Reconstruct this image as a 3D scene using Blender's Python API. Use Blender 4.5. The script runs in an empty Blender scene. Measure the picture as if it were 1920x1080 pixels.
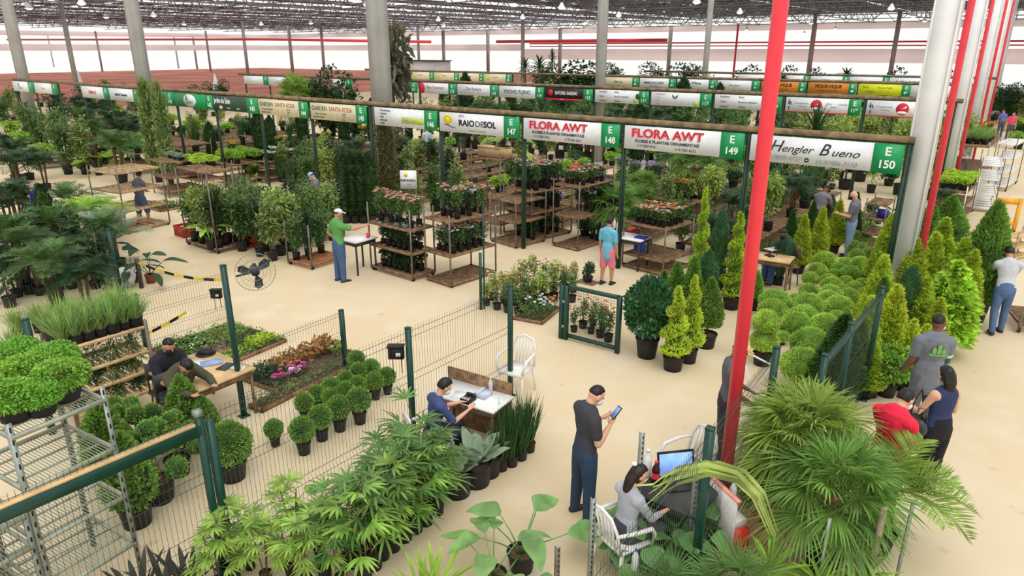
import bpy, math, random
import numpy as np
from mathutils import Vector, Matrix
SC = bpy.context.scene
COL = SC.collection
R = math.radians
rnd = random.Random(7)
rng = np.random.default_rng(11)

# ------------------------------------------------------------------ camera, sky, light, exposure
CAMH, PITCH, FOC = 5.2, 19.0, 1300.0
cam_d = bpy.data.cameras.new('camera')
cam_d.sensor_width = 36.0
cam_d.lens = FOC * 36.0 / 1920.0
cam_d.clip_start = 0.1
cam_d.clip_end = 500
cam = bpy.data.objects.new('camera', cam_d)
COL.objects.link(cam)
cam.location = (0, 0, CAMH)
cam.rotation_euler = (R(90 - PITCH), 0, 0)
SC.camera = cam
SC.view_settings.view_transform = 'Standard'
SC.view_settings.look = 'None'
SC.view_settings.gamma = 1.0
SC.view_settings.use_curve_mapping = False
SC.view_settings.exposure = 0.03
SC.cycles.max_bounces = 6
SC.cycles.diffuse_bounces = 3
SC.cycles.glossy_bounces = 2
SC.cycles.transmission_bounces = 4
SC.cycles.transparent_max_bounces = 6
world = bpy.data.worlds.new('sky')
SC.world = world
world.use_nodes = True
_b = world.node_tree.nodes['Background']
_b.inputs[0].default_value = (1.0, 0.985, 0.96, 1)
_b.inputs[1].default_value = 1.0
sun_d = bpy.data.lights.new('sun', 'SUN')  # soft lamp added for form, tilted from behind the camera to brighten the signs
sun_d.energy = 1.35
sun_d.angle = R(45)
sun_d.color = (1.0, 0.97, 0.92)
sun = bpy.data.objects.new('sun', sun_d)
COL.objects.link(sun)
sun.rotation_euler = (R(30), R(12), 0)

# ------------------------------------------------------------------ geometry of the place
_c, _s = math.cos(R(PITCH)), math.sin(R(PITCH))
def ray(px, py):
    x, y = (px - 960) / FOC, (py - 540) / FOC
    return np.array([x, _c - y * _s, -_s - y * _c])
def at(px, py, z=0.0):
    d = ray(px, py)
    t = (z - CAMH) / d[2]
    return np.array([t * d[0], t * d[1], z])
def hgt(px, py, pytop):
    b = at(px, py); d = ray(px, pytop)
    return CAMH + d[2] * b[1] / d[1]
O2 = np.array([7.28, 13.0])
UU = np.array([-math.sin(R(52)), math.cos(R(52))])   # along the rows of signs, to the left and away
WW = np.array([math.sin(R(38)), math.cos(R(38))])     # along the aisles, to the right and away
RZW = -R(38)                                          # local x -> -UU, local y -> WW
def ab(a, b, z=0.0):
    p = O2 + a * UU + b * WW
    return np.array([p[0], p[1], z])
def toab(p):
    q = np.array(p[:2]) - O2
    return float(q @ UU), float(q @ WW)
def onrow(px, py, b):
    d = ray(px, py); P = O2 + b * WW
    t = (P @ WW) / (d[:2] @ WW)
    q = t * d
    return float((q[:2] - O2) @ UU), CAMH + q[2]

# ------------------------------------------------------------------ mesh builder
class MB:
    def __init__(s):
        s.v = []; s.n = 0; s.f = []; s.fm = []; s.qs = []; s.qm = []
    def add(s, vs, fs, m=0):
        o = s.n
        s.v.append(np.asarray(vs, float)); s.n += len(vs)
        for f in fs:
            s.f.append([i + o for i in f]); s.fm.append(m)
        return s
    def quads(s, vs, q, m=0):
        s.qs.append(q + s.n); s.qm.append(np.full(len(q), m))
        s.v.append(vs); s.n += len(vs)
        return s
    def box(s, x0, x1, y0, y1, z0, z1, m=0):
        v = [(x, y, z) for z in (z0, z1) for y in (y0, y1) for x in (x0, x1)]
        return s.add(v, [(0, 2, 3, 1), (4, 5, 7, 6), (0, 1, 5, 4), (2, 6, 7, 3), (0, 4, 6, 2), (1, 3, 7, 5)], m)
    def cbox(s, c, sx, sy, sz, m=0, rz=0.0, rx=0.0):
        x, y, z = sx / 2, sy / 2, sz / 2
        v = np.array([(i, j, k) for k in (-z, z) for j in (-y, y) for i in (-x, x)])
        if rx:
            a, b = math.cos(rx), math.sin(rx)
            v = v @ np.array([[1, 0, 0], [0, a, b], [0, -b, a]])
        if rz:
            a, b = math.cos(rz), math.sin(rz)
            v = v @ np.array([[a, b, 0], [-b, a, 0], [0, 0, 1]])
        return s.add(v + np.array(c), [(0, 2, 3, 1), (4, 5, 7, 6), (0, 1, 5, 4), (2, 6, 7, 3), (0, 4, 6, 2), (1, 3, 7, 5)], m)
    def tube(s, pts, r, n=8, m=0, cap=True):
        pts = [np.array(p, float) for p in pts]
        rs = r if hasattr(r, '__len__') else [r] * len(pts)
        vs = []; ref = None
        for i, p in enumerate(pts):
            t = pts[min(i + 1, len(pts) - 1)] - pts[max(i - 1, 0)]
            t = t / (np.linalg.norm(t) + 1e-9)
            if ref is None:
                ref = np.cross(t, (0, 0, 1)) if abs(t[2]) < .9 else np.cross(t, (0, 1, 0))
            a = ref - t * (ref @ t); a /= np.linalg.norm(a) + 1e-9; b = np.cross(t, a); ref = a
            for k in range(n):
                q = 2 * math.pi * (k + .5) / n
                vs.append(p + rs[i] * (a * math.cos(q) + b * math.sin(q)))
        fs = [(i * n + k, i * n + (k + 1) % n, (i + 1) * n + (k + 1) % n, (i + 1) * n + k) for i in range(len(pts) - 1) for k in range(n)]
        if cap:
            fs += [tuple(range(n))[::-1], tuple((len(pts) - 1) * n + k for k in range(n))]
        return s.add(vs, fs, m)
    def lathe(s, prof, n=16, m=0, c=(0, 0, 0), capb=True, capt=True):
        vs = [(c[0] + r * math.cos(2 * math.pi * k / n), c[1] + r * math.sin(2 * math.pi * k / n), c[2] + z) for r, z in prof for k in range(n)]
        fs = [(i * n + k, i * n + (k + 1) % n, (i + 1) * n + (k + 1) % n, (i + 1) * n + k) for i in range(len(prof) - 1) for k in range(n)]
        if capb: fs.append(tuple(range(n))[::-1])
        if capt: fs.append(tuple((len(prof) - 1) * n + k for k in range(n)))
        return s.add(vs, fs, m)
    def ball(s, c, rx, ry=None, rz=None, n=12, m=0, fn=None):
        ry = ry or rx; rz = rz or rx
        h = max(4, n // 2 + 1)
        vs = []
        for i in range(h + 1):
            th = math.pi * i / h
            for k in range(n):
                ph = 2 * math.pi * k / n
                d = np.array([math.sin(th) * math.cos(ph), math.sin(th) * math.sin(ph), math.cos(th)])
                q = fn(d) if fn else 1.0
                vs.append((c[0] + rx * q * d[0], c[1] + ry * q * d[1], c[2] + rz * q * d[2]))
        fs = [(i * n + k, (i + 1) * n + k, (i + 1) * n + (k + 1) % n, i * n + (k + 1) % n) for i in range(h) for k in range(n)]
        return s.add(vs, fs, m)
    def poly(s, pts, th, m=0):
        """flat outline in local xz at y=0, given thickness th along -y"""
        n = len(pts)
        v = [(x, 0, z) for x, z in pts] + [(x, -th, z) for x, z in pts]
        fs = [tuple(range(n)), tuple(range(2 * n - 1, n - 1, -1))] + [(i, i + n, (i + 1) % n + n, (i + 1) % n) for i in range(n)]
        return s.add(v, fs, m)
    def mesh(s, name, mats, smooth=False):
        me = bpy.data.meshes.new(name)
        V = np.concatenate(s.v) if s.v else np.zeros((0, 3))
        me.vertices.add(len(V)); me.vertices.foreach_set('co', V.ravel())
        tot = [len(f) for f in s.f]; li = [i for f in s.f for i in f]; mi = list(s.fm)
        if s.qs:
            Q = np.concatenate(s.qs)
            tot = np.concatenate([np.array(tot, int), np.full(len(Q), 4)])
            li = np.concatenate([np.array(li, int), Q.ravel()])
            mi = np.concatenate([np.array(mi, int), np.concatenate(s.qm)])
        tot = np.array(tot, int); li = np.array(li, int); mi = np.array(mi, int)
        me.loops.add(len(li)); me.loops.foreach_set('vertex_index', li)
        me.polygons.add(len(tot))
        st = np.zeros(len(tot), int); st[1:] = np.cumsum(tot)[:-1]
        me.polygons.foreach_set('loop_start', st); me.polygons.foreach_set('loop_total', tot)
        me.polygons.foreach_set('material_index', mi)
        if smooth: me.polygons.foreach_set('use_smooth', np.ones(len(tot), bool))
        for m in (mats if isinstance(mats, (list, tuple)) else [mats]): me.materials.append(m)
        me.update(calc_edges=True)
        me.validate()
        return me

PROF = {'lance': lambda t: np.maximum(np.sin(np.pi * np.clip(t * .93 + .05, 0, 1)) ** .8, .03),
        'blade': lambda t: np.maximum((1 - t ** 2.2), .03),
        'oval': lambda t: np.maximum(np.sin(np.pi * np.clip(t, .04, 1)) ** .6, .02),
        'heart': lambda t: np.where(t < .28, .25 + .75 * np.sin(np.pi / 2 * t / .28), np.maximum(np.maximum(np.cos(np.pi / 2 * (t - .28) / .72), 0) ** .75, .02))}
def ribbons(mb, P, D, L, W, droop=0.0, seg=2, prof='lance', roll=0.0, N=None, fold=0.0, m=0, wave=0.0):
    """many leaves or blades at once: each is one strip from P along D"""
    P = np.asarray(P, float).reshape(-1, 3); D = np.asarray(D, float).reshape(-1, 3); n = len(P)
    D = D / (np.linalg.norm(D, axis=1, keepdims=True) + 1e-9)
    L = np.broadcast_to(L, (n,)); W = np.broadcast_to(W, (n,)); droop = np.broadcast_to(droop, (n,)); roll = np.broadcast_to(roll, (n,))
    up = np.array([0, 0, 1.0]) if N is None else np.asarray(N, float)
    S = np.cross(D, np.broadcast_to(up, (n, 3)))
    bad = np.linalg.norm(S, axis=1) < .05
    if bad.any():
        q = rng.uniform(0, 6.28, bad.sum()); S[bad] = np.stack([np.cos(q), np.sin(q), 0 * q], 1)
    S /= np.linalg.norm(S, axis=1, keepdims=True)
    U = np.cross(S, D)
    cr, sr = np.cos(roll)[:, None], np.sin(roll)[:, None]
    S, U = S * cr + U * sr, U * cr - S * sr
    t = np.linspace(0, 1, seg + 1)
    C = P[:, None, :] + D[:, None, :] * (L[:, None] * t)[..., None]
    C[..., 2] -= (droop * L)[:, None] * t ** 2
    h = (W[:, None] / 2 * PROF[prof](t)[None, :])[..., None] * S[:, None, :]
    if wave:
        C = C + U[:, None, :] * (wave * W[:, None] * np.sin(t * 9 + roll[:, None] * 5))[..., None]
    if fold:
        e = U[:, None, :] * (fold * W[:, None] / 2 * PROF[prof](t)[None, :])[..., None]
        V = np.stack([C - h + e, C, C + h + e], 2); k = 3
    else:
        V = np.stack([C - h, C + h], 2); k = 2
    base = np.arange(n)[:, None, None] * (k * (seg + 1)) + np.arange(seg)[None, :, None] * k + np.arange(k - 1)[None, None, :]
    q = np.stack([base, base + 1, base + 1 + k, base + k], -1).reshape(-1, 4)
    return mb.quads(V.reshape(-1, 3), q, m)

# ------------------------------------------------------------------ materials
def lin(c):
    return tuple((x / 255 / 12.92 if x <= 10 else ((x / 255 + .055) / 1.055) ** 2.4) for x in c)
MATS = {}
def mat(name, c, rough=.6, var=.12, scale=6.0, metal=0.0, trans=0.0, island=0.0, hue=0.0, emit=0.0, c2=None, spec=.4, alpha=1.0, bump=0.0, transm=0.0):
    if name in MATS: return MATS[name]
    m = bpy.data.materials.new(name); m.use_nodes = True
    nt = m.node_tree; N = nt.nodes; Lk = nt.links
    p = N['Principled BSDF']; col = lin(c)
    p.inputs['Roughness'].default_value = rough; p.inputs['Metallic'].default_value = metal
    p.inputs['Specular IOR Level'].default_value = spec
    tc = N.new('ShaderNodeTexCoord'); ns = N.new('ShaderNodeTexNoise'); ns.inputs['Scale'].default_value = scale; ns.inputs['Detail'].default_value = 3
    Lk.new(tc.outputs['Object'], ns.inputs['Vector'])
    mx = N.new('ShaderNodeMix'); mx.data_type = 'RGBA'
    b = lin(c2) if c2 else tuple(x * (1 - var * 1.6) for x in col)
    a = col if c2 else tuple(min(1, x * (1 + var)) for x in col)
    mx.inputs['A'].default_value = (*a, 1); mx.inputs['B'].default_value = (*b, 1)
    rp = N.new('ShaderNodeMapRange'); rp.inputs['From Min'].default_value = .35; rp.inputs['From Max'].default_value = .65
    Lk.new(ns.outputs['Fac'], rp.inputs['Value']); Lk.new(rp.outputs['Result'], mx.inputs['Factor'])
    out = mx.outputs['Result']
    if island:
        g = N.new('ShaderNodeNewGeometry'); oi = N.new('ShaderNodeObjectInfo')
        hs = N.new('ShaderNodeHueSaturation')
        r1 = N.new('ShaderNodeMapRange'); r1.inputs['To Min'].default_value = 1 - island; r1.inputs['To Max'].default_value = 1 + island
        Lk.new(g.outputs['Random Per Island'], r1.inputs['Value']); Lk.new(r1.outputs['Result'], hs.inputs['Value'])
        r2 = N.new('ShaderNodeMapRange'); r2.inputs['To Min'].default_value = .5 - hue; r2.inputs['To Max'].default_value = .5 + hue
        Lk.new(oi.outputs['Random'], r2.inputs['Value']); Lk.new(r2.outputs['Result'], hs.inputs['Hue'])
        Lk.new(out, hs.inputs['Color']); out = hs.outputs['Color']
    Lk.new(out, p.inputs['Base Color'])
    if emit:
        Lk.new(out, p.inputs['Emission Color']); p.inputs['Emission Strength'].default_value = emit
    if transm:
        p.inputs['Transmission Weight'].default_value = transm
    if bump:
        bp = N.new('ShaderNodeBump'); bp.inputs['Strength'].default_value = bump; bp.inputs['Distance'].default_value = .01
        Lk.new(ns.outputs['Fac'], bp.inputs['Height']); Lk.new(bp.outputs['Normal'], p.inputs['Normal'])
    if trans:
        tl = N.new('ShaderNodeBsdfTranslucent'); Lk.new(out, tl.inputs['Color'])
        ms = N.new('ShaderNodeMixShader'); ms.inputs['Fac'].default_value = trans
        Lk.new(p.outputs['BSDF'], ms.inputs[1]); Lk.new(tl.outputs['BSDF'], ms.inputs[2])
        Lk.new(ms.outputs['Shader'], N['Material Output'].inputs['Surface'])
    MATS[name] = m
    return m
def leafm(name, c, island=.35, hue=.012, trans=.3, rough=.5, spec=.35, **k):
    y = .3 * c[0] + .59 * c[1] + .11 * c[2]
    c = tuple(min(250, (.88 * x + .12 * y) * 1.04) for x in c)
    return mat(name, c, rough=rough, trans=trans, island=island, hue=hue, spec=spec, var=.2, scale=3.0, **k)

# ------------------------------------------------------------------ objects
LABELS = {}
ORD = 'first second third fourth fifth sixth seventh eighth ninth tenth eleventh twelfth thirteenth fourteenth fifteenth sixteenth seventeenth eighteenth nineteenth twentieth'.split()
def nth(i): return ORD[i] if i < 20 else f'{i+1}th'
def tag(o, label=None, cat=None, group=None, kind=None):
    if label:
        o['label'] = label; LABELS.setdefault(label, []).append((o.name, group))
    if cat: o['category'] = cat
    if group: o['group'] = group
    if kind: o['kind'] = kind
    return o
def link(name, me, parent=None):
    o = bpy.data.objects.new(name, me); COL.objects.link(o)
    if parent is not None: o.parent = parent
    return o
def part(name, mb, mats, parent, smooth=False):
    return link(name, mb.mesh(name, mats, smooth), parent)
def thing(name, label, cat, loc=(0, 0, 0), rz=0.0, group=None):
    o = bpy.data.objects.new(name, None); o.empty_display_size = .1; COL.objects.link(o)
    o.location = tuple(loc); o.rotation_euler = (0, 0, rz)
    return tag(o, label, cat, group)
def solo(name, mb, mats, label, cat, loc=(0, 0, 0), rz=0.0, group=None, smooth=False):
    o = link(name, mb.mesh(name, mats, smooth)); o.location = tuple(loc); o.rotation_euler = (0, 0, rz)
    return tag(o, label, cat, group)
def struct(name, mb, mats, smooth=False):
    o = link(name, mb.mesh(name, mats, smooth)); o['kind'] = 'structure'
    return o
def put(proto, label, loc, rz=None, s=1.0, sz=None, group=None):
    """a thing from a prototype (name, category, [(part name, mesh)]): a root with its own copies of every part"""
    name, cat, parts = proto
    o = thing(name, label, cat, loc, rnd.uniform(0, 6.28) if rz is None else rz, group)
    o.scale = (s, s, sz or s)
    for pn, me in parts: link(pn, me, o)
    return o
def text(body, size, m, parent, x, y, z, bold=0.0, shear=0.0, align='LEFT', sx=1.0, name='lettering'):
    cu = bpy.data.curves.new(name, 'FONT'); cu.body = body; cu.size = size; cu.offset = bold; cu.shear = shear
    cu.align_x = align; cu.align_y = 'CENTER'; cu.extrude = .002
    cu.materials.append(m)
    o = bpy.data.objects.new(name, cu); COL.objects.link(o)
    o.parent = parent; o.location = (x, y, z); o.rotation_euler = (R(90), 0, 0); o.scale = (sx, 1, 1)
    return o

# ------------------------------------------------------------------ palette
M_pot = mat('black_plastic', (34, 34, 36), rough=.55, var=.15)
M_terra = mat('terracotta', (128, 74, 58), rough=.8)
M_soil = mat('soil', (104, 82, 64), rough=.95, var=.35, scale=40)
M_bark = mat('bark', (105, 84, 62), rough=.9, var=.3, scale=25)
M_fib = mat('palm_fibre', (120, 88, 66), rough=.95, var=.4, scale=18, bump=.8)
M_stake = mat('stake', (150, 138, 118), rough=.8)
M_green = mat('green_paint', (22, 70, 60), rough=.35, var=.08)
M_wire = mat('green_wire', (70, 84, 70), rough=.5, var=.1)
M_wood = mat('wood', (188, 156, 116), rough=.75, var=.25, scale=9)
M_wood2 = mat('old_wood', (142, 112, 84), rough=.85, var=.3, scale=9)
M_wood3 = mat('light_wood', (222, 190, 140), rough=.55, var=.12, scale=7)
M_rack = mat('rack_steel', (128, 118, 104), rough=.5, metal=.4, var=.2)
M_galv = mat('galvanised', (150, 158, 152), rough=.45, metal=.5, var=.15)
M_white = mat('white_paint', (238, 238, 238), rough=.5, var=.03)
M_wplast = mat('white_plastic', (240, 240, 238), rough=.35, var=.02)
M_red = mat('red_paint', (240, 62, 78), rough=.35, var=.05, scale=2)
M_redo = mat('orange_red', (236, 72, 50), rough=.4, var=.1)
M_black = mat('black', (22, 22, 24), rough=.5)
M_dgrey = mat('dark_grey', (60, 62, 66), rough=.5)
M_tyre = mat('rubber', (40, 38, 36), rough=.8)
M_card = mat('cardboard', (196, 166, 124), rough=.8, var=.08)

G_box = leafm('box_leaf', (126, 172, 68))
G_dome = leafm('dome_leaf', (190, 222, 92), island=.25, trans=.4)
G_dome2 = leafm('dome_leaf_dark', (166, 206, 82), island=.25, trans=.4)
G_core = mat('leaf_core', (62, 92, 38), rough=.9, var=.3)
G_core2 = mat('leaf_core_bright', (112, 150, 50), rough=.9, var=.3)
G_lime = leafm('lime_conifer', (204, 222, 66), island=.3, trans=.35)
G_conif = leafm('green_conifer', (122, 168, 62), island=.3)
G_dconif = leafm('dark_conifer', (74, 118, 50))
G_blue = leafm('blue_conifer', (72, 126, 88))
G_camel = leafm('glossy_leaf', (40, 88, 46), rough=.22, spec=.7, island=.4)
G_mid = leafm('mid_leaf', (86, 124, 60))
G_dark = leafm('dark_leaf', (52, 84, 48))
G_dark2 = leafm('deep_leaf', (44, 76, 42))
G_bright = leafm('bright_leaf', (146, 190, 56))
G_lime2 = leafm('lime_leaf', (176, 216, 56))
G_olive = leafm('olive_leaf', (136, 156, 84))
G_yel = leafm('yellow_green_leaf', (156, 178, 80))
G_grey = leafm('grey_green_leaf', (142, 168, 138))
G_purp = leafm('purple_leaf', (56, 50, 62), island=.3)
G_rhap = leafm('rhapis_leaf', (98, 142, 62), rough=.35, spec=.5)
G_rhap2 = leafm('rhapis_leaf_bright', (150, 192, 76), rough=.35, spec=.5)
G_palm = leafm('palm_leaf', (146, 178, 72), trans=.42)
G_palm2 = leafm('palm_leaf_deep', (118, 160, 66), trans=.38)
G_dry = leafm('dry_leaf', (190, 160, 80))
G_grass = leafm('grass_leaf', (140, 176, 92))
G_dgrass = leafm('dark_grass_leaf', (62, 102, 52))
G_bgrass = leafm('brown_grass_leaf', (138, 116, 112))
G_phil = leafm('broad_leaf', (124, 178, 96), rough=.3, spec=.5, island=.2)
G_big = leafm('large_leaf', (96, 160, 72), rough=.35)
F_pink = leafm('pale_pink_petal', (226, 170, 154), island=.12)
F_white = leafm('white_petal', (246, 244, 236), island=.06)
F_mag = leafm('magenta_petal', (208, 84, 160), island=.25)
F_red = leafm('red_petal', (186, 40, 44), island=.3)
F_yel = leafm('yellow_petal', (244, 206, 70), island=.15)
F_orange = leafm('orange_petal', (240, 124, 62), island=.2)
F_lil = leafm('lilac_petal', (176, 160, 210), island=.15)
F_rust = leafm('coleus_leaf', (178, 122, 66), island=.4)
F_ros = leafm('dusky_leaf', (150, 124, 112), island=.3)

# ------------------------------------------------------------------ plant prototypes
def pot_parts(rt, rb, h, m=None, soil=True, n=18):
    mb = MB()
    mb.lathe([(rb * .5, 0), (rb, 0), (rb * .3 + rt * .7, h * .7), (rt * .96, h * .9), (rt * 1.04, h * .91), (rt * 1.05, h), (rt * .96, h), (rt * .93, h * .84)], n=n, capt=False)
    me = mb.mesh('pot', m or M_pot, True)
    out = [('pot', me)]
    if soil:
        sb = MB().lathe([(rt * .94, h * .82), (rt * .7, h * .87), (rt * .3, h * .885)], n=14, capb=False)
        out.append(('soil', sb.mesh('soil', M_soil, True)))
    return out
def fib(n):
    i = np.arange(n) + .5
    ph = np.arccos(1 - 2 * i / n); th = math.pi * (1 + 5 ** .5) * i
    return np.stack([np.cos(th) * np.sin(ph), np.sin(th) * np.sin(ph), np.cos(ph)], 1)
def jit(n, k): return rng.normal(0, k, (n, 3))
def clip_ball(mb, c, r, n, L, W, m, core, rough=.25, bump=.04, flat=1.0):
    """clipped round crown: short leaves standing all over a ball, with a leafy core"""
    d = fib(n); d = d + jit(n, .04); d /= np.linalg.norm(d, axis=1, keepdims=True)
    lump = 1 + bump * (np.sin(d[:, 0] * 7 + c[0] * 9) * np.sin(d[:, 1] * 6 + 1) + np.sin(d[:, 2] * 8)) + rng.normal(0, .025, n)
    sc = np.array([1, 1, flat]) * r
    P = np.array(c) + d * sc * lump[:, None] - d * L * .5
    ribbons(mb, P, d + jit(n, rough), L * rng.uniform(.7, 1.25, n), W, seg=2, prof='lance', roll=rng.uniform(0, 6.3, n), m=m)
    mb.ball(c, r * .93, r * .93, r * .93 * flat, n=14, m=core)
def P_ball(r=.17, hz=.42, n=1300, L=.045, W=.024, leaf=None, core=None, rough=.25, pot=(.12, .09, .22), stem=True, flat=1.0, cat='plant', name='potted_box_ball', pm=None):
    parts = pot_parts(*pot, m=pm)
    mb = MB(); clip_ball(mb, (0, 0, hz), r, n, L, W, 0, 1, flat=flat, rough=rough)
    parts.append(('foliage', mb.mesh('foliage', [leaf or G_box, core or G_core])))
    if stem:
        parts.append(('stem', MB().tube([(0, 0, pot[2] * .8), (.01, 0, hz)], .012, 6).mesh('stem', M_bark, True)))
    return (name, cat, parts)
def surf_cone(n, h, r, z0, shape, turns=0, depth=.35):
    t = rng.uniform(0, 1, n) ** 1.25; th = rng.uniform(0, 6.283, n)
    rr = shape(t) * r
    if turns: rr = rr * (1 - depth + depth * np.clip(.5 + .9 * np.cos(th - turns * 6.283 * t), 0, 1.1))
    P = np.stack([rr * np.cos(th), rr * np.sin(th), z0 + t * h], 1)
    D = np.stack([np.cos(th), np.sin(th), .35 + .4 * t], 1)
    return P, D, t
SH_cone = lambda t: np.maximum((1 - t) ** .8, .0) * (np.clip(t * 14, .55, 1)) + .04
SH_flame = lambda t: np.sin(np.pi * (.16 + .84 * t) ** .75) ** .75 * (1 - .25 * t) + .03
SH_col = lambda t: np.minimum(1, (1 - t) * 4) ** .6 * np.clip(.7 + t * 3, 0, 1)
def P_cone(h=1.2, r=.25, n=3600, L=.06, W=.026, leaf=None, core=None, pot=(.17, .13, .25), shape=None, z0=None, up=.7, turns=0, rough=.45, lump=0.12, name='potted_conifer', cat='conifer', bare=0.05, seg=2, droop=0, depth=.35):
    parts = pot_parts(*pot)
    z0 = pot[2] + bare if z0 is None else z0
    shape = shape or SH_cone
    P, D, t = surf_cone(n, h, r, z0, shape, turns, depth)
    ph = np.arctan2(P[:, 1], P[:, 0])
    k = 1 + lump * (np.sin(ph * 5 + t * 22) * np.sin(t * 31 + ph * 2)) - .12 * rng.uniform(0, 1, n) ** 2
    P[:, :2] *= k[:, None]
    D[:, 2] += up
    mb = MB(); ribbons(mb, P - D * L * .25, D + jit(n, rough), L * rng.uniform(.6, 1.3, n), W, seg=seg, roll=rng.uniform(0, 6.3, n), m=0, droop=droop)
    tt = np.linspace(0, 1, 9)
    k = .55 if turns else .8
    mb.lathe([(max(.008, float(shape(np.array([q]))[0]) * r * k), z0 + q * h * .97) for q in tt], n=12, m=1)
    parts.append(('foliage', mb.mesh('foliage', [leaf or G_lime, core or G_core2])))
    parts.append(('trunk', MB().tube([(0, 0, pot[2] * .8), (0, 0, z0 + h * .2)], .02, 7).mesh('trunk', M_bark, True)))
    return (name, cat, parts)
def cloud(mb, blobs, n, L, W, m, seg=2, prof='lance', droop=.25, out=.8, shell=.5, up=.25, fold=0, wave=0):
    vol = np.array([b[3] * b[4] * b[5] for b in blobs]) ** .7
    k = rng.choice(len(blobs), n, p=vol / vol.sum())
    B = np.array(blobs)[k]
    d = rng.normal(0, 1, (n, 3)); d /= np.linalg.norm(d, axis=1, keepdims=True)
    q = (shell + (1 - shell) * rng.uniform(0, 1, n)) ** .5
    P = B[:, :3] + d * B[:, 3:6] * q[:, None]
    P[:, 2] = np.maximum(P[:, 2], .02)
    D = d * out + jit(n, .5); D[:, 2] += up
    ribbons(mb, P, D, L * rng.uniform(.6, 1.3, n), W * rng.uniform(.8, 1.2, n), droop=droop, seg=seg, prof=prof, roll=rng.normal(0, .6, n), m=m, fold=fold, wave=wave)
def blooms(mb, pts, r, m, n=7, up=.5):
    pts = np.asarray(pts, float); k = len(pts)
    a = np.tile(np.arange(n) * 6.283 / n, k) + np.repeat(rng.uniform(0, 6, k), n)
    e = np.tile(np.where(np.arange(n) % 2, up * .4, up * 1.4), k)
    D = np.stack([np.cos(a), np.sin(a), e], 1)
    mm = np.broadcast_to(m, (k,))
    for q in np.unique(mm):
        s = np.repeat(mm == q, n)
        ribbons(mb, np.repeat(pts, n, 0)[s], D[s], r * 1.15, r * 1.1, droop=.15, seg=2, prof='oval', m=int(q))
def P_shrub(h=.9, wd=.35, n=1400, L=.09, W=.04, leaf=None, pot=(.14, .11, .24), blobs=None, name='potted_shrub', cat='plant', stems=5, core=True, flow=None, nf=0, fr=.03, seg=2, prof='lance', droop=.25, pm=None, shell=.3, stake=False, up=.25):
    parts = pot_parts(*pot, m=pm, soil=pot[0] > .11) if pot else []
    z = pot[2] if pot else 0
    if blobs is None:
        blobs = []
        for i in range(7):
            a = rng.uniform(0, 6.28); q = rng.uniform(.1, .5) * wd
            zz = z + (.35 + .6 * rng.uniform()) * (h - z)
            blobs.append((q * math.cos(a), q * math.sin(a), zz, wd * .55, wd * .55, (h - z) * .26))
        blobs.append((0, 0, z + (h - z) * .5, wd * .7, wd * .7, (h - z) * .4))
    mb = MB(); cloud(mb, blobs, n, L, W, 0, seg=seg, prof=prof, droop=droop, shell=shell, up=up)
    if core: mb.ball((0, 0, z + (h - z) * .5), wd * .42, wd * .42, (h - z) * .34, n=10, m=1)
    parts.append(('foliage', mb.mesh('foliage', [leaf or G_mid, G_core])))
    if stems:
        sb = MB()
        for i in range(stems):
            a = rng.uniform(0, 6.28); q = rng.uniform(.2, .7) * wd
            sb.tube([(.02 * math.cos(a), .02 * math.sin(a), z * .8), (q * .4 * math.cos(a), q * .4 * math.sin(a), z + (h - z) * .4), (q * math.cos(a), q * math.sin(a), z + (h - z) * .8)], .007, 5)
        parts.append(('stem', sb.mesh('stem', M_bark)))
    if stake:
        parts.append(('stake', MB().tube([(.03, 0, z * .8), (.05, 0, h * 1.05)], .01, 5).mesh('stake', M_stake)))
    if flow is not None:
        fb = MB(); pts = []
        for i in range(nf):
            a = rng.uniform(0, 6.28); q = wd * .95 * rng.uniform(0, 1) ** .5
            pts.append((q * math.cos(a), q * math.sin(a), h * (1.0 + .05 * rng.normal()) - .12 * q))
        fl = flow if isinstance(flow, (list, tuple)) else [flow]
        blooms(fb, pts, fr, rng.integers(0, len(fl), nf))
        parts.append(('blossom', fb.mesh('blossom', fl)))
    return (name, cat, parts)
def fan(mb, base, d, up, r, nl, wd, m, spread=2.2, droop=.2, seg=3, fold=.35):
    """one fan leaf: leaflets radiating from the end of a stalk"""
    d = np.array(d, float); d /= np.linalg.norm(d)
    s = np.cross(d, up); s /= np.linalg.norm(s) + 1e-9; nrm = np.cross(s, d)
    a = np.linspace(-spread / 2, spread / 2, nl)
    D = np.cos(a)[:, None] * d + np.sin(a)[:, None] * s + nrm * rng.normal(0, .07, nl)[:, None]
    L = r * (1 - .3 * (np.abs(a) / (spread / 2)) ** 2) * rng.uniform(.9, 1.08, nl)
    ribbons(mb, np.repeat(np.array(base)[None], nl, 0), D, L, wd, droop=droop * (1 + rng.uniform(-.4, .4, nl)), seg=seg, prof='lance', N=np.repeat(nrm[None], nl, 0), fold=fold, m=m)
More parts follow.
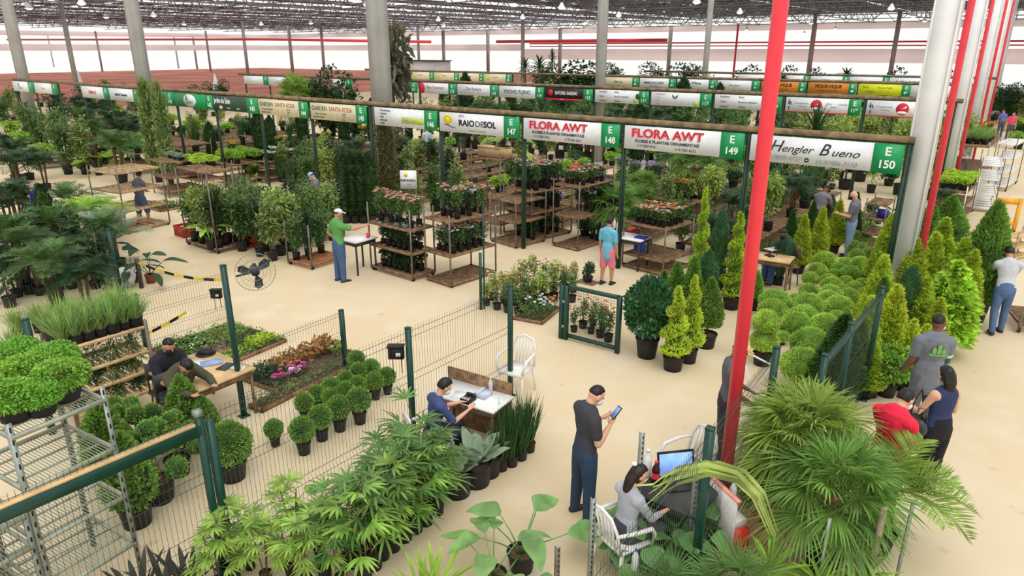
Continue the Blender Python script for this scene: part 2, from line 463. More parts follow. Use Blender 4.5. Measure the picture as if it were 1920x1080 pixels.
def P_rhapis(h=1.3, canes=3, lv=6, leaf=None, r=.34, nl=7, wd=.036):
    parts = pot_parts(.105, .085, .2)
    mb = MB(); sb = MB()
    for c in range(canes):
        a = 6.28 * c / canes + rng.uniform(0, 1); q = .06
        top = np.array([q * 2.2 * math.cos(a), q * 2.2 * math.sin(a), h * rng.uniform(.72, 1.0)])
        b0 = np.array([q * .4 * math.cos(a), q * .4 * math.sin(a), .16])
        sb.tube([b0, (b0 + top) / 2, top], [.011, .012, .009], 6, m=0)
        for k in range(lv):
            f = .42 + .6 * k / lv
            p = b0 + (top - b0) * f
            b = a + k * 2.4 + rng.uniform(-.4, .4)
            e = .25 + .9 * k / lv
            d = np.array([math.cos(b), math.sin(b), e]); d /= np.linalg.norm(d)
            q2 = p + d * rng.uniform(.16, .3)
            sb.tube([p, q2], .005, 4, m=1)
            fan(mb, q2, d * np.array([1, 1, .5]), (0, 0, 1), r * rng.uniform(.8, 1.1), nl + int(rng.integers(-1, 2)), wd, 0, spread=2.5, droop=.28)
    parts += [('foliage', mb.mesh('foliage', [leaf or G_rhap])), ('cane', sb.mesh('cane', [M_bark, G_rhap], True))]
    return ('potted_lady_palm', 'palm', parts)
def P_fanpalm(th=1.0, nl=24, r=.55, leaflets=26, leaf=None, stalk=.55, trunk_r=.09, dry=2, pot=(.2, .17, .28), droop=.35):
    parts = pot_parts(*pot)
    mb = MB(); sb = MB()
    top = np.array([0, 0, th])
    for k in range(nl):
        a = k * 2.399; e = 1.35 - 1.75 * (k / nl)
        d = np.array([math.cos(a), math.sin(a), math.tan(np.clip(e, -.9, 1.3))]); d /= np.linalg.norm(d)
        q = top + np.array([0, 0, .1]) + d * stalk * rng.uniform(.8, 1.1); q[2] -= .05
        sb.tube([top + d * .05, (top + q) / 2 + np.array([0, 0, .05]), q], .008, 4)
        fan(mb, q, d + np.array([0, 0, -.15]), (0, 0, 1), r * rng.uniform(.85, 1.1), leaflets, .025, 0 if k < nl - dry else 1, spread=3.6, droop=droop, seg=3, fold=.4)
    parts += [('foliage', mb.mesh('foliage', [leaf or G_palm, G_dry])), ('leaf_stalk', sb.mesh('leaf_stalk', [G_palm2]))]
    tb = MB(); z = np.linspace(pot[2] * .7, th + .1, 14)
    tb.tube([(0, 0, q) for q in z], [trunk_r * (1 + .12 * math.sin(i * 2.1)) for i in range(14)], 10)
    hs = 160; aa = rng.uniform(0, 6.28, hs); zz = rng.uniform(pot[2], th, hs)
    ribbons(tb, np.stack([trunk_r * .9 * np.cos(aa), trunk_r * .9 * np.sin(aa), zz], 1), np.stack([np.cos(aa) * .6, np.sin(aa) * .6, np.ones(hs)], 1), .12, .02, droop=.3, seg=2)
    parts.append(('trunk', tb.mesh('trunk', M_fib)))
    return ('fan_palm', 'palm', parts)
def frond(mb, sb, base, d, Lf, n=26, ll=.3, wd=.03, droop=.5, m=0, vee=.35, lm='lance', tip=.3, seg=2, ld=.15):
    d = np.array(d, float); d /= np.linalg.norm(d)
    t = np.linspace(0, 1, 10)
    C = np.array(base)[None] + d[None] * (t * Lf)[:, None]; C[:, 2] -= droop * Lf * t ** 2
    sb.tube(list(C), list(np.linspace(.014, .003, 10) * (Lf / 1.0) ** .5), 5, m=1, cap=False)
    tt = np.repeat(np.linspace(.14, 1, n), 2); sg = np.tile([-1, 1], n)
    P = np.stack([np.interp(tt, t, C[:, i]) for i in range(3)], 1)
    T = np.stack([np.gradient(C[:, i], t) for i in range(3)], 1); T = np.stack([np.interp(tt, t, T[:, i]) for i in range(3)], 1)
    T /= np.linalg.norm(T, axis=1, keepdims=True)
    S = np.cross(T, (0, 0, 1.0)); S /= np.linalg.norm(S, axis=1, keepdims=True) + 1e-9
    U = np.cross(S, T)
    D = S * sg[:, None] + T * .75 + U * vee + jit(2 * n, .06)
    L = ll * np.sin(np.pi * np.clip(.18 + .78 * tt, 0, 1)) ** .7 + .02
    ribbons(mb, P, D, L, wd, droop=ld, seg=seg, prof=lm, N=U, m=m)
def P_feather(h=1.4, nf=14, Lf=1.1, n=26, ll=.3, wd=.03, leaf=None, trunk=(0, .05), droop=.55, pot=(.18, .14, .26), steep=1.25, canes=1, spreadc=.1, name='feather_palm', vee=.35, ld=.15, tm=None):
    parts = pot_parts(*pot) if pot else []
    z = pot[2] if pot else 0
    mb = MB(); sb = MB()
    for k in range(nf):
        a = k * 2.399 + rng.uniform(-.3, .3); e = steep * (1 - .75 * k / nf)
        ca = 6.28 * (k % canes) / canes; b0 = np.array([spreadc * math.cos(ca), spreadc * math.sin(ca), z * .85 + trunk[0]]) if canes > 1 else np.array([0, 0, z * .85 + trunk[0]])
        d = (math.cos(a), math.sin(a), math.tan(e))
        frond(mb, sb, b0, d, Lf * rng.uniform(.8, 1.1), n, ll, wd, droop * rng.uniform(.7, 1.2), vee=vee, ld=ld)
    parts += [('foliage', mb.mesh('foliage', [leaf or G_palm2])), ('leaf_stalk', sb.mesh('leaf_stalk', [M_bark, leaf or G_palm2], True))]
    if trunk[0]:
        tb = MB()
        for c in range(canes):
            ca = 6.28 * c / canes; q = spreadc if canes > 1 else 0
            tb.tube([(q * .5 * math.cos(ca), q * .5 * math.sin(ca), z * .8), (q * math.cos(ca), q * math.sin(ca), z + trunk[0])], [trunk[1] * 1.15, trunk[1]], 9)
        parts.append(('trunk', tb.mesh('trunk', tm or M_bark, True)))
    return (name, 'palm', parts)
def P_grass(h=.6, n=160, spread=.5, W=.012, leaf=None, pot=(.12, .1, .18), droop=.5, base=.06, name='potted_grass_plant', cat='grass', seg=5):
    parts = pot_parts(*pot) if pot else []
    z = (pot[2] if pot else 0) * .85
    a = rng.uniform(0, 6.28, n); q = rng.uniform(0, 1, n) ** .6
    P = np.stack([base * q * np.cos(a), base * q * np.sin(a), np.full(n, z)], 1)
    D = np.stack([spread * q * np.cos(a), spread * q * np.sin(a), np.ones(n)], 1) + jit(n, .08)
    mb = MB(); ribbons(mb, P, D, h * rng.uniform(.6, 1.15, n), W, droop=droop * q * rng.uniform(.5, 1.3, n), seg=seg, prof='blade', roll=rng.uniform(-.6, .6, n), fold=.3)
    parts.append(('foliage', mb.mesh('foliage', [leaf or G_grass])))
    return (name, cat, parts)
def P_agave(n=11, L=.5, W=.15, leaf=None, pot=(.2, .17, .32), steep=1.2, name='potted_agave', cat='plant', droop=.12):
    parts = pot_parts(*pot)
    z = pot[2] * .85; k = np.arange(n); a = k * 2.399; e = steep * (1 - .6 * k / n)
    D = np.stack([np.cos(a) * np.cos(e), np.sin(a) * np.cos(e), np.sin(e)], 1)
    mb = MB(); ribbons(mb, np.stack([.03 * np.cos(a), .03 * np.sin(a), np.full(n, z)], 1), D, L * rng.uniform(.75, 1.05, n), W, droop=droop, seg=8, prof='oval', fold=.35, wave=.06)
    parts.append(('foliage', mb.mesh('foliage', [leaf or G_grey], True)))
    return (name, cat, parts)
def P_dracaena(th=.9, n=60, L=.6, W=.05, leaf=None, heads=1, pot=(.17, .14, .26), tr=.025, droop=.6, name='dracaena', up=1.2):
    parts = pot_parts(*pot) if pot else []
    z = pot[2] if pot else 0
    mb = MB(); tb = MB()
    for hd in range(heads):
        ca = 6.28 * hd / max(1, heads); q = .12 if heads > 1 else 0
        tp = np.array([q * math.cos(ca), q * math.sin(ca), th * (1 - .25 * hd / max(1, heads))])
        tb.tube([(0, 0, z * .8), tp], tr, 7)
        k = np.arange(n); a = k * 2.399; f = k / n; e = up * (1 - 1.05 * f)
        D = np.stack([np.cos(a) * np.cos(e), np.sin(a) * np.cos(e), np.sin(e)], 1)
        P = tp + np.stack([0 * a, 0 * a, .16 * (1 - f)], 1)
        ribbons(mb, P, D, L * rng.uniform(.75, 1.1, n), W, droop=droop * rng.uniform(.5, 1.2, n), seg=5, prof='lance', fold=.35)
    parts += [('foliage', mb.mesh('foliage', [leaf or G_mid])), ('trunk', tb.mesh('trunk', M_bark, True))]
    return (name, 'plant', parts)
def P_broad(n=8, L=.34, W=.24, stalk=.45, leaf=None, pot=(.15, .12, .24), name='broad_leaf_plant', prof='heart', e0=1.25, e1=.2, droop=.35, wave=.04, leafdip=.5):
    parts = pot_parts(*pot) if pot else []
    z = (pot[2] if pot else 0) * .85
    mb = MB(); sb = MB()
    for k in range(n):
        a = k * 2.399 + rng.uniform(-.3, .3); e = e0 + (e1 - e0) * (k / max(1, n - 1)); s = stalk * rng.uniform(.75, 1.15)
        d = np.array([math.cos(a) * math.cos(e), math.sin(a) * math.cos(e), math.sin(e)])
        q = np.array([0, 0, z]) + d * s; mid = np.array([0, 0, z]) + d * s * .5 + np.array([0, 0, .04 * s])
        sb.tube([(0, 0, z), mid, q], [.011, .009, .006], 6)
        dl = d + np.array([math.cos(a), math.sin(a), -leafdip])
        ribbons(mb, [q], [dl], L * rng.uniform(.85, 1.15), W * rng.uniform(.85, 1.1), droop=droop, seg=12, prof=prof, fold=.3, wave=wave, roll=rng.uniform(-.3, .3))
    parts += [('foliage', mb.mesh('foliage', [leaf or G_phil], True)), ('leaf_stalk', sb.mesh('leaf_stalk', [leaf or G_phil], True))]
    return (name, 'plant', parts)
def P_rose(h=.5, wd=.12, n=260, cols=(F_pink,), nf=6, fr=.035, leaf=None, pot=(.07, .055, .13)):
    return P_shrub(h, wd, n, .055, .03, leaf or G_mid, pot, name='potted_rose', stems=4, core=False, flow=list(cols), nf=nf, fr=fr, shell=.1)
def P_pompom(h=.8, k=7, r=.1, leaf=None, pot=(.17, .13, .25), spread=.3, n=260):
    parts = pot_parts(*pot)
    mb = MB(); sb = MB()
    for i in range(k):
        a = i * 2.399; q = spread * (.3 + .7 * (1 - i / k)) if i < k - 1 else 0
        z = pot[2] + (h - pot[2]) * (.35 + .65 * i / (k - 1)); c = (q * math.cos(a), q * math.sin(a), z)
        clip_ball(mb, c, r * rng.uniform(.85, 1.15), n, .035, .02, 0, 1)
        sb.tube([(0, 0, pot[2] * .8), (q * .2 * math.cos(a), q * .2 * math.sin(a), pot[2] + (z - pot[2]) * .5), c], .009, 5)
    parts += [('foliage', mb.mesh('foliage', [leaf or G_box, G_core])), ('branch', sb.mesh('branch', M_stake))]
    return ('pompom_topiary', 'plant', parts)

# ------------------------------------------------------------------ floor, far walls, roof, columns
def floor_mat():
    m = bpy.data.materials.new('concrete_floor'); m.use_nodes = True
    nt = m.node_tree; N = nt.nodes; L = nt.links; p = N['Principled BSDF']
    tc = N.new('ShaderNodeTexCoord')
    def noise(sc, det):
        n = N.new('ShaderNodeTexNoise'); n.inputs['Scale'].default_value = sc; n.inputs['Detail'].default_value = det
        L.new(tc.outputs['Object'], n.inputs['Vector']); return n.outputs['Fac']
    def mix(f, a, b, lo=.35, hi=.65):
        r = N.new('ShaderNodeMapRange'); r.inputs['From Min'].default_value = lo; r.inputs['From Max'].default_value = hi
        L.new(f, r.inputs['Value'])
        x = N.new('ShaderNodeMix'); x.data_type = 'RGBA'; L.new(r.outputs['Result'], x.inputs['Factor'])
        for s, v in (('A', a), ('B', b)):
            if isinstance(v, tuple): x.inputs[s].default_value = (*lin(v), 1)
            else: L.new(v, x.inputs[s])
        return x.outputs['Result']
    base = mix(noise(.22, 4), (224, 207, 175), (214, 193, 157))
    base = mix(noise(1.3, 6), base, (224, 210, 184), .5, .75)
    base = mix(noise(3.1, 8), base, (192, 162, 120), .66, .82)
    L.new(base, p.inputs['Base Color']); p.inputs['Roughness'].default_value = .62
    p.inputs['Specular IOR Level'].default_value = .25
    return m
fl = MB()
for q in [((-12, -60), (130, -60), (130, 110), (-40, 110))]:
    fl.add([ab(a, b) for a, b in q], [(0, 1, 2, 3)])
fl.add([(60, -20, -.001), (60, 20, -.001), (-60, 20, -.001), (-60, -20, -.001)], [(0, 1, 2, 3)])
struct('floor', MB().add([ab(a, b) for a, b in ((-70, -70), (190, -70), (190, 111), (-70, 111))], [(0, 3, 2, 1)]), floor_mat())
M_panel = mat('wall_panel', (252, 240, 238), rough=.7, var=.03, scale=.15, trans=.75)
M_col = mat('column_paint', (160, 158, 152), rough=.6, var=.08, scale=1.5)
M_colw = mat('column_white', (238, 240, 242), rough=.5, var=.05, scale=1.5)
M_roof = mat('roof_sheet', (92, 90, 94), rough=.6, var=.2, scale=.3)
M_truss = mat('truss_steel', (122, 120, 128), rough=.5, var=.2)
M_pipe = mat('red_pipe', (226, 62, 74), rough=.4, var=.05)
WB = 110.0
# far wall: a band of sheeting over open ground-level bays, open strip above it
wl = MB()
def strip(a0, a1, z0, z1, d=.15):
    vs = [ab(a, WB + k, z) for z in (z0, z1) for k in (0, d) for a in (a1, a0)]
    wl.add(vs, [(0, 2, 3, 1), (4, 5, 7, 6), (0, 1, 5, 4), (2, 6, 7, 3), (0, 4, 6, 2), (1, 3, 7, 5)])
strip(-68, 92, 3.2, 5.25); strip(92, 188, 4.9, 6.2); strip(-68, 188, 8.2, 9.2)
struct('wall_back', wl, M_panel)
wl = MB()
for z0, z1 in ((4.9, 6.3), (8.2, 9.2)):
    vs = [ab(188 + k, b, z) for z in (z0, z1) for k in (0, .15) for b in (-70, 111)]
    wl.add(vs, [(0, 2, 3, 1), (4, 5, 7, 6), (0, 1, 5, 4), (2, 6, 7, 3), (0, 4, 6, 2), (1, 3, 7, 5)])
struct('wall_left', wl, M_panel)
# roof: dark sheets; gaps added for light, widened left to imitate glare
rf = MB()
for k in range(-7, 19):
    a0 = k * 10.0
    gap = .7 if k < 5 else 4.6
    b = 45.0 if k < 5 else -22.0
    while b < WB + 2:
        vs = [ab(a, q, z) for z in (10.6, 10.7) for q in (b, b + 4.9) for a in (a0 + 10 - gap, a0)]
        rf.add(vs, [(0, 2, 3, 1), (4, 5, 7, 6), (0, 1, 5, 4), (2, 6, 7, 3), (0, 4, 6, 2), (1, 3, 7, 5)])
        b += 6.3
struct('ceiling', rf, M_roof)
def truss(p0, p1, z0, z1, step, r):
    p0 = np.array(p0); p1 = np.array(p1); n = int(np.linalg.norm(p1 - p0) / step)
    mb = MB()
    A = [p0 + (p1 - p0) * i / n for i in range(n + 1)]
    zz = lambda p, z: (p[0], p[1], z)
    mb.tube([zz(p0, z0), zz(p1, z0)], r * 1.3, 4); mb.tube([zz(p0, z1), zz(p1, z1)], r * 1.3, 4)
    for i in range(n):
        mb.tube([zz(A[i], z0 if i % 2 else z1), zz(A[i + 1], z1 if i % 2 else z0)], r, 4, cap=False)
    return mb
k = 1
for b in (0, 12.6, 25.2, 37.8, 50.4, 63, 75.6, 88.2, 100.8):
    struct(f'trim_{k}', truss(ab(-40 if b > 40 else 55, b), ab(150, b), 8.9, 10.4, 1.6, .05), M_truss); k += 1
for a in range(-30, 150, 9):
    struct(f'trim_{k}', truss(ab(a, 48 if a < 50 else -15), ab(a, WB), 9.1, 10.4, 1.6, .045), M_truss); k += 1
# columns: placed where their shafts cross the view, on the planes of the rows
cols = [(1736, 240, .45, .4, 1), (1804, 170, 13.0, .42, 1), (1846, 125, 25.6, .42, 1), (1866, 110, 38.2, .45, 1), (1880, 105, 50.8, .45, 1),
        (712, 120, .9, .52, 0), (258, 80, .9, .52, 0), (33, 100, .9, .55, 0), (1128, 90, 13.1, .36, 0), (130, 90, 14, 0.37, 0),
        (980, 110, 50, 0.31, 0), (1325, 100, 38, 0.34, 0), (1445, 100, 50, 0.31, 0), (1520, 100, 75, 0.37, 0), (1675, 100, 75, 0.37, 0),
        (545, 95, 62, 0.43, 0), (605, 95, 75, 0.43, 0), (460, 95, 50, 0.37, 0), (390, 95, 75, 0.37, 0), (185, 95, 62, 0.37, 0), (365, 95, 90, 0.43, 0), (95, 95, 75, 0.31, 0), (330, 95, 90, 0.37, 0), (785, 100, 80, 0.37, 0), (832, 100, 108, 0.56, 0), (915, 100, 108, 0.56, 0), (1050, 100, 108, 0.56, 0), (1255, 100, 108, 0.56, 0)]
for i, (x, y, b, wd, kind) in enumerate(cols):
    a, z = onrow(x, y, b)
    p = ab(a, b)
    c = MB().cbox((0, 0, 4.6), wd, wd * .85, 9.2)
    if kind:
        c.cbox((wd * .5, 0, 4.6), .03, wd * .95, 9.2).cbox((-wd * .5, 0, 4.6), .03, wd * .95, 9.2)
    c.cbox((0, 0, .15), wd * 1.25, wd * 1.1, .3)
    o = struct(f'column_{i+1}', c, M_colw if kind else M_col)
    o.location = tuple(p); o.rotation_euler = (0, 0, RZW)
COLP = [tuple(bpy.data.objects[f'column_{i + 1}'].location) for i in range(4)]
# red sprinkler mains across the hall and down-pipes on the columns
def red_pipe(pts, r, label, n=8):
    m = MB().tube(pts, r, n)
    return solo('sprinkler_pipe', m, M_pipe, label, 'pipe', smooth=True)
red_pipe([ab(-60, WB - .6, 6.3), ab(90, WB - .6, 6.3)], .14, 'upper red pipe running along the far wall above the pale panels')
red_pipe([ab(-60, WB - .6, 5.75), ab(90, WB - .6, 5.75)], .1, 'lower thin red pipe along the far wall just above the pale panels')
red_pipe([ab(120, 24, 6.5), ab(60, 26, 6.1), ab(38, 26.5, 5.75)], .12, 'long red pipe high across the bright left side of the hall')
red_pipe([ab(88, 96, 6.6), ab(52, 96, 6.6)], .3, 'thick short red pipe over the middle of the far wall')
for (c, lab) in zip(COLP, ('red down-pipe on the nearest white column, beside the script sign', 'red down-pipe on the second white column along the aisle', 'thin red down-pipe on the third white column along the aisle', 'thin red down-pipe on the fourth white column along the aisle')):
    q = np.array(c) - np.array([*(UU * .33), 0])
    red_pipe([(q[0], q[1], .02), (q[0], q[1], 9)], .06, lab)
for (x, y, b, r, lab) in [(1380, 90, 100, .16, 'red down-pipe against the far wall left of the red pole'), (1525, 90, 106, .14, 'red down-pipe on the far wall right of the red pole'), (1680, 90, 106, .14, 'red down-pipe on the far wall near the white column')]:
    a, z = onrow(x, y, b)
    red_pipe([ab(a, b, .02), ab(a, b, 9)], r, lab)

# ------------------------------------------------------------------ lamps
M_bulb = mat('lamp_glow', (255, 252, 244), emit=9.0, var=0)
M_shade = mat('lamp_shade', (225, 225, 222), rough=.4, var=.03)
sh = MB().lathe([(.05, .34), (.09, .3), (.13, .2), (.25, .02), (.27, 0), (.25, 0), (.12, .18), (.05, .28)], n=14, capb=False, capt=False).mesh('shade', M_shade, True)
bl = MB().ball((0, 0, .03), .2, .2, .11, n=12).mesh('bulb', M_bulb, True)
rod = MB().tube([(0, 0, .33), (0, 0, 1.2)], .02, 5).mesh('rod', M_dgrey)
P_lamp = ('ceiling_lamp', 'lamp', [('lamp_shade', sh), ('bulb', bl), ('rod', rod)])
lampx = [(55, 16), (122, 38), (153, 7), (199, 33), (288, 30), (345, 46), (490, 46), (583, 44), (688, 10), (722, 52), (822, 38), (832, 49), (929, 53), (955, 47), (980, 34), (1048, 51), (1053, 15), (1094, 62), (1098, 43), (1160, 30), (1200, 47), (1258, 41),
         (1306, 5), (1343, 46), (1387, 24), (1400, 56), (1469, 37), (1508, 62), (1521, 44), (1566, 54), (1671, 17), (1712, 31), (1734, 40)]
nearl = sorted([q for q in lampx if q[1] < 27]); midl = sorted([q for q in lampx if 27 <= q[1] < 42]); farl = sorted([q for q in lampx if q[1] >= 42])
for row, nm in ((nearl, 'nearest'), (midl, 'middle'), (farl, 'farthest')):
    for i, (x, y) in enumerate(row):
        put(P_lamp, f'white high bay lamp in the {nm} tier below the trusses, {nth(i)} from the left', at(x, y, 7.75), rz=0, group='high bay lamps under the roof trusses')

# ------------------------------------------------------------------ rows of stall signs
M_sgreen = mat('sign_green', (18, 158, 92), rough=.4, var=.04)
M_swhite = mat('sign_white', (236, 240, 244), rough=.4, var=.03)
M_scream = mat('sign_cream', (226, 216, 184), rough=.5, var=.04)
M_sblack = mat('sign_black', (30, 24, 26), rough=.5)
M_sdgreen = mat('sign_dark_green', (48, 78, 64), rough=.5)
M_sor = mat('sign_orange', (216, 136, 44), rough=.5, var=.05)
M_syel = mat('sign_yellow', (220, 228, 32), rough=.5, var=.05)
M_slime = mat('sign_lime', (196, 214, 90), rough=.5, var=.05)
M_sfrm = mat('sign_frame_green', (30, 62, 48), rough=.5)
T_w = mat('text_white', (250, 250, 250), var=0); T_k = mat('text_dark', (46, 46, 60), var=0); T_r = mat('text_red', (214, 40, 62), var=0)
T_p = mat('text_pink', (244, 160, 170), var=0); T_g = mat('text_grey', (150, 152, 162), var=0); T_gr = mat('text_green', (60, 110, 84), var=0)
T_br = mat('text_rust', (186, 96, 70), var=0); T_y = mat('emblem_yellow', (244, 222, 30), var=0); T_dk = mat('text_brown', (84, 44, 20), var=0)
BZ0, BZT, BEAM = 3.0, 3.53, 3.62
def a_at(px, b, z):
    k = px - 960; p = O2 + b * WW
    y0 = p[1] * _c - (z - CAMH) * _s
    return (FOC * p[0] - k * y0) / (k * UU[1] * _c - FOC * UU[0])
def disc(cx, cz, r, y, m, parent, n=20, name='emblem', sx=1.0):
    mb = MB().poly([(cx + r * sx * math.cos(6.283 * i / n), cz + r * math.sin(6.283 * i / n)) for i in range(n)], .004)
    o = part(name, mb, m, parent); o.location = (0, y, 0); return o
def rect(x0, x1, z0, z1, y, m, parent, name='emblem'):
    o = part(name, MB().poly([(x0, z0), (x1, z0), (x1, z1), (x0, z1)], .004), m, parent); o.location = (0, y, 0); return o
def sign(b, xl, xg, xr, num, label, body=M_swhite, face=None, z0=BZ0, z1=BZT, low=0.0):
    aL, aG, aR = (a_at(x, b, (z0 + z1) / 2) for x in (xl, xg, xr))
    W = aL - aR; G = aL - aG; H = z1 - z0
    root = thing('stall_sign', label, 'sign', ab(aL, b - .08, z0), RZW, 'stall signs over the rows')
    part('panel', MB().box(0, G, -.02, .02, low, H), body, root)
    if xr > xg:
        part('number_panel', MB().box(G, W, -.022, .022, -.015, H), M_sgreen, root)
        cx = (G + W) / 2
        text('E', H * .42, T_w, root, cx, -.026, H * .73, bold=.006, align='CENTER')
        if num: text(num, min(H * .42, (W - G) * .4), T_w, root, cx, -.026, H * .28, bold=.005, align='CENTER')
    if face: face(root, G, H)
    return root
Y = -.026
def f_flora(r, G, H):
    text('FLORA AWT', H * .5, T_p, r, G * .066, Y, H * .665, bold=.006, sx=1.18, name='shadow_lettering')
    text('FLORA AWT', H * .5, T_r, r, G * .078, Y - .004, H * .70, bold=.005, sx=1.18)
    text('FLORES E PLANTAS ORNAMENTAIS', H * .18, T_k, r, G * .12, Y, H * .36, bold=.002, sx=1.05)
    text('11 9 7207-9161', H * .15, T_k, r, G * .14, Y, H * .16); text('11 9 7581-6212', H * .15, T_k, r, G * .55, Y, H * .13)
def f_bueno(r, G, H):
    text('engler', H * .4, T_k, r, G * .27, Y, H * .56, shear=.4, sx=1.15); text('ueno', H * .4, T_k, r, G * .68, Y, H * .54, shear=.4, sx=1.2)
    text('H', H * .62, T_k, r, G * .165, Y - .003, H * .62, shear=.4); text('B', H * .62, T_k, r, G * .58, Y - .003, H * .6, shear=.4)
    text('(11)9838-4727', H * .24, T_g, r, G * .12, Y, H * .2, shear=.25); text('11-97406-2110', H * .24, T_g, r, G * .56, Y, H * .15, shear=.25)
    disc(G * .495, H * .19, H * .085, Y, T_k, r)
    rect(G * .487, G * .503, H * .17, H * .2, Y - .004, T_w, r)
def f_raio(r, G, H):
    text('RAIO', H * .42, T_k, r, G * .31, Y, H * .5, bold=.008, sx=1.12); text('DE', H * .42, T_k, r, G * .57, Y, H * .5, sx=1.12); text('SOL', H * .42, T_k, r, G * .7, Y, H * .5, bold=.008, sx=1.12)
    text('SITIO', H * .17, T_g, r, G * .31, Y, H * .86); text('ROSAS E PLANTAS', H * .14, T_g, r, G * .47, Y, H * .13)
    disc(G * .135, H * .6, H * .21, Y, T_y, r, sx=.9)
    for k in range(9):
        q = math.pi * k / 8
        disc(G * .135 + .2 * H * 1.25 * math.cos(q), H * .6 + .2 * H * 1.1 * math.sin(q), H * .07, Y, T_y, r, n=8)
    mb = MB().poly([(G * .05, H * .38), (G * .12, H * .4), (G * .2, H * .27), (G * .27, H * .22), (G * .2, H * .23), (G * .12, H * .35)], .004)
    o = part('emblem', mb, T_k, r); o.location = (0, Y, 0)
    for e, z in ((.11, .62), (.16, .62)): disc(G * e, H * z, H * .02, Y - .004, T_k, r, n=8)
def f_lines(r, G, H, x=.12, words=('Chamaedoreas', 'Cyclantus', 'Fenix', 'Pleomeles', 'Raphis'), m=None, s=.14):
    for i, t in enumerate(words): text(t, H * s, m or T_k, r, G * x, Y, H * (.86 - i * .72 / max(1, len(words) - 1)))
def f_146(r, G, H):
    f_lines(r, G, H, .12); rect(G * .56, G * .99, H * .22, H * .55, Y, M_slime, r)
    text('PLANTAS E FLORES', H * .12, T_g, r, G * .6, Y - .005, H * .38)
def f_santa(r, G, H):
    text('GARDEN', H * .38, T_gr, r, G * .03, Y, H * .68, sx=1.0); text('SANTA ROSA', H * .38, T_br, r, G * .42, Y, H * .68, sx=.96)
    for i, (x, z, t) in enumerate([(.1, .36, 'Plantas ornamentais e'), (.06, .17, 'paisagismo em geral'), (.7, .42, 'Garden'), (.72, .26, 'Santa'), (.7, .1, 'Rosa')]): text(t, H * .13, T_gr, r, G * x, Y, H * z)
def f_jardim(r, G, H):
    text('Jardim do Eden', H * .52, T_w, r, G * .02, Y, H * .66, bold=.004, sx=.66)
    disc(G * .22, H * .2, H * .13, Y, M_scream, r, sx=1.8)
    for x in (.42, .7): text('Jardim', H * .14, T_w, r, G * x, Y, H * .2)
def f_oval(r, G, H, t='Jardins'):
    disc(G * .5, H * .5, H * .46, Y, M_swhite, r, sx=min(2.0, G * .45 / (H * .46)), name='oval')
    text(t, H * .3, T_gr, r, G * .5, Y - .005, H * .38, align='CENTER', shear=.2)
    for q in (-.5, 0, .5): rect(G * .4 + q * .1, G * .41 + q * .1, H * .5, H * .85, Y - .005, T_gr, r)
def f_word(t, m, s=.4, x=.5, z=.5, shear=0.0, bold=.004, sub=None, sx=1.0):
    def f(r, G, H):
        text(t, H * s, m, r, G * x, Y, H * z, align='CENTER', shear=shear, bold=bold, sx=sx)
        if sub: text(sub, H * .16, m, r, G * x, Y, H * .14, align='CENTER')
    return f
def f_circle(r, G, H):
    rect(0, G, 0, H * .07, Y - .001, T_r, r, 'stripe')
    disc(G * .5, H * .52, H * .38, Y, T_r, r); disc(G * .5, H * .3, H * .09, Y - .005, T_w, r, sx=3.2)
    o = part('emblem', MB().poly([(G * .47, H * .5), (G * .56, H * .72), (G * .54, H * .56)], .004), T_w, r); o.location = (0, Y - .005, 0)
    for (x0, z0, x1, z1) in [(.04, .86, .05, .5), (.02, .7, .045, .55), (.06, .75, .085, .62), (.06, .66, .09, .5), (.03, .38, .07, .34), (.05, .38, .045, .18), (.02, .16, .08, .18)]:
        d = .012 * G; o = part('character', MB().poly([(x0 * G, z0 * H), (x1 * G, z1 * H), (x1 * G + d, z1 * H), (x0 * G + d, z0 * H)], .004), T_k, r); o.location = (0, Y, 0)
    for i, (x, z) in enumerate([(.14, .62), (.28, .62), (.2, .42), (.66, .66), (.85, .64), (.74, .44)]): text('Bonsai' if i % 2 else 'Orquideas', H * .13, T_g, r, G * x, Y, H * z)
def f_cols(r, G, H):
    f_lines(r, G, H, .1, ('Suculentas', 'Cactos', 'Folhagens'), s=.17); f_lines(r, G, H, .45, ('Rosas', 'Buxinhos Moldados', 'Azaleias'), s=.17)
    disc(G * .93, H * .25, H * .2, Y, M_slime, r); disc(G * .97, H * .55, H * .25, Y, M_sdgreen, r, sx=.7)
def f_leaf(r, G, H):
    f_lines(r, G, H, .1, ('Plantas para jardim', 'Forracoes', 'Arbustos', 'Arvores'), s=.1, m=T_g)
    for d in (-1, 1):
        o = part('emblem', MB().poly([(G * .5, H * .5), (G * .5 + d * .1, H * .62), (G * .5 + d * .14, H * .85), (G * .5 + d * .03, H * .72)], .004), T_gr, r); o.location = (0, Y, 0)
    disc(G * .93, H * .22, H * .2, Y, M_slime, r)
def f_black(r, G, H):
    disc(G * .14, H * .6, H * .27, Y, T_r, r); rect(0, G, 0, H * .14, Y - .001, T_r, r, 'stripe')
    text('SATORU SASSAKI', H * .38, T_w, r, G * .26, Y, H * .58, bold=.004, sx=.78); text('produtor', H * .11, T_w, r, G * .4, Y - .006, H * .08)
def f_ribbon(r, G, H):
    o = part('emblem', MB().poly([(0, 0), (G * .12, 0), (G * .18, H * .5), (G * .12, H), (0, H)], .004), T_r, r); o.location = (0, Y, 0)
    text('Flora Yamamoto', H * .42, T_br, r, G * .22, Y, H * .58, shear=.3, sx=.85)
def f_badge(r, G, H):
    disc(G * .15, H * .5, H * .33, Y, M_slime, r); text('Orquidario', H * .2, T_gr, r, G * .4, Y, H * .6)
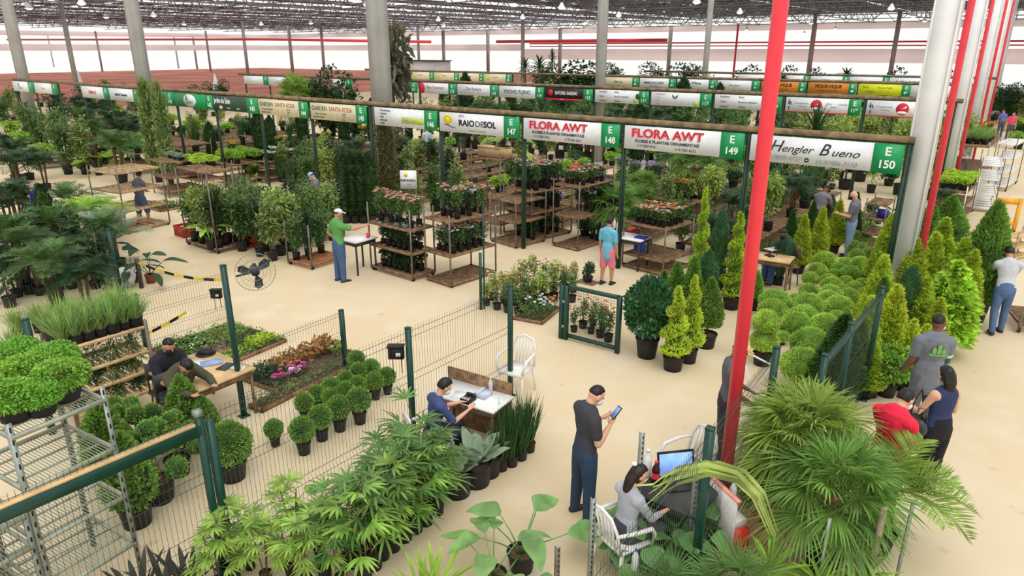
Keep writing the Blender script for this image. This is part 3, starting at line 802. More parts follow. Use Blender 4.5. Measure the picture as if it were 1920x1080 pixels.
def f_xique(r, G, H):
    text('XIQUE-XIQUE', H * .42, T_dk, r, G * .5, Y, H * .68, align='CENTER', bold=.008, sx=.95); text('CACTOS E SUCULENTAS', H * .17, T_dk, r, G * .5, Y, H * .22, align='CENTER')
def f_yel(r, G, H):
    text('Flores', H * .22, T_gr, r, G * .1, Y, H * .72); text('Plantas e Mudas', H * .2, T_gr, r, G * .45, Y, H * .7); text('Folhagens', H * .18, T_gr, r, G * .2, Y, H * .3)
LS = 'stall sign over the near row, '
sign(0, 1410, 1638, 1694, '150', 'white sign with sloping dark script and phone numbers, green E 150 square', face=f_bueno)
sign(0, 1175, 1354, 1397, '149', 'white sign with bold red capitals beside the script sign, E 149 square', face=f_flora)
sign(0, 986, 1131, 1165, '148', 'white sign with bold red capitals right of the sun emblem, E 148 square', face=f_flora)
sign(0, 829, 949, 977, '147', 'white sign with yellow sun emblem and black capitals, green E 147 square', face=f_raio)
sign(0, 707, 800, 823, '146', 'pale sign with plant list and lime block beside green E 146 square', face=f_146)
sign(0, 587, 672, 691, '145', 'cream sign with green and rust capitals, right one, E 145 square', M_scream, f_santa)
sign(0, 490, 565, 581, '144', 'cream sign with green and rust capitals, left one, E 144 square', M_scream, f_santa)
sign(0, 405, 467, 487, '143', 'dark green sign with white lettering and green E 143 square', M_sdgreen, f_jardim)
sign(0, 332, 390, 403, '142', 'green sign with fully visible white oval and E 142 square', M_sgreen, f_oval)
sign(0, 268, 316, 330, '141', 'green sign with white oval half behind shrubs and E 141 square', M_sgreen, f_oval)
sign(0, 209, 254, 264, '', 'white sign with grey cursive name left of the oval signs', face=f_word('Italo M. Tanamaru', T_k, .3, shear=.3))
sign(0, 158, 198, 207, '', 'white sign with bold red name near the left column', face=f_word('ISABELUZ', T_r, .4, sx=.9))
sign(0, 69, 101, 110, '', 'pale sign with faint pink name at the far left of the near row', face=f_word('Flores', T_p, .34))
sign(0, 28, 57, 66, '', 'leftmost sign of the near row, white with green blob', face=f_oval)
sign(12.6, 1626, 1764, 1783, '120', 'white sign with red disc half behind the white column, E 120', face=f_circle)
sign(12.6, 1475, 1592, 1615, '119', 'white sign with red disc and green E 119 square', face=f_circle)
sign(12.6, 1342, 1444, 1466, '118', 'white sign with two columns of plant names, number square behind red pole', face=f_cols)
sign(12.6, 1223, 1314, 1335, '117', 'white sign with small green leaf mark and E 117 square', face=f_leaf)
sign(12.6, 1118, 1200, 1218, '116', 'white sign with dark plant names and E 116 square', face=f_cols)
sign(12.6, 1025, 1096, 1113, '115', 'black sign with white capitals and red dot, E 115 square', M_sblack, f_black)
sign(12.6, 938, 1006, 1021, '114', 'white sign with dark green capitals and green E 114 square', face=f_word('YOCHIO FUJINO', T_gr, .46, sx=.9))
sign(12.6, 860, 921, 935, '113', 'white sign with pale blue name and E 113 square', face=f_word('Ciro Kumura', T_g, .36, z=.6))
sign(12.6, 790, 843, 857, '112', 'white sign with dark red ribbon end and E 112 square', face=f_ribbon)
sign(12.6, 728, 772, 784, '111', 'dark sign behind a tree with green E 111 square', M_sdgreen)
sign(12.6, 626, 651, 662, '', 'white sign right of the dark round tree, far middle row', face=f_word('Flores', T_g, .3))
sign(12.6, 506, 545, 555, '', 'white sign left of the dark round tree, far middle row', face=f_word('Plantas', T_p, .3))
sign(12.6, 460, 496, 505, '', 'plain white sign at the left end of the far middle row')
B3 = 25.4
for xl, xg, xr, num, lab, bd, f in [
    (1708, 1796, 1796, '', 'plain white sign behind the white column, third row', M_swhite, f_word('Orquideas', T_g, .3)),
    (1610, 1691, 1708, '89', 'bright yellow sign with green E 89 square', M_syel, f_yel), (1516, 1592, 1606, '88', 'orange sign with dark lettering left of the yellow one, E 88', M_sor, f_xique),
    (1428, 1498, 1512, '87', 'orange sign with dark lettering crossed by the red pole, E 87', M_sor, f_xique), (1347, 1410, 1425, '86', 'white sign with faint cursive name and E 86 square', M_swhite, f_word('Bom Jesus', T_g, .3, shear=.3)),
    (1271, 1330, 1344, '85', 'white sign with bold mixed-case name and green E 85 square', M_swhite, f_word('Sitio Wilson', T_k, .4, z=.6)), (1201, 1255, 1268, '84', 'white sign with grey capitals and green E 84 square', M_swhite, f_word('MARCOS OOKI', T_k, .36, sub='flores e plantas')),
    (1135, 1187, 1198, '83', 'pale yellow sign right of the grey column, E 83', M_scream, f_word('Sitio Ita', T_gr, .36)),
    (909, 950, 960, '82', 'pale sign with green badge, rightmost of four, E 82', M_scream, f_badge), (862, 900, 908, '81', 'pale sign with green badge, third of four, E 81', M_scream, f_badge),
    (816, 853, 861, '80', 'pale sign with green badge, second of four, E 80', M_scream, f_badge), (773, 807, 815, '79', 'pale sign with green badge, leftmost of four, E 79', M_scream, f_badge)]:
    sign(B3, xl, xg, xr, num, lab, bd, f)
for xl, xg, xr, lab, f in [(1770, 1800, 1800, 'white fourth-row sign with dark capitals cut by the white column', f_word('FUJIHARA', T_k, .4)), (1668, 1748, 1758, 'white fourth-row sign with long dark capitals left of the column', f_word('FLORA FUJIHARA', T_k, .4)),
                           (1593, 1655, 1667, 'blank grey fourth-row sign above the yellow one', None), (1520, 1580, 1592, 'white fourth-row sign with short green word above the orange one', f_word('VISCA', T_gr, .36)), (1478, 1507, 1518, 'small white fourth-row sign just right of the red pole', None), (1385, 1443, 1452, 'white fourth-row sign just left of the red pole', None)]:
    sign(35.5, xl, xg, xr, '', lab, face=f)
def sign_frame(b, px_posts, label, a0, a1, brown=True):
    root = thing('sign_frame', label, 'frame', ab(a0, b), RZW)
    L = a0 - a1
    bm = MB().box(-.1, L + .1, -.05, .05, BEAM - .05, BEAM + .06)
    part('timber_rail', bm, mat('beam_timber', (146, 122, 92), rough=.85, var=.25, scale=5) if brown else M_rack, root)
    part('steel_rail', MB().box(-.1, L + .1, -.03, .03, BZT + .01, BEAM - .052), M_sfrm, root)
    for px in px_posts:
        x = a0 - a_at(px, b, 3.2)
        part('post', MB().cbox((x, 0, BEAM / 2 - .03), .07, .07, BEAM - .06).cbox((x + .06, .0, BEAM / 2 - .03), .035, .05, BEAM - .1), M_sfrm, root)
sign_frame(0, [1699, 1402, 1170, 982, 826, 694, 584, 488, 404, 331, 266, 207, 157, 111, 67, 28], 'long timber-topped frame carrying the near row of signs up to E 150', 44.6, -.05)
sign_frame(12.6, [1786, 1619, 1469, 1338, 1220, 1115, 1022, 936, 858, 787, 723, 505, 460], 'timber-topped frame carrying the second row of signs up to E 120', 42.5, .6)
sign_frame(B3, [1798, 1710, 1608, 1514, 1426, 1346, 1270, 1199, 1135, 961, 861, 773], 'frame carrying the third row of signs with the orange boards', 44.5, 1.5)
sign_frame(35.5, [1802, 1760, 1667, 1592, 1519, 1453, 1385], 'frame carrying the small fourth row of signs', 24, 1.5, False)

# ------------------------------------------------------------------ fences, racks, furniture
def line_at_x(p, d, px, z):
    """distance along the floor line p + t d where its point at height z lies on the sight line of column px"""
    k = px - 960
    return (FOC * p[0] - k * (p[1] * _c - (z - CAMH) * _s)) / (k * d[1] * _c - FOC * d[0])
def mesh_wires(mb, L, h, z0=.08, step=.05, r=.0022, x0=0.0, hz=None):
    n = int(L / step)
    for i in range(n + 1):
        x = x0 + i * L / n
        pts = [(x, 0, z0), (x, 0, z0 + .22 * h), (x, -.03, z0 + .25 * h), (x, 0, z0 + .28 * h), (x, 0, z0 + .58 * h), (x, -.03, z0 + .61 * h), (x, 0, z0 + .64 * h), (x, 0, z0 + h + .03)]
        mb.tube(pts, r, 3, cap=False)
    for f in hz or (.02, .22, .28, .58, .64, .93, .98):
        mb.tube([(x0, -.004, z0 + f * h), (x0 + L, -.004, z0 + f * h)], r * 1.35, 4)
def fence(p0, p1, ts, h, label, hp=None, skip=(), step=.05, r=.0022, pw=.06, name='wire_fence', ph=None):
    """a run of wire-mesh panels from p0 to p1 with posts at the given distances"""
    p0 = np.array(p0); p1 = np.array(p1); d = p1 - p0; L = float(np.hypot(d[0], d[1]))
    root = thing(name, label, 'fence', (p0[0], p0[1], 0), math.atan2(d[1], d[0]))
    for i, t in enumerate(ts):
        if t is None: continue
        hh = (ph or {}).get(i, h + .1)
        part('post', MB().cbox((t, .0, hh / 2), pw, pw, hh).cbox((t, 0, hh + .006), pw * 1.08, pw * 1.08, .014), M_green, root)
        part('base_plate', MB().cbox((t, 0, .006), pw * 2.2, pw * 2.2, .012), M_green, root)
    for i in range(len(ts) - 1):
        if i in skip: continue
        mb = MB(); mesh_wires(mb, ts[i + 1] - ts[i] - .06, h, x0=ts[i] + .03, step=step, r=r)
        part('mesh_panel', mb, M_wire, root)
    return root
def rack(loc, rz, w, d, levels, h, label, slat=.09, m=None, ps=.03, wheels=True, front=True, name='plant_rack', group=None, cat='rack', mp=None, thin=.018):
    """trolley: four uprights, slatted shelves with rims, small wheels; local x across, y deep, origin at the middle"""
    root = thing(name, label, cat, loc, rz, group)
    m = m or M_wood2; mp = mp or M_rack
    for x in (-1, 1):
        for y in (-1, 1):
            part('post', MB().cbox((x * w / 2, y * d / 2, (h + .04 + (.06 if wheels else 0)) / 2), ps, ps, h + .04 - (.06 if wheels else 0)), mp, root)
            if wheels:
                wb = MB().tube([(x * (w / 2 - .03) - .02, y * (d / 2 - .05), .045), (x * (w / 2 - .03) + .02, y * (d / 2 - .05), .045)], .045, 10)
                wb.cbox((x * (w / 2 - .03), y * (d / 2 - .05), .085), .05, .04, .03)
                part('wheel', wb, M_tyre, root)
    for z in levels:
        mb = MB()
        for x in (-1, 1): mb.cbox((x * (w / 2 - .02), 0, z - .015), .035, d, .05)
        for y in (-1, 1): mb.cbox((0, y * (d / 2 - .02), z - .015), w, .035, .05)
        n = max(2, int(d / slat))
        for i in range(n): mb.cbox((0, -d / 2 + (i + .5) * d / n, z - .02), w - .04, d / n * .62, thin)
        part('shelf', mb, m, root)
    return root
def rack_px(near, left, right, levels, hpy, label, **k):
    """a rack from the floor points under its nearest, left and right corners and the picture row of its upright's top"""
    n, l, r = (at(*q) for q in (near, left, right))
    h = hgt(near[0], near[1], hpy)
    w = float(np.linalg.norm(l - n)); d = float(np.linalg.norm(r - n))
    ang = math.atan2((n - l)[1], (n - l)[0])
    ex = np.array([math.cos(ang), math.sin(ang), 0]); ey = np.array([-ex[1], ex[0], 0])
    c = n - ex * w / 2 + ey * d / 2
    lv = [q * h for q in levels]
    root = rack(c, ang, w, d, lv, h, label, **k)
    def P(fx, fy, lev): return c + ex * (fx - .5) * w + ey * (fy - .5) * d + np.array([0, 0, lv[lev] + .002])
    return root, P, ang, w, d
def table(loc, rz, w, d, label, h=.75, top=None, leg=None, apron=True, name='table', th=.03, trestle=False):
    root = thing(name, label, 'table', loc, rz)
    part('tabletop', MB().cbox((0, 0, h - th / 2), w, d, th), top or M_wood3, root)
    if apron:
        part('apron', MB().cbox((0, -d / 2 + .04, h - th - .05), w - .1, .02, .09).cbox((0, d / 2 - .04, h - th - .05), w - .1, .02, .09).cbox((-w / 2 + .05, 0, h - th - .05), .02, d - .1, .09).cbox((w / 2 - .05, 0, h - th - .05), .02, d - .1, .09), leg or M_wood2, root)
    for x in (-1, 1):
        for y in (-1, 1):
            part('leg', MB().tube([(x * (w / 2 - .06), y * (d / 2 - .06), h - th), (x * (w / 2 - (.02 if trestle else .06)), y * (d / 2 - .06), 0)], .024, 4), leg or M_wood2, root)
    if trestle:
        for x in (-1, 1): part('stretcher', MB().cbox((x * (w / 2 - .05), 0, .22), .03, d - .12, .05), leg or M_wood2, root)
    return root
def white_chair(loc, rz, label):
    root = thing('plastic_chair', label, 'chair', loc, rz)
    part('seat', MB().cbox((0, 0, .42), .44, .42, .03).cbox((0, .2, .4), .44, .03, .05), M_wplast, root)
    bk = MB()
    pts = [(-.21, -.2, .42), (-.2, -.26, .7), (-.14, -.29, .84), (0, -.3, .88), (.14, -.29, .84), (.2, -.26, .7), (.21, -.2, .42)]
    bk.tube(pts, .018, 6)
    for x in (-.12, -.06, 0, .06, .12): bk.tube([(x, -.2, .43), (x, -.28, .85 - abs(x) * .3)], .014, 5)
    part('backrest', bk, M_wplast, root)
    for x in (-1, 1):
        part('armrest', MB().tube([(x * .21, -.25, .66), (x * .25, -.1, .66), (x * .26, .14, .64), (x * .25, .2, .55), (x * .22, .2, .42)], [.02, .022, .026, .02, .018], 6), M_wplast, root)
        for y in (-1, 1): part('leg', MB().tube([(x * .2, y * .18, .41), (x * .23, y * .22, 0)], [.022, .016], 6), M_wplast, root)
    return root
def stool(loc, rz, label, m=None, h=.45):
    root = thing('chair', label, 'chair', loc, rz); m = m or M_dgrey
    part('seat', MB().cbox((0, 0, h - .02), .42, .42, .04), m, root)
    part('backrest', MB().cbox((0, -.2, h + .3), .4, .03, .26).tube([(-.18, -.2, h), (-.18, -.21, h + .4)], .012, 5).tube([(.18, -.2, h), (.18, -.21, h + .4)], .012, 5), m, root)
    for x in (-1, 1):
        for y in (-1, 1): part('leg', MB().tube([(x * .17, y * .17, h - .03), (x * .2, y * .2, 0)], .014, 5), M_dgrey, root)
    return root
def crate(loc, rz, label, m, w=.4, d=.3, h=.3, tilt=0.0):
    root = thing('crate', label, 'crate', loc, rz)
    part('base', MB().cbox((0, 0, .012), w, d, .024), m, root)
    for nm, c, sx, sy in (('side', (-w / 2, 0), .02, d), ('side', (w / 2, 0), .02, d), ('side', (0, -d / 2), w, .02), ('side', (0, d / 2), w, .02)):
        mb = MB()
        for k in range(4): mb.cbox((c[0], c[1], .04 + k * (h - .06) / 3.2), sx, sy, h * .16)
        mb.cbox((c[0], c[1], h - .02), sx * 1.15, sy * 1.02, .05)
        for k in range(3):
            t = (k - 1) * .48
            mb.cbox((c[0] + (t * sx if sx > .1 else 0), c[1] + (t * sy if sy > .1 else 0), h / 2), .03, .03, h * .9)
        part(nm, mb, m, root)
    root.rotation_euler = (tilt, 0, rz)
    return root
def bottle(loc, label, body, cap, h=.25, r=.035, band=None):
    root = thing('bottle', label, 'bottle', loc)
    part('body', MB().lathe([(r * .9, 0), (r, .01), (r, h * .62), (r * .8, h * .72), (r * .38, h * .85), (r * .36, h * .93)], n=12), body, root, True)
    part('cap', MB().lathe([(r * .42, h * .91), (r * .42, h), (r * .3, h * 1.005)], n=10), cap, root)
    if band: part('sleeve', MB().lathe([(r * 1.02, h * .25), (r * 1.02, h * .5)], n=12, capb=False, capt=False), band, root)
    return root
def tray(loc, rz, w, d, label, patches, h=.07, name='plant_tray', rim=None, group=None):
    """a low wooden tray; patches: (x0, x1, y0, y1, leaf material, height, leaf length, leaf width, count, kind) in parts of its size"""
    root = thing(name, label, 'tray', loc, rz, group)
    mb = MB()
    for x in (-1, 1): mb.cbox((x * w / 2, 0, h / 2), .03, d + .03, h)
    for y in (-1, 1): mb.cbox((0, y * d / 2, h / 2), w + .03, .03, h)
    mb.cbox((0, 0, .015), w, d, .03)
    part('frame', mb, rim or M_wood2, root)
    part('soil', MB().cbox((0, 0, h * .4), w - .03, d - .03, h * .7), M_soil, root)
    for (x0, x1, y0, y1, lm, ht, L, W, n, kind) in patches:
        P = np.stack([rng.uniform(x0 - .5, x1 - .5, n) * w, rng.uniform(y0 - .5, y1 - .5, n) * d, h * .7 + rng.uniform(0, 1, n) ** .7 * ht], 1)
        P[:, 2] += .3 * ht * np.sin(P[:, 0] * 21) * np.sin(P[:, 1] * 19)
        mb = MB()
        if kind == 'bloom':
            P[:, 2] = h * .7 + ht * rng.uniform(.8, 1.1, n)
            blooms(mb, P, L, 0); part('blossom', mb, lm, root)
        else:
            D = jit(n, .6); D[:, 2] = np.abs(D[:, 2]) + .3
            ribbons(mb, P, D, L * rng.uniform(.6, 1.3, n), W, droop=.3, seg=2, prof='oval', roll=rng.normal(0, .5, n)); part('foliage', mb, lm, root)
    return root

# ------------------------------------------------------------------ people
SKIN = {'tan': mat('skin_tan', (196, 144, 112), rough=.55, var=.04), 'fair': mat('skin_fair', (222, 172, 142), rough=.55, var=.04), 'brown': mat('skin_brown', (122, 80, 60), rough=.5, var=.05)}
M_hair = mat('black_hair', (26, 22, 22), rough=.45, var=.3, scale=60)
M_eye = mat('eye_dark', (20, 16, 14), rough=.2); M_lip = mat('lip', (150, 86, 78), rough=.5)
M_maskw = mat('mask_white', (226, 226, 232), rough=.8, var=.03); M_maskk = mat('mask_black', (28, 28, 30), rough=.8); M_maskb = mat('mask_blue', (160, 196, 222), rough=.8)
M_shoe = mat('shoe_dark', (46, 42, 44), rough=.6); M_sole = mat('shoe_sole', (150, 140, 132), rough=.7); M_shoeb = mat('shoe_brown', (120, 74, 54), rough=.6)
def cloth(name, c): return mat('cloth_' + name, c, rough=.85, var=.07, scale=9, bump=.25)
def V3(*a): return np.array(a, float)
def nrm(v): v = np.array(v, float); return v / np.linalg.norm(v)
def cap_mesh(mb, pts, rad, flat=1.0, side=None, n=12):
    """rounded limb through the points; radii taper; flat squashes it front to back"""
    P = []; Rr = []
    pts = [np.array(p, float) for p in pts]
    d0 = nrm(pts[1] - pts[0]); d1 = nrm(pts[-1] - pts[-2])
    for a in (1.5, 1.0, .5): P.append(pts[0] - d0 * rad[0] * math.sin(a) * .9); Rr.append(rad[0] * max(.08, math.cos(a)))
    for p, r in zip(pts, rad): P.append(p); Rr.append(r)
    for a in (.5, 1.0, 1.5): P.append(pts[-1] + d1 * rad[-1] * math.sin(a) * .9); Rr.append(rad[-1] * max(.08, math.cos(a)))
    vs = []; ref = np.array(side if side is not None else (1.0, 0, 0))
    for i, p in enumerate(P):
        t = nrm(P[min(i + 1, len(P) - 1)] - P[max(i - 1, 0)])
        a = ref - t * (ref @ t)
        if np.linalg.norm(a) < .1: a = np.cross(t, (0, 1, .3))
        a = nrm(a); b = np.cross(t, a); ref = a
        for k in range(n):
            q = 2 * math.pi * k / n
            vs.append(p + Rr[i] * (a * math.cos(q) + b * math.sin(q) * flat))
    m = len(P)
    fs = [(i * n + k, i * n + (k + 1) % n, (i + 1) * n + (k + 1) % n, (i + 1) * n + k) for i in range(m - 1) for k in range(n)]
    fs += [tuple(range(n))[::-1], tuple((m - 1) * n + k for k in range(n))]
    mb.add(vs, fs)
REMESH = []
def fuse(name, mb, mats, parent, vox=.011, sm=4):
    """several rounded forms fused into one continuous skin (voxel remesh, then smoothed)"""
    o = link(name, mb.mesh(name, mats, True), parent)
    r = o.modifiers.new('fuse', 'REMESH'); r.mode = 'VOXEL'; r.voxel_size = vox; r.use_smooth_shade = True
    s = o.modifiers.new('smooth', 'SMOOTH'); s.factor = .5; s.iterations = sm
    REMESH.append(o)
    return o
def person(label, loc, rz, h=1.72, skin='tan', shirt=None, sleeve=.55, pants=None, shorts=False, shoe=None, hair='short', hairm=None, mask=None, lean=0.0, twist=0.0,
           head=(0.15, 0.0), arms=None, legs=None, seat=None, bulk=1.0, female=False, capm=None, vox=.011, long_shirt=.0, sock=None, collar=None):
    """local frame: faces +Y; arms: ((upper dir),(fore dir)) for right (x>0) and left; legs: ((thigh dir),(shin dir))"""
    k = h / 1.75
    sk = SKIN[skin]
    arms = arms or [((.16, .02, -1), (.04, .22, -1)), ((-.16, .02, -1), (-.04, .22, -1))]
    legs = legs or [((.05, .0, -1), (.0, -.03, -1)), ((-.05, .0, -1), (.0, -.03, -1))]
    pel = V3(0, 0, .93 * k if seat is None else seat + .1 * k)
    cl, sl = math.cos(lean), math.sin(lean); ct, st = math.cos(twist), math.sin(twist)
    def T(x, y, z):
        x, y = x * ct - y * st, x * st + y * ct
        return pel + V3(x, y * cl + z * sl, z * cl - y * sl)
    xs = nrm(T(1, 0, 0) - T(0, 0, 0)); up = nrm(T(0, 0, 1) - T(0, 0, 0)); fw = nrm(T(0, 1, 0) - T(0, 0, 0))
    sw = (.165 if female else .185) * k
    hip = .088 * k
    body = MB()
    bl = bulk
    tor = [T(0, 0, -.04 * k), T(0, 0, .06 * k), T(0, .005, .2 * k), T(0, .0, .34 * k), T(0, -.01, .44 * k), T(0, -.012, .5 * k)]
    tr = [q * k * bl for q in ((.155, .15, .135, .165, .165, .09) if not female else (.16, .155, .122, .145, .14, .08))]
    def torso(mb, g, lo=0, n=6):
        cap_mesh(mb, tor[lo:n], [q + g for q in tr[lo:n]], flat=.66, side=xs, n=16)
        e = .02 if (sleeve or g == 0) else .075
        cap_mesh(mb, [T(-sw + e, -.012, .455 * k), T(sw - e, -.012, .455 * k)], [.068 * k * bl + g] * 2, flat=.95, side=fw)
    torso(body, 0)
    nb = T(0, -.01, .5 * k)
    hd = up * math.cos(head[0]) + fw * math.sin(head[0])
    yaw = head[1]; hf = nrm(np.cross(hd, np.cross(fw * math.cos(yaw) + xs * math.sin(yaw), hd)))
    hx = np.cross(hf, hd)
    neck = nb + (up * .6 + hd * .4) * .085 * k
    hc = neck + hd * .115 * k + hf * .022 * k
    cap_mesh(body, [nb - up * .03, neck + hd * .04 * k], [.062 * k * (.85 if female else 1), .056 * k * (.85 if female else 1)], side=xs)
    def H(x, y, z): return hc + hx * x * k + hf * y * k + hd * z * k
    def ell(mb, c, rx, ry, rz, n=16, fn=None):
        vs = []
        hh = n // 2 + 2
        for i in range(hh + 1):
            th = math.pi * i / hh
            for j in range(n):
                ph = 2 * math.pi * j / n
                d = V3(math.sin(th) * math.cos(ph), math.sin(th) * math.sin(ph), math.cos(th)); q = fn(d) if fn else 1
                vs.append(H(c[0] + rx * q * d[0], c[1] + ry * q * d[1], c[2] + rz * q * d[2]))
        mb.add(vs, [(i * n + j, (i + 1) * n + j, (i + 1) * n + (j + 1) % n, i * n + (j + 1) % n) for i in range(hh) for j in range(n)])
    ell(body, (0, 0, .01), .076, .095, .105); ell(body, (0, .03, -.06), .055, .06, .055)
    ell(body, (0, .098, -.018), .014, .02, .022, 8); ell(body, (0, .09, .0), .01, .014, .03, 8)
    for s in (-1, 1): ell(body, (s * .078, -.008, -.005), .012, .022, .034, 8)
    # arms and hands
    J = {}
    shirt_mb = MB()
    for i, s in ((0, 1), (1, -1)):
        ud, fd = nrm(arms[i][0]), nrm(arms[i][1])
        ud = xs * ud[0] + V3(0, 0, 1) * ud[2] + nrm(V3(-xs[1], xs[0], 0)) * ud[1]
        fd = xs * fd[0] + V3(0, 0, 1) * fd[2] + nrm(V3(-xs[1], xs[0], 0)) * fd[1]
        sh = T(s * sw, -.012, .45 * k); el = sh + ud * .29 * k; wr = el + fd * .25 * k
        g = (.86 if female else 1) * bl
        cap_mesh(body, [sh, sh + ud * .12 * k, el], [.056 * k * g, .048 * k * g, .038 * k * g]); cap_mesh(body, [el, el + fd * .09 * k, wr], [.04 * k * g, .041 * k * g, .026 * k * g])
        pn = np.cross(fd, xs * 1.0); pn = nrm(pn) if np.linalg.norm(pn) > .1 else V3(0, 0, 1)
        sd = nrm(np.cross(pn, fd))                       # across the palm
        palm = wr + fd * .075 * k
        cap_mesh(body, [wr + fd * .012 * k, palm], [.027 * k, .038 * k], flat=.45, side=sd)
        for q, ln in ((-.027, .062), (-.009, .074), (.009, .07), (.027, .056)):
            b0 = palm + sd * q * k; cu = -pn * (.35 + abs(q) * 3)
            b1 = b0 + nrm(fd + cu * .35) * ln * .55 * k; b2 = b1 + nrm(fd + cu * 1.5) * ln * .5 * k
            cap_mesh(body, [b0 - fd * .01, b1, b2], [.0105 * k, .010 * k, .0085 * k], n=8)
        th0 = wr + fd * .03 * k - sd * s * .026 * k
        cap_mesh(body, [th0, th0 + nrm(fd * .7 - sd * s * .7 - pn * .3) * .04 * k, th0 + nrm(fd * .95 - sd * s * .4 - pn * .45) * .072 * k], [.013 * k, .012 * k, .010 * k], n=8)
        J['hand', i] = palm + fd * .04 * k - pn * .02; J['palm_n', i] = -pn; J['fd', i] = fd
        if shirt is not None and sleeve > 0:
            if sleeve <= 1: cap_mesh(shirt_mb, [sh - ud * .01, sh + ud * .29 * k * sleeve], [.072 * k * g, .062 * k * g])
            else:
                e2 = el + fd * .25 * k * (sleeve - 1)
                cap_mesh(shirt_mb, [sh, sh + ud * .14 * k, el], [.07 * k * g, .062 * k * g, .054 * k * g]); cap_mesh(shirt_mb, [el, e2], [.055 * k * g, .042 * k * g])
    # legs
    pm = MB()
    shoes = []
    for i, s in ((0, 1), (1, -1)):
        td, sd = nrm(legs[i][0]), nrm(legs[i][1])
        hp = pel + xs * s * hip * .95 + V3(0, 0, -.03 * k); kn = hp + td * .43 * k; an = kn + sd * .41 * k
        g = bl * (1.04 if female else 1)
        cap_mesh(body, [hp, hp + td * .2 * k, kn], [.088 * k * g, .078 * k * g, .054 * k * g]); cap_mesh(body, [kn, kn + sd * .13 * k, an], [.055 * k * g, .055 * k * g, .036 * k * g])
        ff = nrm(V3(td[0] * .3, 1, 0)) if abs(sd[2]) > .5 else nrm(np.cross(xs, sd))
        J['ankle', i] = an; J['knee', i] = kn
        toe = an + ff * .15 * k + V3(0, 0, -.055 * k)
        cap_mesh(body, [an + V3(0, 0, -.03 * k), toe], [.036 * k, .03 * k], n=10)
        shoes.append((an, ff))
        if pants is not None:
            e = 1.0
            if shorts:
                cap_mesh(pm, [hp, hp + td * .2 * k, kn + td * .0], [.112 * k * g, .104 * k * g, .09 * k * g])
            else:
                cap_mesh(pm, [hp, hp + td * .2 * k, kn], [.104 * k * g, .094 * k * g, .072 * k * g]); cap_mesh(pm, [kn, kn + sd * .15 * k, an - sd * .0], [.072 * k * g, .069 * k * g, .056 * k * g])
    ob = fuse('person', body, [sk], None, vox)
    ob.location = tuple(loc); ob.rotation_euler = (0, 0, rz)
    tag(ob, label, 'person')
    if shirt is not None:
        torso(shirt_mb, .016 * k, 0 if long_shirt >= 0 else 1, 5)
        if long_shirt > 0: cap_mesh(shirt_mb, [T(0, 0, -.04 * k - long_shirt), T(0, 0, .1 * k)], [tr[0] + .022 * k, tr[0] + .012 * k], flat=.72, side=xs, n=16)
        cap_mesh(shirt_mb, [nb - up * .06 * k, nb + up * .005 * k], [.085 * k, .07 * k], side=xs)
        fuse('shirt', shirt_mb, [shirt], ob, vox)
    if collar is not None:
        mb = MB(); cap_mesh(mb, [nb - up * .01 * k, nb + up * .03 * k], [.078 * k, .07 * k], side=xs); fuse('collar', mb, [collar], ob, vox)
    if pants is not None:
        cap_mesh(pm, [T(0, 0, -.06 * k), T(0, 0, .06 * k)], [tr[0] + .012 * k, tr[1] + .012 * k], flat=.7, side=xs, n=16)
        fuse('trousers' if not shorts else 'shorts', pm, [pants], ob, vox)
    for an, ff in shoes:
        mb = MB(); sx = np.cross(ff, (0, 0, 1))
        z0 = an[2] - .075 * k
        c = an + V3(0, 0, -.04 * k)
        cap_mesh(mb, [c - ff * .04 * k, c + ff * .06 * k + V3(0, 0, -.005 * k), c + ff * .16 * k + V3(0, 0, -.014 * k)], [.046 * k, .047 * k, .038 * k], flat=.8, side=sx)
        cap_mesh(mb, [an + V3(0, 0, .02 * k), c], [.047 * k, .05 * k])
        so = link('shoe', mb.mesh('shoe', [shoe or M_shoe], True), ob)
        sb = MB(); pts = []
        for j in range(14):
            q = 6.283 * j / 14; l = (.15 if math.cos(q) > 0 else .09) * math.cos(q); w_ = .043 * math.sin(q) * (1 + .15 * math.cos(q))
            pts.append(c + ff * (l + .05) * k + sx * w_ * k)
        vs = [V3(p[0], p[1], c[2] - .055 * k) for p in pts] + [V3(p[0], p[1], c[2] - .022 * k) for p in pts]
        sb.add(vs, [tuple(range(14))[::-1], tuple(range(14, 28))] + [(j, (j + 1) % 14, 14 + (j + 1) % 14, 14 + j) for j in range(14)])
        link('sole', sb.mesh('sole', [M_sole]), so)
    # hair, eyes, mouth, mask, cap
    hm = hairm or M_hair
    if hair != 'bald':
        mb = MB()
        th = 1.07 if hair == 'crop' else 1.16
        def hf_(d):
            front = d[1] > .25 and d[2] < .62 - .25 * (hair == 'short') * 0
            low = d[2] < ((-.5 if d[1] < -.1 else -.1) if hair != 'crop' else (-.15 if d[1] < -.25 else .22))
            return .8 if (front or (low and hair != 'long') or (hair == 'long' and d[1] > .3 and d[2] < .55)) else th + .015 * math.sin(d[0] * 23 + d[2] * 17)
        ell(mb, (0, -.006, .016), .076, .095, .104, 24, hf_)
        if hair == 'long':
            cap_mesh(mb, [H(0, -.06, .02), H(0, -.075, -.08), H(0, -.07, -.19)], [.085 * k, .088 * k, .07 * k], flat=.55, side=hx)
        fuse('hair', mb, [hm], ob, min(vox, .009), 2)
    for s in (-1, 1):
        mb = MB(); ell(mb, (s * .031, .086, .012), .012, .008, .008, 8); link('eye', mb.mesh('eye', [M_eye], True), ob)
    mb = MB(); ell(mb, (0, .09, -.062), .022, .008, .007, 8); link('mouth', mb.mesh('mouth', [M_lip], True), ob)
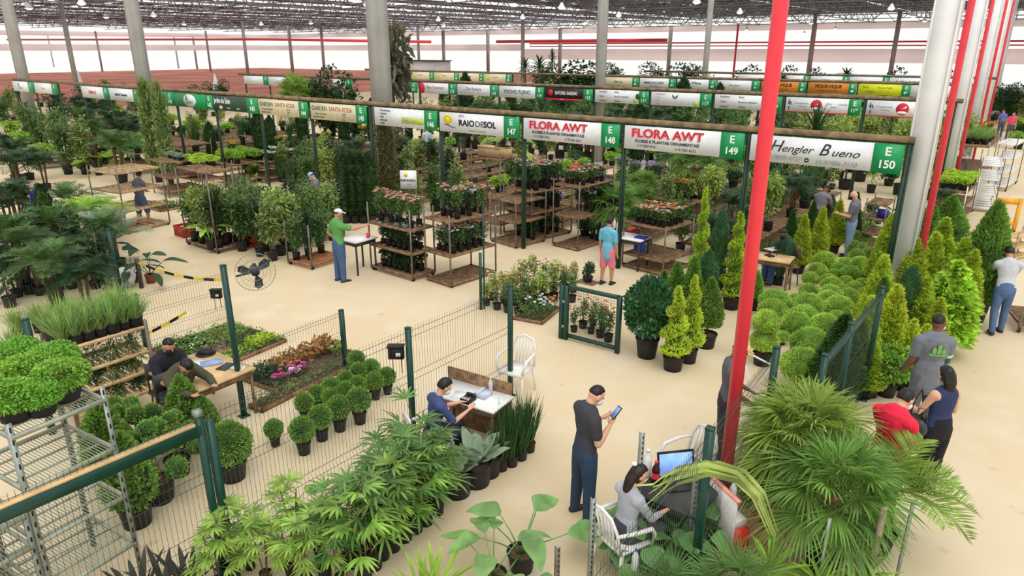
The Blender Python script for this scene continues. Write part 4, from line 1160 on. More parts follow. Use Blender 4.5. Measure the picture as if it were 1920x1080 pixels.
    if mask is not None:
        mb = MB(); ell(mb, (0, .03, -.045), .074, .092, .062, 20, lambda d: 1.0 if d[1] > .1 else .75)
        mo = link('face_mask', mb.mesh('face_mask', [mask], True), ob)
        stp = MB()
        for s in (-1, 1): stp.tube([H(s * .062, .05, -.02), H(s * .08, 0, .0), H(s * .082, -.02, -.02)], .003, 4)
        link('strap', stp.mesh('strap', [mask]), mo)
    if capm is not None:
        mb = MB(); ell(mb, (0, -.002, .03), .086, .106, .1, 20, lambda d: 1 if d[2] > .12 else .8)
        co = link('cap', mb.mesh('cap', [capm[0]], True), ob)
        br = MB(); pts = [(.078 * math.cos(a), .07 + .11 * math.sin(a)) for a in np.linspace(0, math.pi, 10)]
        vs = [H(x, y, .045 - (.02 if y > .12 else 0)) for x, y in pts] + [H(x, y, .055 - (.02 if y > .12 else 0)) for x, y in pts]
        br.add(vs, [tuple(range(10)), tuple(range(19, 9, -1))] + [(j, j + 1, 11 + j, 10 + j) for j in range(9)])
        link('visor', br.mesh('visor', [capm[1]]), co)
    M = Matrix.Translation(Vector(tuple(loc))) @ Matrix.Rotation(rz, 4, 'Z')
    wl = lambda p: np.array(M @ Vector(tuple(p)))
    J['T'] = T; J['k'] = k; J['H'] = H
    return ob, J, wl
def face_to(p, q):
    """rotation so that a figure at p looks toward q"""
    d = np.array(q[:2]) - np.array(p[:2])
    return math.atan2(d[1], d[0]) - math.pi / 2

# ================================================================== the foreground stall, left
PA = at(957, 742)[:2]
tA1 = line_at_x(PA, -WW, 765, 1.8); tA2 = line_at_x(PA, -WW, 373, 1.75)
PB = PA - WW * (tA2 + 3.2)
fa = fence(PA, PB, [0, tA1, tA2, tA2 + 3.2], 1.74, 'long green wire fence crossing the left foreground to the post beside the standing grasses')
part('rail', MB().box(tA2, tA2 + 3.2, -.03, .03, 1.62, 1.74), M_green, fa)
part('rail_cap', MB().box(tA2 + .05, tA2 + 3.2, -.032, .032, 1.742, 1.765), M_wood3, fa)
part('post', MB().cbox((tA2 - .1, .0, .87), .07, .07, 1.74), M_green, fa)
part('post_cap', MB().cbox((tA2, 0, 1.86), .075, .075, .06).cbox((tA2, 0, 1.8), .05, .05, .1), M_galv, fa)
# inner fences round the seated men's table
P432 = at(458, 780)[:2]; P645 = at(649, 692)[:2]; h432 = hgt(458, 780, 498)
dE = (P645 - P432); LE = float(np.hypot(*dE))
fence(P432, P645, [0, LE], .98, 'low wire fence between the tall green fan post and the short post', ph={0: h432, 1: 1.08}, pw=.065)
P422 = at(432, 602)[:2]; tC = line_at_x(P422, -WW, 262, .6)
fence(P422, P422 - WW * tC, [0, tC], .95, 'low wire fence behind the seated men, left of the wall fan', pw=.05)
def meter_box(loc, rz, label):
    root = thing('meter_box', label, 'box', loc, rz)
    part('body', MB().cbox((0, 0, 0), .2, .09, .17).cbox((0, -.01, .09), .22, .12, .02), M_black, root)
    part('label', MB().cbox((.03, -.047, -.02), .06, .004, .05), M_white, root)
    part('cable', MB().tube([(-.05, 0, -.08), (-.052, 0, -.35)], .006, 5).tube([(.06, 0, -.08), (.064, 0, -.3)], .006, 5), M_black, root)
q = at(418, 556, .62); meter_box((P422[0] - .16, P422[1] - .1, .62), 0, 'black meter box on the low post left of the wall fan')
pt = PA - WW * tA1; meter_box((pt[0] - .17, pt[1] + .02, 1.5), 0, 'black meter box on the fence post above the box balls')
# wall fan on the tall post
yq = P432[1] + .02; d = ray(479, 511); cf = np.array([0, 0, CAMH]) + d * (yq / d[1])
fan_r = thing('wall_fan', 'wire-caged wall fan on an arm of the tall green post', 'fan', cf, R(25))
mb = MB()
for rr, yy in ((.27, 0), (.2, -.045), (.1, -.06), (.27, .04), (.16, .07)): mb.tube([(rr * math.cos(a), yy, rr * math.sin(a)) for a in np.linspace(0, 6.2832, 33)], .0028, 4, cap=False)
for k in range(28):
    a = 6.283 * k / 28; mb.tube([(.05 * math.cos(a), -.065, .05 * math.sin(a)), (.2 * math.cos(a), -.045, .2 * math.sin(a)), (.27 * math.cos(a), 0, .27 * math.sin(a)), (.16 * math.cos(a), .07, .16 * math.sin(a))], .0012, 3, cap=False)
part('cage', mb, M_galv, fan_r)
part('motor', MB().tube([(0, .03, 0), (0, .2, 0)], .065, 12).tube([(0, .1, .05), (0, .12, .1)], .03, 8), M_dgrey, fan_r, True)
for k in range(3):
    a = 6.283 * k / 3 + .6; ca, sa = math.cos(a), math.sin(a)
    V = [(.03 * ca, .0, .03 * sa), (.12 * ca - .07 * sa, .02, .12 * sa + .07 * ca), (.22 * ca - .07 * sa, .02, .22 * sa + .07 * ca), (.245 * ca, 0, .245 * sa), (.2 * ca + .05 * sa, -.015, .2 * sa - .05 * ca), (.1 * ca + .03 * sa, -.01, .1 * sa - .03 * ca)]
    part('blade', MB().add(V + [(x, y + .006, z) for x, y, z in V], [tuple(range(6)), tuple(range(11, 5, -1))] + [(i, (i + 1) % 6, 6 + (i + 1) % 6, 6 + i) for i in range(6)]), M_dgrey, fan_r)
part('arm', MB().tube([(0, .2, -.02), (-.05, .22, -.06), (-.25, .1, -.05)], .016, 6), M_dgrey, fan_r)
# men at the pine table
c = at(374, 697, .75); tb_rz = math.atan2(*(at(361, 738, .75) - at(480, 689, .75))[[1, 0]]) + math.pi
eA, eB, eC = at(390, 653, .75), at(480, 689, .75), at(361, 738, .75)
wA = float(np.linalg.norm(eB - eC)); dA = float(np.linalg.norm(eB - eA))
tcen = (eA + eC) / 2; tcen[2] = 0
tA_rz = math.atan2(*(eB - eC)[[1, 0]])
table(tcen, tA_rz, wA, dA, 'pine trestle table with papers in front of the two seated men', leg=M_wood2)
seat1 = at(312, 648, 1.2); seat2 = at(341, 676, 1.18)
fdir = (eB - eA) / dA
f1 = fdir[:2] * .22
s1 = seat1[:2] - fdir[:2] * .12; s2 = seat2[:2] - fdir[:2] * .26
rzm = face_to((0, 0), fdir)
sit = [((.12, 1, -.04), (.0, .05, -1)), ((-.12, 1, -.04), (.0, .05, -1))]
person('seated person in a black shirt and black mask behind the man in olive', (*s1, 0), rzm, 1.76, 'tan', cloth('black', (34, 36, 46)), 1.0, cloth('navy', (48, 56, 78)), lean=.18, head=(.35, 0), hair='crop', mask=M_maskk, seat=.45, legs=sit,
       arms=[((.12, .45, -.8), (-.25, 1, -.12)), ((-.14, .5, -.8), (.2, 1, -.1))], bulk=1.05)
person('seated person in an olive jacket leaning on the pine table', (*s2, 0), rzm, 1.76, 'tan', cloth('olive', (78, 76, 56)), 1.95, cloth('jeans_dark', (52, 58, 72)), lean=.42, head=(.62, .25), hair='short', seat=.45, legs=sit,
       arms=[((.2, .8, -.35), (-.3, 1, .0)), ((-.18, .85, -.3), (.35, 1, .02))], bulk=1.14)
stool((*(s1 - fdir[:2] * .02), 0), rzm, 'dark chair under the man in the black shirt')
stool((*(s2 - fdir[:2] * .02), 0), rzm, 'dark chair under the man in the olive jacket')
def on_table(x, y, z=.752): return at(x, y, z)
mb = MB().ball((0, 0, .02), .13, .09, .07, 14).lathe([(.15, .0), (.15, .012)], 14)
solo('flat_hat', mb, M_black, 'black hat lying at the far end of the pine table', 'hat', on_table(386, 663), smooth=True)
solo('paper_sheet', MB().cbox((0, 0, .002), .3, .21, .004, rz=.5), mat('paper_blue', (150, 180, 232), var=.15), 'bluish printed sheet under the forearm on the pine table', 'paper', on_table(396, 680, .757))
solo('paper_sheet', MB().cbox((0, 0, .002), .3, .21, .004, rz=-.2), M_white, 'white sheet beside the bluish print on the pine table', 'paper', on_table(375, 681))
solo('tablet', MB().cbox((0, 0, .006), .24, .17, .012).cbox((0, 0, .013), .22, .15, .002), M_dgrey, 'dark grey tablet lying on the pine table', 'tablet', on_table(424, 688), tA_rz + .3)
solo('paper_pad', MB().cbox((0, 0, .008), .14, .2, .016), M_white, 'small white pad at the edge of the pine table', 'paper', on_table(447, 690), tA_rz + .3)
# trays on the floor behind that table
ta, tb, tc = at(440, 606), at(527, 645), at(398, 700)
w1 = float(np.linalg.norm(tb - ta)); d1 = float(np.linalg.norm(tb - tc))
ctr = (ta + tc) / 2
rzT = math.atan2(*(tb - tc)[[1, 0]])
tray(ctr, rzT, d1, w1, 'floor bed of ground cover in green, lime and brown squares near the tall post', [
    (0, 1, .5, 1, G_box, .09, .05, .025, 1500, 'l'), (.0, .45, .15, .5, F_ros, .07, .05, .03, 700, 'l'), (.45, 1, .25, .5, G_mid, .09, .05, .028, 700, 'l'), (.6, .88, .02, .25, G_lime2, .14, .08, .05, 420, 'l'), (.0, .6, .0, .25, G_bright, .09, .05, .028, 600, 'l'), (.86, 1, 0, .25, G_bright, .09, .05, .028, 200, 'l')])
tray(at(352, 658), rzT, .9, 1.0, 'floor tray of small white-flowered green plants beyond the seated men', [(0, 1, 0, 1, G_mid, .1, .05, .028, 800, 'l'), (.2, .9, .1, .9, F_white, .12, .02, .02, 16, 'bloom')])
ua, ub, uc = at(600, 652), at(648, 668), at(508, 742)
w2 = .75; d2 = float(np.linalg.norm(ub - uc))
tray((at(568, 690)), rzT, 1.75, .85, 'floor tray of rust-coloured coleus with pink flowers at its near corner', [
    (.25, 1, .45, 1, F_rust, .17, .1, .06, 620, 'l'), (.8, 1, .2, .6, G_yel, .14, .08, .05, 160, 'l'), (0, .25, .4, 1, G_dark, .16, .09, .05, 260, 'l'), (.02, .42, .12, .42, F_mag, .16, .05, .05, 34, 'bloom'), (.25, .4, .08, .3, F_white, .15, .045, .05, 10, 'bloom'), (.0, .45, .1, .42, G_mid, .1, .08, .04, 220, 'l')])
tray(at(575, 722), rzT, 2.0, .28, 'long narrow tray of grey-green seedlings along the coleus tray', [(0, 1, 0, 1, G_olive, .12, .05, .02, 900, 'l')])
# clipped box balls in pots
BX = [P_ball(.2, .44, 1500), P_ball(.2, .44, 1500, bump=.06) if False else P_ball(.2, .45, 1500, L=.05)]
balls = [(668, 674, 17), (672, 697, 17), (696, 690, 17), (725, 706, 17), (702, 714, 18), (647, 711, 16), (671, 722, 18), (620, 724, 17), (594, 738, 17), (620, 744, 17), (649, 732, 18), (672, 750, 23), (634, 764, 23), (570, 754, 18), (600, 782, 23), (566, 806, 24), (513, 803, 18)]
lab = ['farthest box ball beside the short green post', 'box ball second from the far end of the cluster', 'box ball in the far row, left of the meter box', 'rightmost box ball of the cluster, below the meter box', 'box ball just left of the rightmost one in the cluster',
       'box ball touching the coleus tray under the short post', 'box ball in the middle of the far half of the cluster', 'box ball at the inner edge beside the narrow seedling tray', 'box ball left of the pair by the narrow seedling tray', 'box ball in the centre of the cluster', 'box ball behind the large right-hand one',
       'large box ball on the right edge of the cluster', 'large box ball in the middle of the near row', 'leftmost small box ball by the seedling tray', 'large box ball left of centre in the near row', 'nearest large box ball of the cluster', 'small box ball standing apart left of the cluster']
for i, ((x, y, r), l) in enumerate(zip(balls, lab)):
    p = at(x, y, .44); fw = p[1] * _c - (.44 - CAMH) * _s
    s = (r / FOC * fw) / .205
    p = at(x, y, .44 * s)
    put(BX[i % 2], l, (p[0], p[1], 0), s=s, group='potted box balls inside the fence')
# topiaries behind the near fence rail
TP = P_pompom(.85, 8, .1); 
for (x, y, z, l, s) in [(300, 930, .05, 'pompom topiary in a wide pot beside the big double post', 1.15), (262, 840, .3, 'pompom topiary half hidden behind the wire rack', 1.1), (222, 800, .4, 'small pompom topiary next to the tiered shelf', .9), (330, 850, .3, 'pompom topiary in front of the olive-jacketed man', .95)]:
    p = at(x, y, z); put(TP, l, (p[0], p[1], 0), s=s, group='pompom topiaries behind the near fence')
P_leafcone = P_cone(.75, .25, 2400, .055, .03, G_box, G_core, pot=(.16, .13, .24), shape=SH_flame, rough=.7)
for (x, y, z, l, s) in [(345, 765, .6, 'leafy pointed box bush at the olive-jacketed man\'s back', 1.05), (243, 905, .55, 'tall leafy box column right of the wire rack', 1.15), (195, 815, .75, 'tall leafy box column behind the wire rack', 1.2), (385, 795, .4, 'leafy box bush just inside the double fence post', .8)]:
    p = at(x, y, z); put(P_leafcone, l, (p[0], p[1], 0), s=s, group='leafy box bushes behind the near fence')
p = at(428, 832, .5); put(P_ball(.27, .5, 2600, .05, .024, G_box, pot=(.19, .15, .26)), 'big clipped ball bush in a pot right of the double fence post', (p[0], p[1], 0))
# tiered wooden shelf with grasses
rb = at(300, 757)[:2]; lt = line_at_x(rb + UU * .0, -WW, 112, 1.36)
Lt = float(lt); Dt = .62
ct = rb - WW * Lt / 2 + UU * (Dt / 2)
rack((*ct, 0), RZW, Dt, Lt, [.28, .6, .91, 1.3], 1.36, 'four-tier wooden shelf of seedlings with tall grass on top', m=M_wood3, mp=M_rack, wheels=False, ps=.045)
GR = P_grass(.5, 150, .55, .011, G_grass, pot=(.1, .085, .14), base=.08)
for i in range(7):
    for j in range(3):
        p = ct + WW * ((i - 3) / 7 * Lt) + UU * ((j - 1) * .2)
        put(GR, f'light green grass tuft on the tiered shelf, {("front", "middle", "back")[j]} row, {nth(i)} from left', (*p, 1.305), s=rnd.uniform(.85, 1.15), group='grass tufts on the tiered shelf')
SDG = [P_shrub(.2, .13, 260, .05, .022, G_dark, None, stems=0, core=False, name='seedling_plant'), P_shrub(.17, .13, 240, .045, .025, G_mid, None, stems=0, core=False, name='seedling_plant'), P_shrub(.22, .12, 120, .16, .01, G_dgrass, None, stems=0, core=False, name='seedling_plant', seg=3)]
for lv, zz in enumerate((.3, .62, .93)):
    for i in range(8):
        p = ct + WW * ((i - 3.5) / 8 * Lt) - UU * (.18 - .18 * (i % 2))
        put(SDG[(i + lv) % 3 if lv < 2 else 2], f'seedling on the {("bottom", "second", "third")[lv]} tier of the wooden shelf, {nth(i)} from left', (*p, zz), group='seedlings on the tiered shelf')
# more grass on the floor left of that shelf, and the post there
for i, (x, y) in enumerate([(30, 600), (70, 590), (110, 575), (20, 640)]):
    p = at(x, y, .35); put(GR, f'grass tuft left of the tiered shelf at the fence, {nth(i)}', (p[0], p[1], 0), s=1.25, group='grass tufts beyond the parsley pots')
p = at(47, 600, 1.75); solo('fence_post', MB().cbox((0, 0, .88), .07, .07, 1.76).cbox((0, 0, 1.765), .076, .076, .015, 0), M_green, 'dark green fence post behind the parsley pots', 'post', (p[0], p[1], 0))
# wire shelving racks with parsley mounds
def wire_rack(loc, rz, w, d, levels, h, label):
    root = thing('wire_rack', label, 'rack', loc, rz)
    for x in (-1, 1):
        for y in (-1, 1):
            mb = MB().cbox((x * w / 2, y * d / 2, h / 2), .012, .045, h).cbox((x * (w / 2 - .016), y * (d / 2 + .018), h / 2), .04, .01, h)
            for k in range(int(h / .12)): mb.cbox((x * (w / 2 + .007), y * d / 2, .1 + k * .12), .003, .014, .05, 1)
            part('post', mb, [M_galv, M_black], root)
    for z in levels:
        mb = MB()
        for y in (-1, 1): mb.cbox((0, y * d / 2, z), w, .025, .04)
        for x in (-1, 1): mb.cbox((x * w / 2, 0, z), .025, d, .04)
        for k in range(1, 4): mb.cbox((-w / 2 + k * w / 4, 0, z - .005), .012, d, .02)
        n = int(d / .03)
        for k in range(n): mb.tube([(-w / 2, -d / 2 + (k + .5) * d / n, z + .005), (w / 2, -d / 2 + (k + .5) * d / n, z + .005)], .0045, 4)
        part('wire_shelf', mb, mat('shelf_wire', (170, 176, 158), rough=.5, metal=.2), root)
    return root
ex = np.array([.86, -.51]); ey = np.array([.51, .86]); rzr = math.atan2(-.51, .86)
cr1 = np.array([-4.45, 5.75])
wire_rack((*cr1, 0), rzr, .9, .8, [.42, .98, 1.53, 2.06], 2.2, 'slotted steel rack of empty wire shelves with parsley pots on top')
wire_rack((*(cr1 - ey * .86), 0), rzr, .9, .8, [.42, .98, 1.3], 1.45, 'second steel wire rack in the bottom left corner of the picture')
PAR = P_shrub(.36, .25, 5200, .032, .024, leafm('parsley_leaf', (132, 186, 62)), (.17, .12, .15), name='potted_parsley', stems=0, shell=.75, blobs=[(0, 0, .25, .25, .25, .13), (.1, .05, .27, .15, .15, .1), (-.1, -.04, .28, .14, .14, .09), (.0, -.12, .25, .16, .13, .1)])
for (x, y, l, s) in [(22, 748, 'parsley mound at the left end of the top wire shelf', .95), (115, 712, 'parsley mound at the right front of the top wire shelf', 1.0), (58, 700, 'parsley mound in the middle of the top wire shelf', 1.0), (98, 680, 'parsley mound at the back right of the top wire shelf', 1.0), (30, 672, 'parsley mound at the back left of the top wire shelf', 1.0), (72, 738, 'parsley mound at the front of the top wire shelf', .85)]:
    p = at(x, y, 2.27); put(PAR, l, (p[0], p[1], 2.07), s=s, group='parsley mounds on the wire rack')
DKA = P_agave(12, .75, .085, leafm('grey_dark_leaf', (72, 74, 66)), pot=(.16, .13, .25), steep=1.35, name='potted_dark_aloe', droop=.02)
for i, (x, y) in enumerate([(255, 1075), (305, 1065), (345, 1055)]):
    p = at(x, y, .45); put(DKA, f'dark grey upright spiky plant at the bottom edge inside the fence, {nth(i)} from the left', (p[0], p[1], 0), s=.68, group='dark spiky plants at the bottom edge')

# ================================================================== lady palms, agaves and grasses along the fence
RH = [P_rhapis(1.3, 3, 6), P_rhapis(1.2, 3, 5, G_rhap2, .34, 9, .042), P_rhapis(1.4, 2, 7)]
pots = [(821, 962), (800, 982), (780, 996), (760, 1012), (738, 1030), (719, 1046), (703, 1064), (684, 1082), (806, 945), (772, 962), (745, 985), (722, 1000), (700, 1022), (676, 1040), (655, 1062), (790, 928), (758, 945), (730, 962), (640, 1095), (610, 1080), (575, 1100), (545, 1075), (500, 1090), (470, 1065), (440, 1085), (412, 1100), (600, 1045), (556, 1035)]
for i, (x, y) in enumerate(pots):
    p = at(x, y); k = (1 if x < 600 else i % 3)
    near = 'front edge' if i < 8 else ('second line' if i < 15 else ('third line' if i < 18 else 'bright clump'))
    j = [q for q in range(len(pots)) if (q < 8) == (i < 8) and (q < 15) == (i < 15) and (q < 18) == (i < 18)].index(i)
    put(RH[k], f'lady palm in a black pot, {near} of the palm row, {nth(j)} from the agaves' if i < 18 else f'bright green lady palm at the bottom left of the palm row, {nth(j)} from the right', (p[0], p[1], 0), s=(rnd.uniform(.72, .92) if x > 640 else rnd.uniform(.55, .72)), group='lady palms along the fence')
AG = P_agave(11, .52, .16)
for (x, y, l, s) in [(858, 925, 'front grey-green agave in a big black pot', 1.0), (893, 905, 'second grey-green agave with the tallest leaves', 1.08), (915, 888, 'rearmost grey-green agave beside the dark grasses', .95)]:
    p = at(x, y); put(AG, l, (p[0], p[1], 0), s=s * .92, rz=.5 + x, group='agaves between palms and grasses')
DG = P_grass(.78, 90, .3, .02, G_dgrass, pot=(.09, .08, .14), droop=.2, base=.07)
for i, (x, y) in enumerate([(940, 880), (959, 872), (977, 860), (992, 845), (952, 862), (969, 850), (984, 836)]):
    p = at(x, y); put(DG, f'dark upright grass by the fence end, {("front", "back")[i >= 4]} row, {nth(i if i < 4 else i-4)} from the left', (p[0], p[1], 0), s=.95, group='dark grasses at the fence end')
# woman at the desk
dc = at(884, 740, .75); drz = math.atan2(*(at(940, 745, .75) - at(855, 720, .75))[[1, 0]])
table((dc[0], dc[1], 0), drz, 1.05, .52, 'brown desk with papers in front of the woman in blue', top=M_white, leg=M_wood2)
solo('desk_board', MB().cbox((0, 0, .45), 1.07, .02, .9), M_wood2, 'upright brown board along the far side of the desk', 'board', (dc[0] + .09, dc[1] + .31, 0), drz)
ws = at(826, 728, 1.15); wd_ = np.array([math.cos(drz - .0), math.sin(drz)])
wl_ = ws[:2] - np.array([.12, .05])
person('seated person in a blue top and white mask at the brown desk', (*wl_, 0), R(-62), 1.64, 'fair', cloth('blue', (66, 78, 128)), .9, cloth('navy2', (40, 46, 66)), lean=.2, head=(.4, 0), hair='short', mask=M_maskw, seat=.45, legs=sit, arms=[((.16, .55, -.8), (-.2, .9, .35)), ((-.14, .7, -.7), (.1, 1, .05))], female=True)
white_chair((wl_[0] - .03, wl_[1] - .02, 0), R(-62), 'white plastic chair under the woman in blue')
solo('paper_sheet', MB().cbox((0, 0, .002), .3, .21, .004), M_white, 'white sheet under the hands of the woman in blue', 'paper', on_table(868, 742), drz + .2)
pr = thing('card_terminal', 'dark calculator terminal on the near side of the desk', 'machine', on_table(878, 752, .75), drz)
part('body', MB().cbox((0, 0, .03), .14, .18, .06).cbox((0, .06, .07), .12, .04, .04), M_black, pr); part('screen', MB().cbox((0, .01, .062), .08, .04, .004), M_dgrey, pr)
for k in range(6): part('button', MB().cbox((-.04 + (k % 3) * .04, -.07 + (k // 3) * .03, .063), .025, .016, .008), M_white, pr)
solo('telephone', MB().cbox((0, 0, .025), .18, .2, .05).cbox((-.05, 0, .06), .05, .2, .03), mat('phone_white', (200, 208, 224)), 'pale blue desk telephone at the right end of the desk', 'telephone', on_table(906, 742), drz)
bottle(on_table(920, 732, .752), 'clear plastic bottle at the end of the brown desk', mat('clear_plastic', (206, 214, 216), rough=.2), M_white, .2, .03)
white_chair((*at(968, 735)[:2], 0), R(150), 'white plastic chair behind the fence end post')

# ================================================================== centre foreground
# man with a phone
pm_ = at(1092, 968); rzp = R(-68)
ob, J, wl = person('standing person in a charcoal T-shirt and jeans looking at a phone', (pm_[0], pm_[1], 0), rzp, 1.72, 'fair', cloth('charcoal', (62, 62, 70)), .62, cloth('jeans', (44, 66, 92)), lean=.05, head=(.5, .05), hair='crop', mask=M_maskw, bulk=1.06, vox=.008,
       arms=[((.1, .12, -1), (-.32, .8, .72)), ((-.1, .2, -1), (.45, .9, .55))], legs=[((.08, .03, -1), (.02, -.03, -1)), ((-.1, -.03, -1), (-.04, -.04, -1))])
ph = thing('smartphone', 'dark smartphone held by the man in charcoal', 'phone', wl(J['hand', 0] + V3(0, .03, .05)), rzp)
part('case', MB().cbox((0, 0, 0), .078, .012, .155, rx=-.7), M_black, ph); part('screen', MB().cbox((0, -.008, .004), .07, .003, .14, rx=-.7), mat('screen_blue', (120, 150, 200), emit=.3), ph)
# broad-leaved plants bottom centre
PH = P_broad(8, .4, .27, .62, G_phil, pot=(.17, .13, .26), name='potted_philodendron')
for (x, y, z, l, s, rz) in [(978, 1045, .15, 'broad-leaved philodendron in a black pot at the bottom edge', .9, .4), (925, 1075, .2, 'broad-leaved philodendron left of the potted one at the bottom edge', .8, 2.0)]:
    p = at(x, y, z); put(PH, l, (p[0], p[1], 0), s=s, rz=rz)
SPK = P_agave(16, .5, .035, G_bright, pot=(.12, .1, .2), name='potted_spiky_plant', droop=.1)
for (x, y, l) in [(818, 1085, 'small spiky green plant at the bottom edge, left of the philodendrons'), (790, 1095, 'small spiky green plant at the bottom edge beside the palm pots')]:
    p = at(x, y, .3); put(SPK, l, (p[0], p[1], 0))
# girl with the laptop
gs = at(1193, 893, 1.12); grz = R(-60)
gl = gs[:2] - np.array([.1, .05])
person('seated person with long dark hair and a grey top at the laptop', (*gl, 0), grz, 1.6, 'fair', cloth('pale_grey', (176, 180, 190)), 1.5, cloth('grey_trousers', (70, 72, 80)), lean=.15, head=(.3, .3), hair='long', hairm=mat('brown_hair', (44, 30, 28), rough=.45, var=.3, scale=60), seat=.42, legs=sit, arms=[((.14, .5, -.8), (-.1, 1, .05)), ((-.14, .5, -.8), (.1, 1, .05))], female=True, vox=.009)
white_chair((*gl, 0), grz, 'white plastic chair under the girl with long hair')
solo('hair_clip', MB().ball((0, 0, 0), .03, .03, .02), M_white, 'white hair clip on the head of the long-haired girl', 'clip', gs + V3(-.03, -.02, .16))
tg = at(1285, 905, .74); trz = RZW
table((tg[0], tg[1], 0), trz, .7, 1.0, 'small table holding the laptop and bottles by the mesh fence', top=M_dgrey, leg=M_dgrey, h=.74)
lp = thing('laptop', 'open black laptop with a blue screen by the mesh fence', 'laptop', at(1275, 905, .745), R(10))
part('base', MB().cbox((0, -.02, .012), .4, .28, .022), M_black, lp)
part('screen', MB().cbox((0, .15, .15), .42, .02, .28, rx=-.25), M_black, lp)
part('display', MB().cbox((0, .1375, .15), .38, .006, .24, rx=-.25), mat('display', (120, 160, 236), emit=.55, c2=(150, 190, 250), scale=7), lp)
bottle(at(1228, 905, .742), 'plastic bottle of dark cola with a red label on the laptop table', mat('cola', (60, 24, 24), rough=.15), M_red, .27, .045, M_red)
bottle(at(1212, 893, .742), 'tall white thermos flask beside the cola bottle', M_white, M_wplast, .34, .05)
bottle(at(1372, 940, .6), 'clear water bottle behind the red pole base', mat('clear_plastic', (206, 214, 216), rough=.2), mat('cap_white', (230, 230, 236)), .26, .04)
bottle(at(1190, 1068, .5), 'water bottle with a blue cap low behind the bottom fence', mat('clear_plastic', (206, 214, 216), rough=.2), mat('cap_blue', (50, 90, 200)), .24, .035)
cB = at(1290, 850, .6); white_chair((cB[0], cB[1], 0), R(120), 'white plastic chair beyond the laptop')
RL = P_broad(9, .28, .28, .42, leafm('round_leaf', (104, 160, 84), rough=.35, island=.2), pot=(.14, .11, .2), name='potted_round_leaf_plant', prof='oval', e0=1.3, e1=.5, leafdip=.9, fold=.15) if False else P_broad(9, .26, .28, .42, leafm('round_leaf', (104, 160, 84), rough=.35, island=.2), pot=(.14, .11, .2), name='potted_round_leaf_plant', prof='oval', e0=1.3, e1=.5, leafdip=.9)
for i, (x, y, l) in enumerate([(1165, 985, 'round-leaved plant left of the white chair under the girl'), (1215, 955, 'round-leaved plant in front of the long-haired girl'), (1255, 945, 'round-leaved plant under the laptop table edge'), (1300, 950, 'round-leaved plant against the green fence post'), (1260, 1010, 'round-leaved plant low behind the diagonal wires'), (1210, 1030, 'round-leaved plant near the galvanised upright'), (1310, 1000, 'round-leaved plant behind the bottom palm leaves')]):
    p = at(x, y, .45); put(RL, l, (p[0], p[1], 0), s=.9, group='round-leaved plants by the diagonal fence')
# the diagonal fence on the right
D1 = at(1332, 802, 1.87)[:2]; D2 = at(1457, 650, 1.87)[:2]
LD = float(np.hypot(*(D2 - D1))); dD = (D2 - D1) / LD
fence(D1 - dD * 2.6, D2, [0, 2.6, 2.6 + LD], 1.76, 'green wire fence running from the bottom edge up past the red pole', pw=.075)
F1 = at(1548, 664, 1.87)[:2]; F2 = F1 + WW * line_at_x(F1, WW, 1596, 1.8); tF = line_at_x(F1, WW, 1654, 1.8)
ff = fence(F1, F1 + WW * tF, [0, float(np.hypot(*(F2 - F1))), tF], 1.76, 'green fence between the box domes and the golden conifers', pw=.07)
part('rail', MB().box(0, tF, -.025, .025, 1.7, 1.77), M_green, ff)
for i, (x, y, z, l) in enumerate([(1206, 812, 1.6, 'slotted steel upright in front of the laptop table'), (1114, 935, 1.25, 'galvanised slotted upright at the bottom, right of the phone man'), (1047, 1027, .8, 'short brown slotted stake at the bottom edge'), (1310, 860, 1.4, 'slotted upright beside the green post at the laptop')]):
    p = at(x, y, z); mb = MB().cbox((0, 0, z / 2), .04, .006, z).cbox((-.018, .018, z / 2), .006, .04, z)
    for k in range(int(z / .06)): mb.cbox((.002, -.004, .05 + k * .06), .012, .003, .03, 1)
    o = solo('slotted_upright', mb, [M_rack if i == 2 else M_galv, M_black], l, 'post', (p[0], p[1], 0), R(20))
# red pole with flanges, hydrant box
rp = at(1349, 990)
pole = thing('standpipe', 'tall bright red standpipe rising from the hydrant to the roof', 'pipe', (rp[0], rp[1], 0))
part('pipe', MB().tube([(0, 0, .35), (0, 0, 9.0)], .07, 20), M_red, pole, True)
for z in (.72, .12):
    part('flange', MB().lathe([(.074, z - .05), (.115, z - .05), (.115, z), (.1, z), (.1, z + .01), (.115, z + .01), (.115, z + .06), (.074, z + .06)], n=18, capb=False, capt=False), M_red, pole)
part('tie', MB().lathe([(.095, .3), (.1, .32), (.095, .34)], n=16, capb=False, capt=False), M_white, pole)
part('valve_body', MB().lathe([(.16, 0), (.17, .05), (.12, .15), (.1, .36)], n=16), M_redo, pole, True)
hb = thing('hydrant_guard', 'orange-red and white guard board at the foot of the red standpipe', 'guard', (rp[0] - .02, rp[1] - .32, 0), R(20))
part('board', MB().cbox((-.16, 0, .4), .03, .55, .8), mat('guard_white', (214, 210, 208)), hb)
part('edge', MB().cbox((-.14, 0, .81), .05, .57, .03), mat('guard_edge', (238, 160, 140)), hb)
part('panel', MB().cbox((-.02, .0, .2), .2, .5, .4), M_redo, hb); part('stripe', MB().cbox((-.02, 0, .45), .16, .4, .1), M_white, hb)
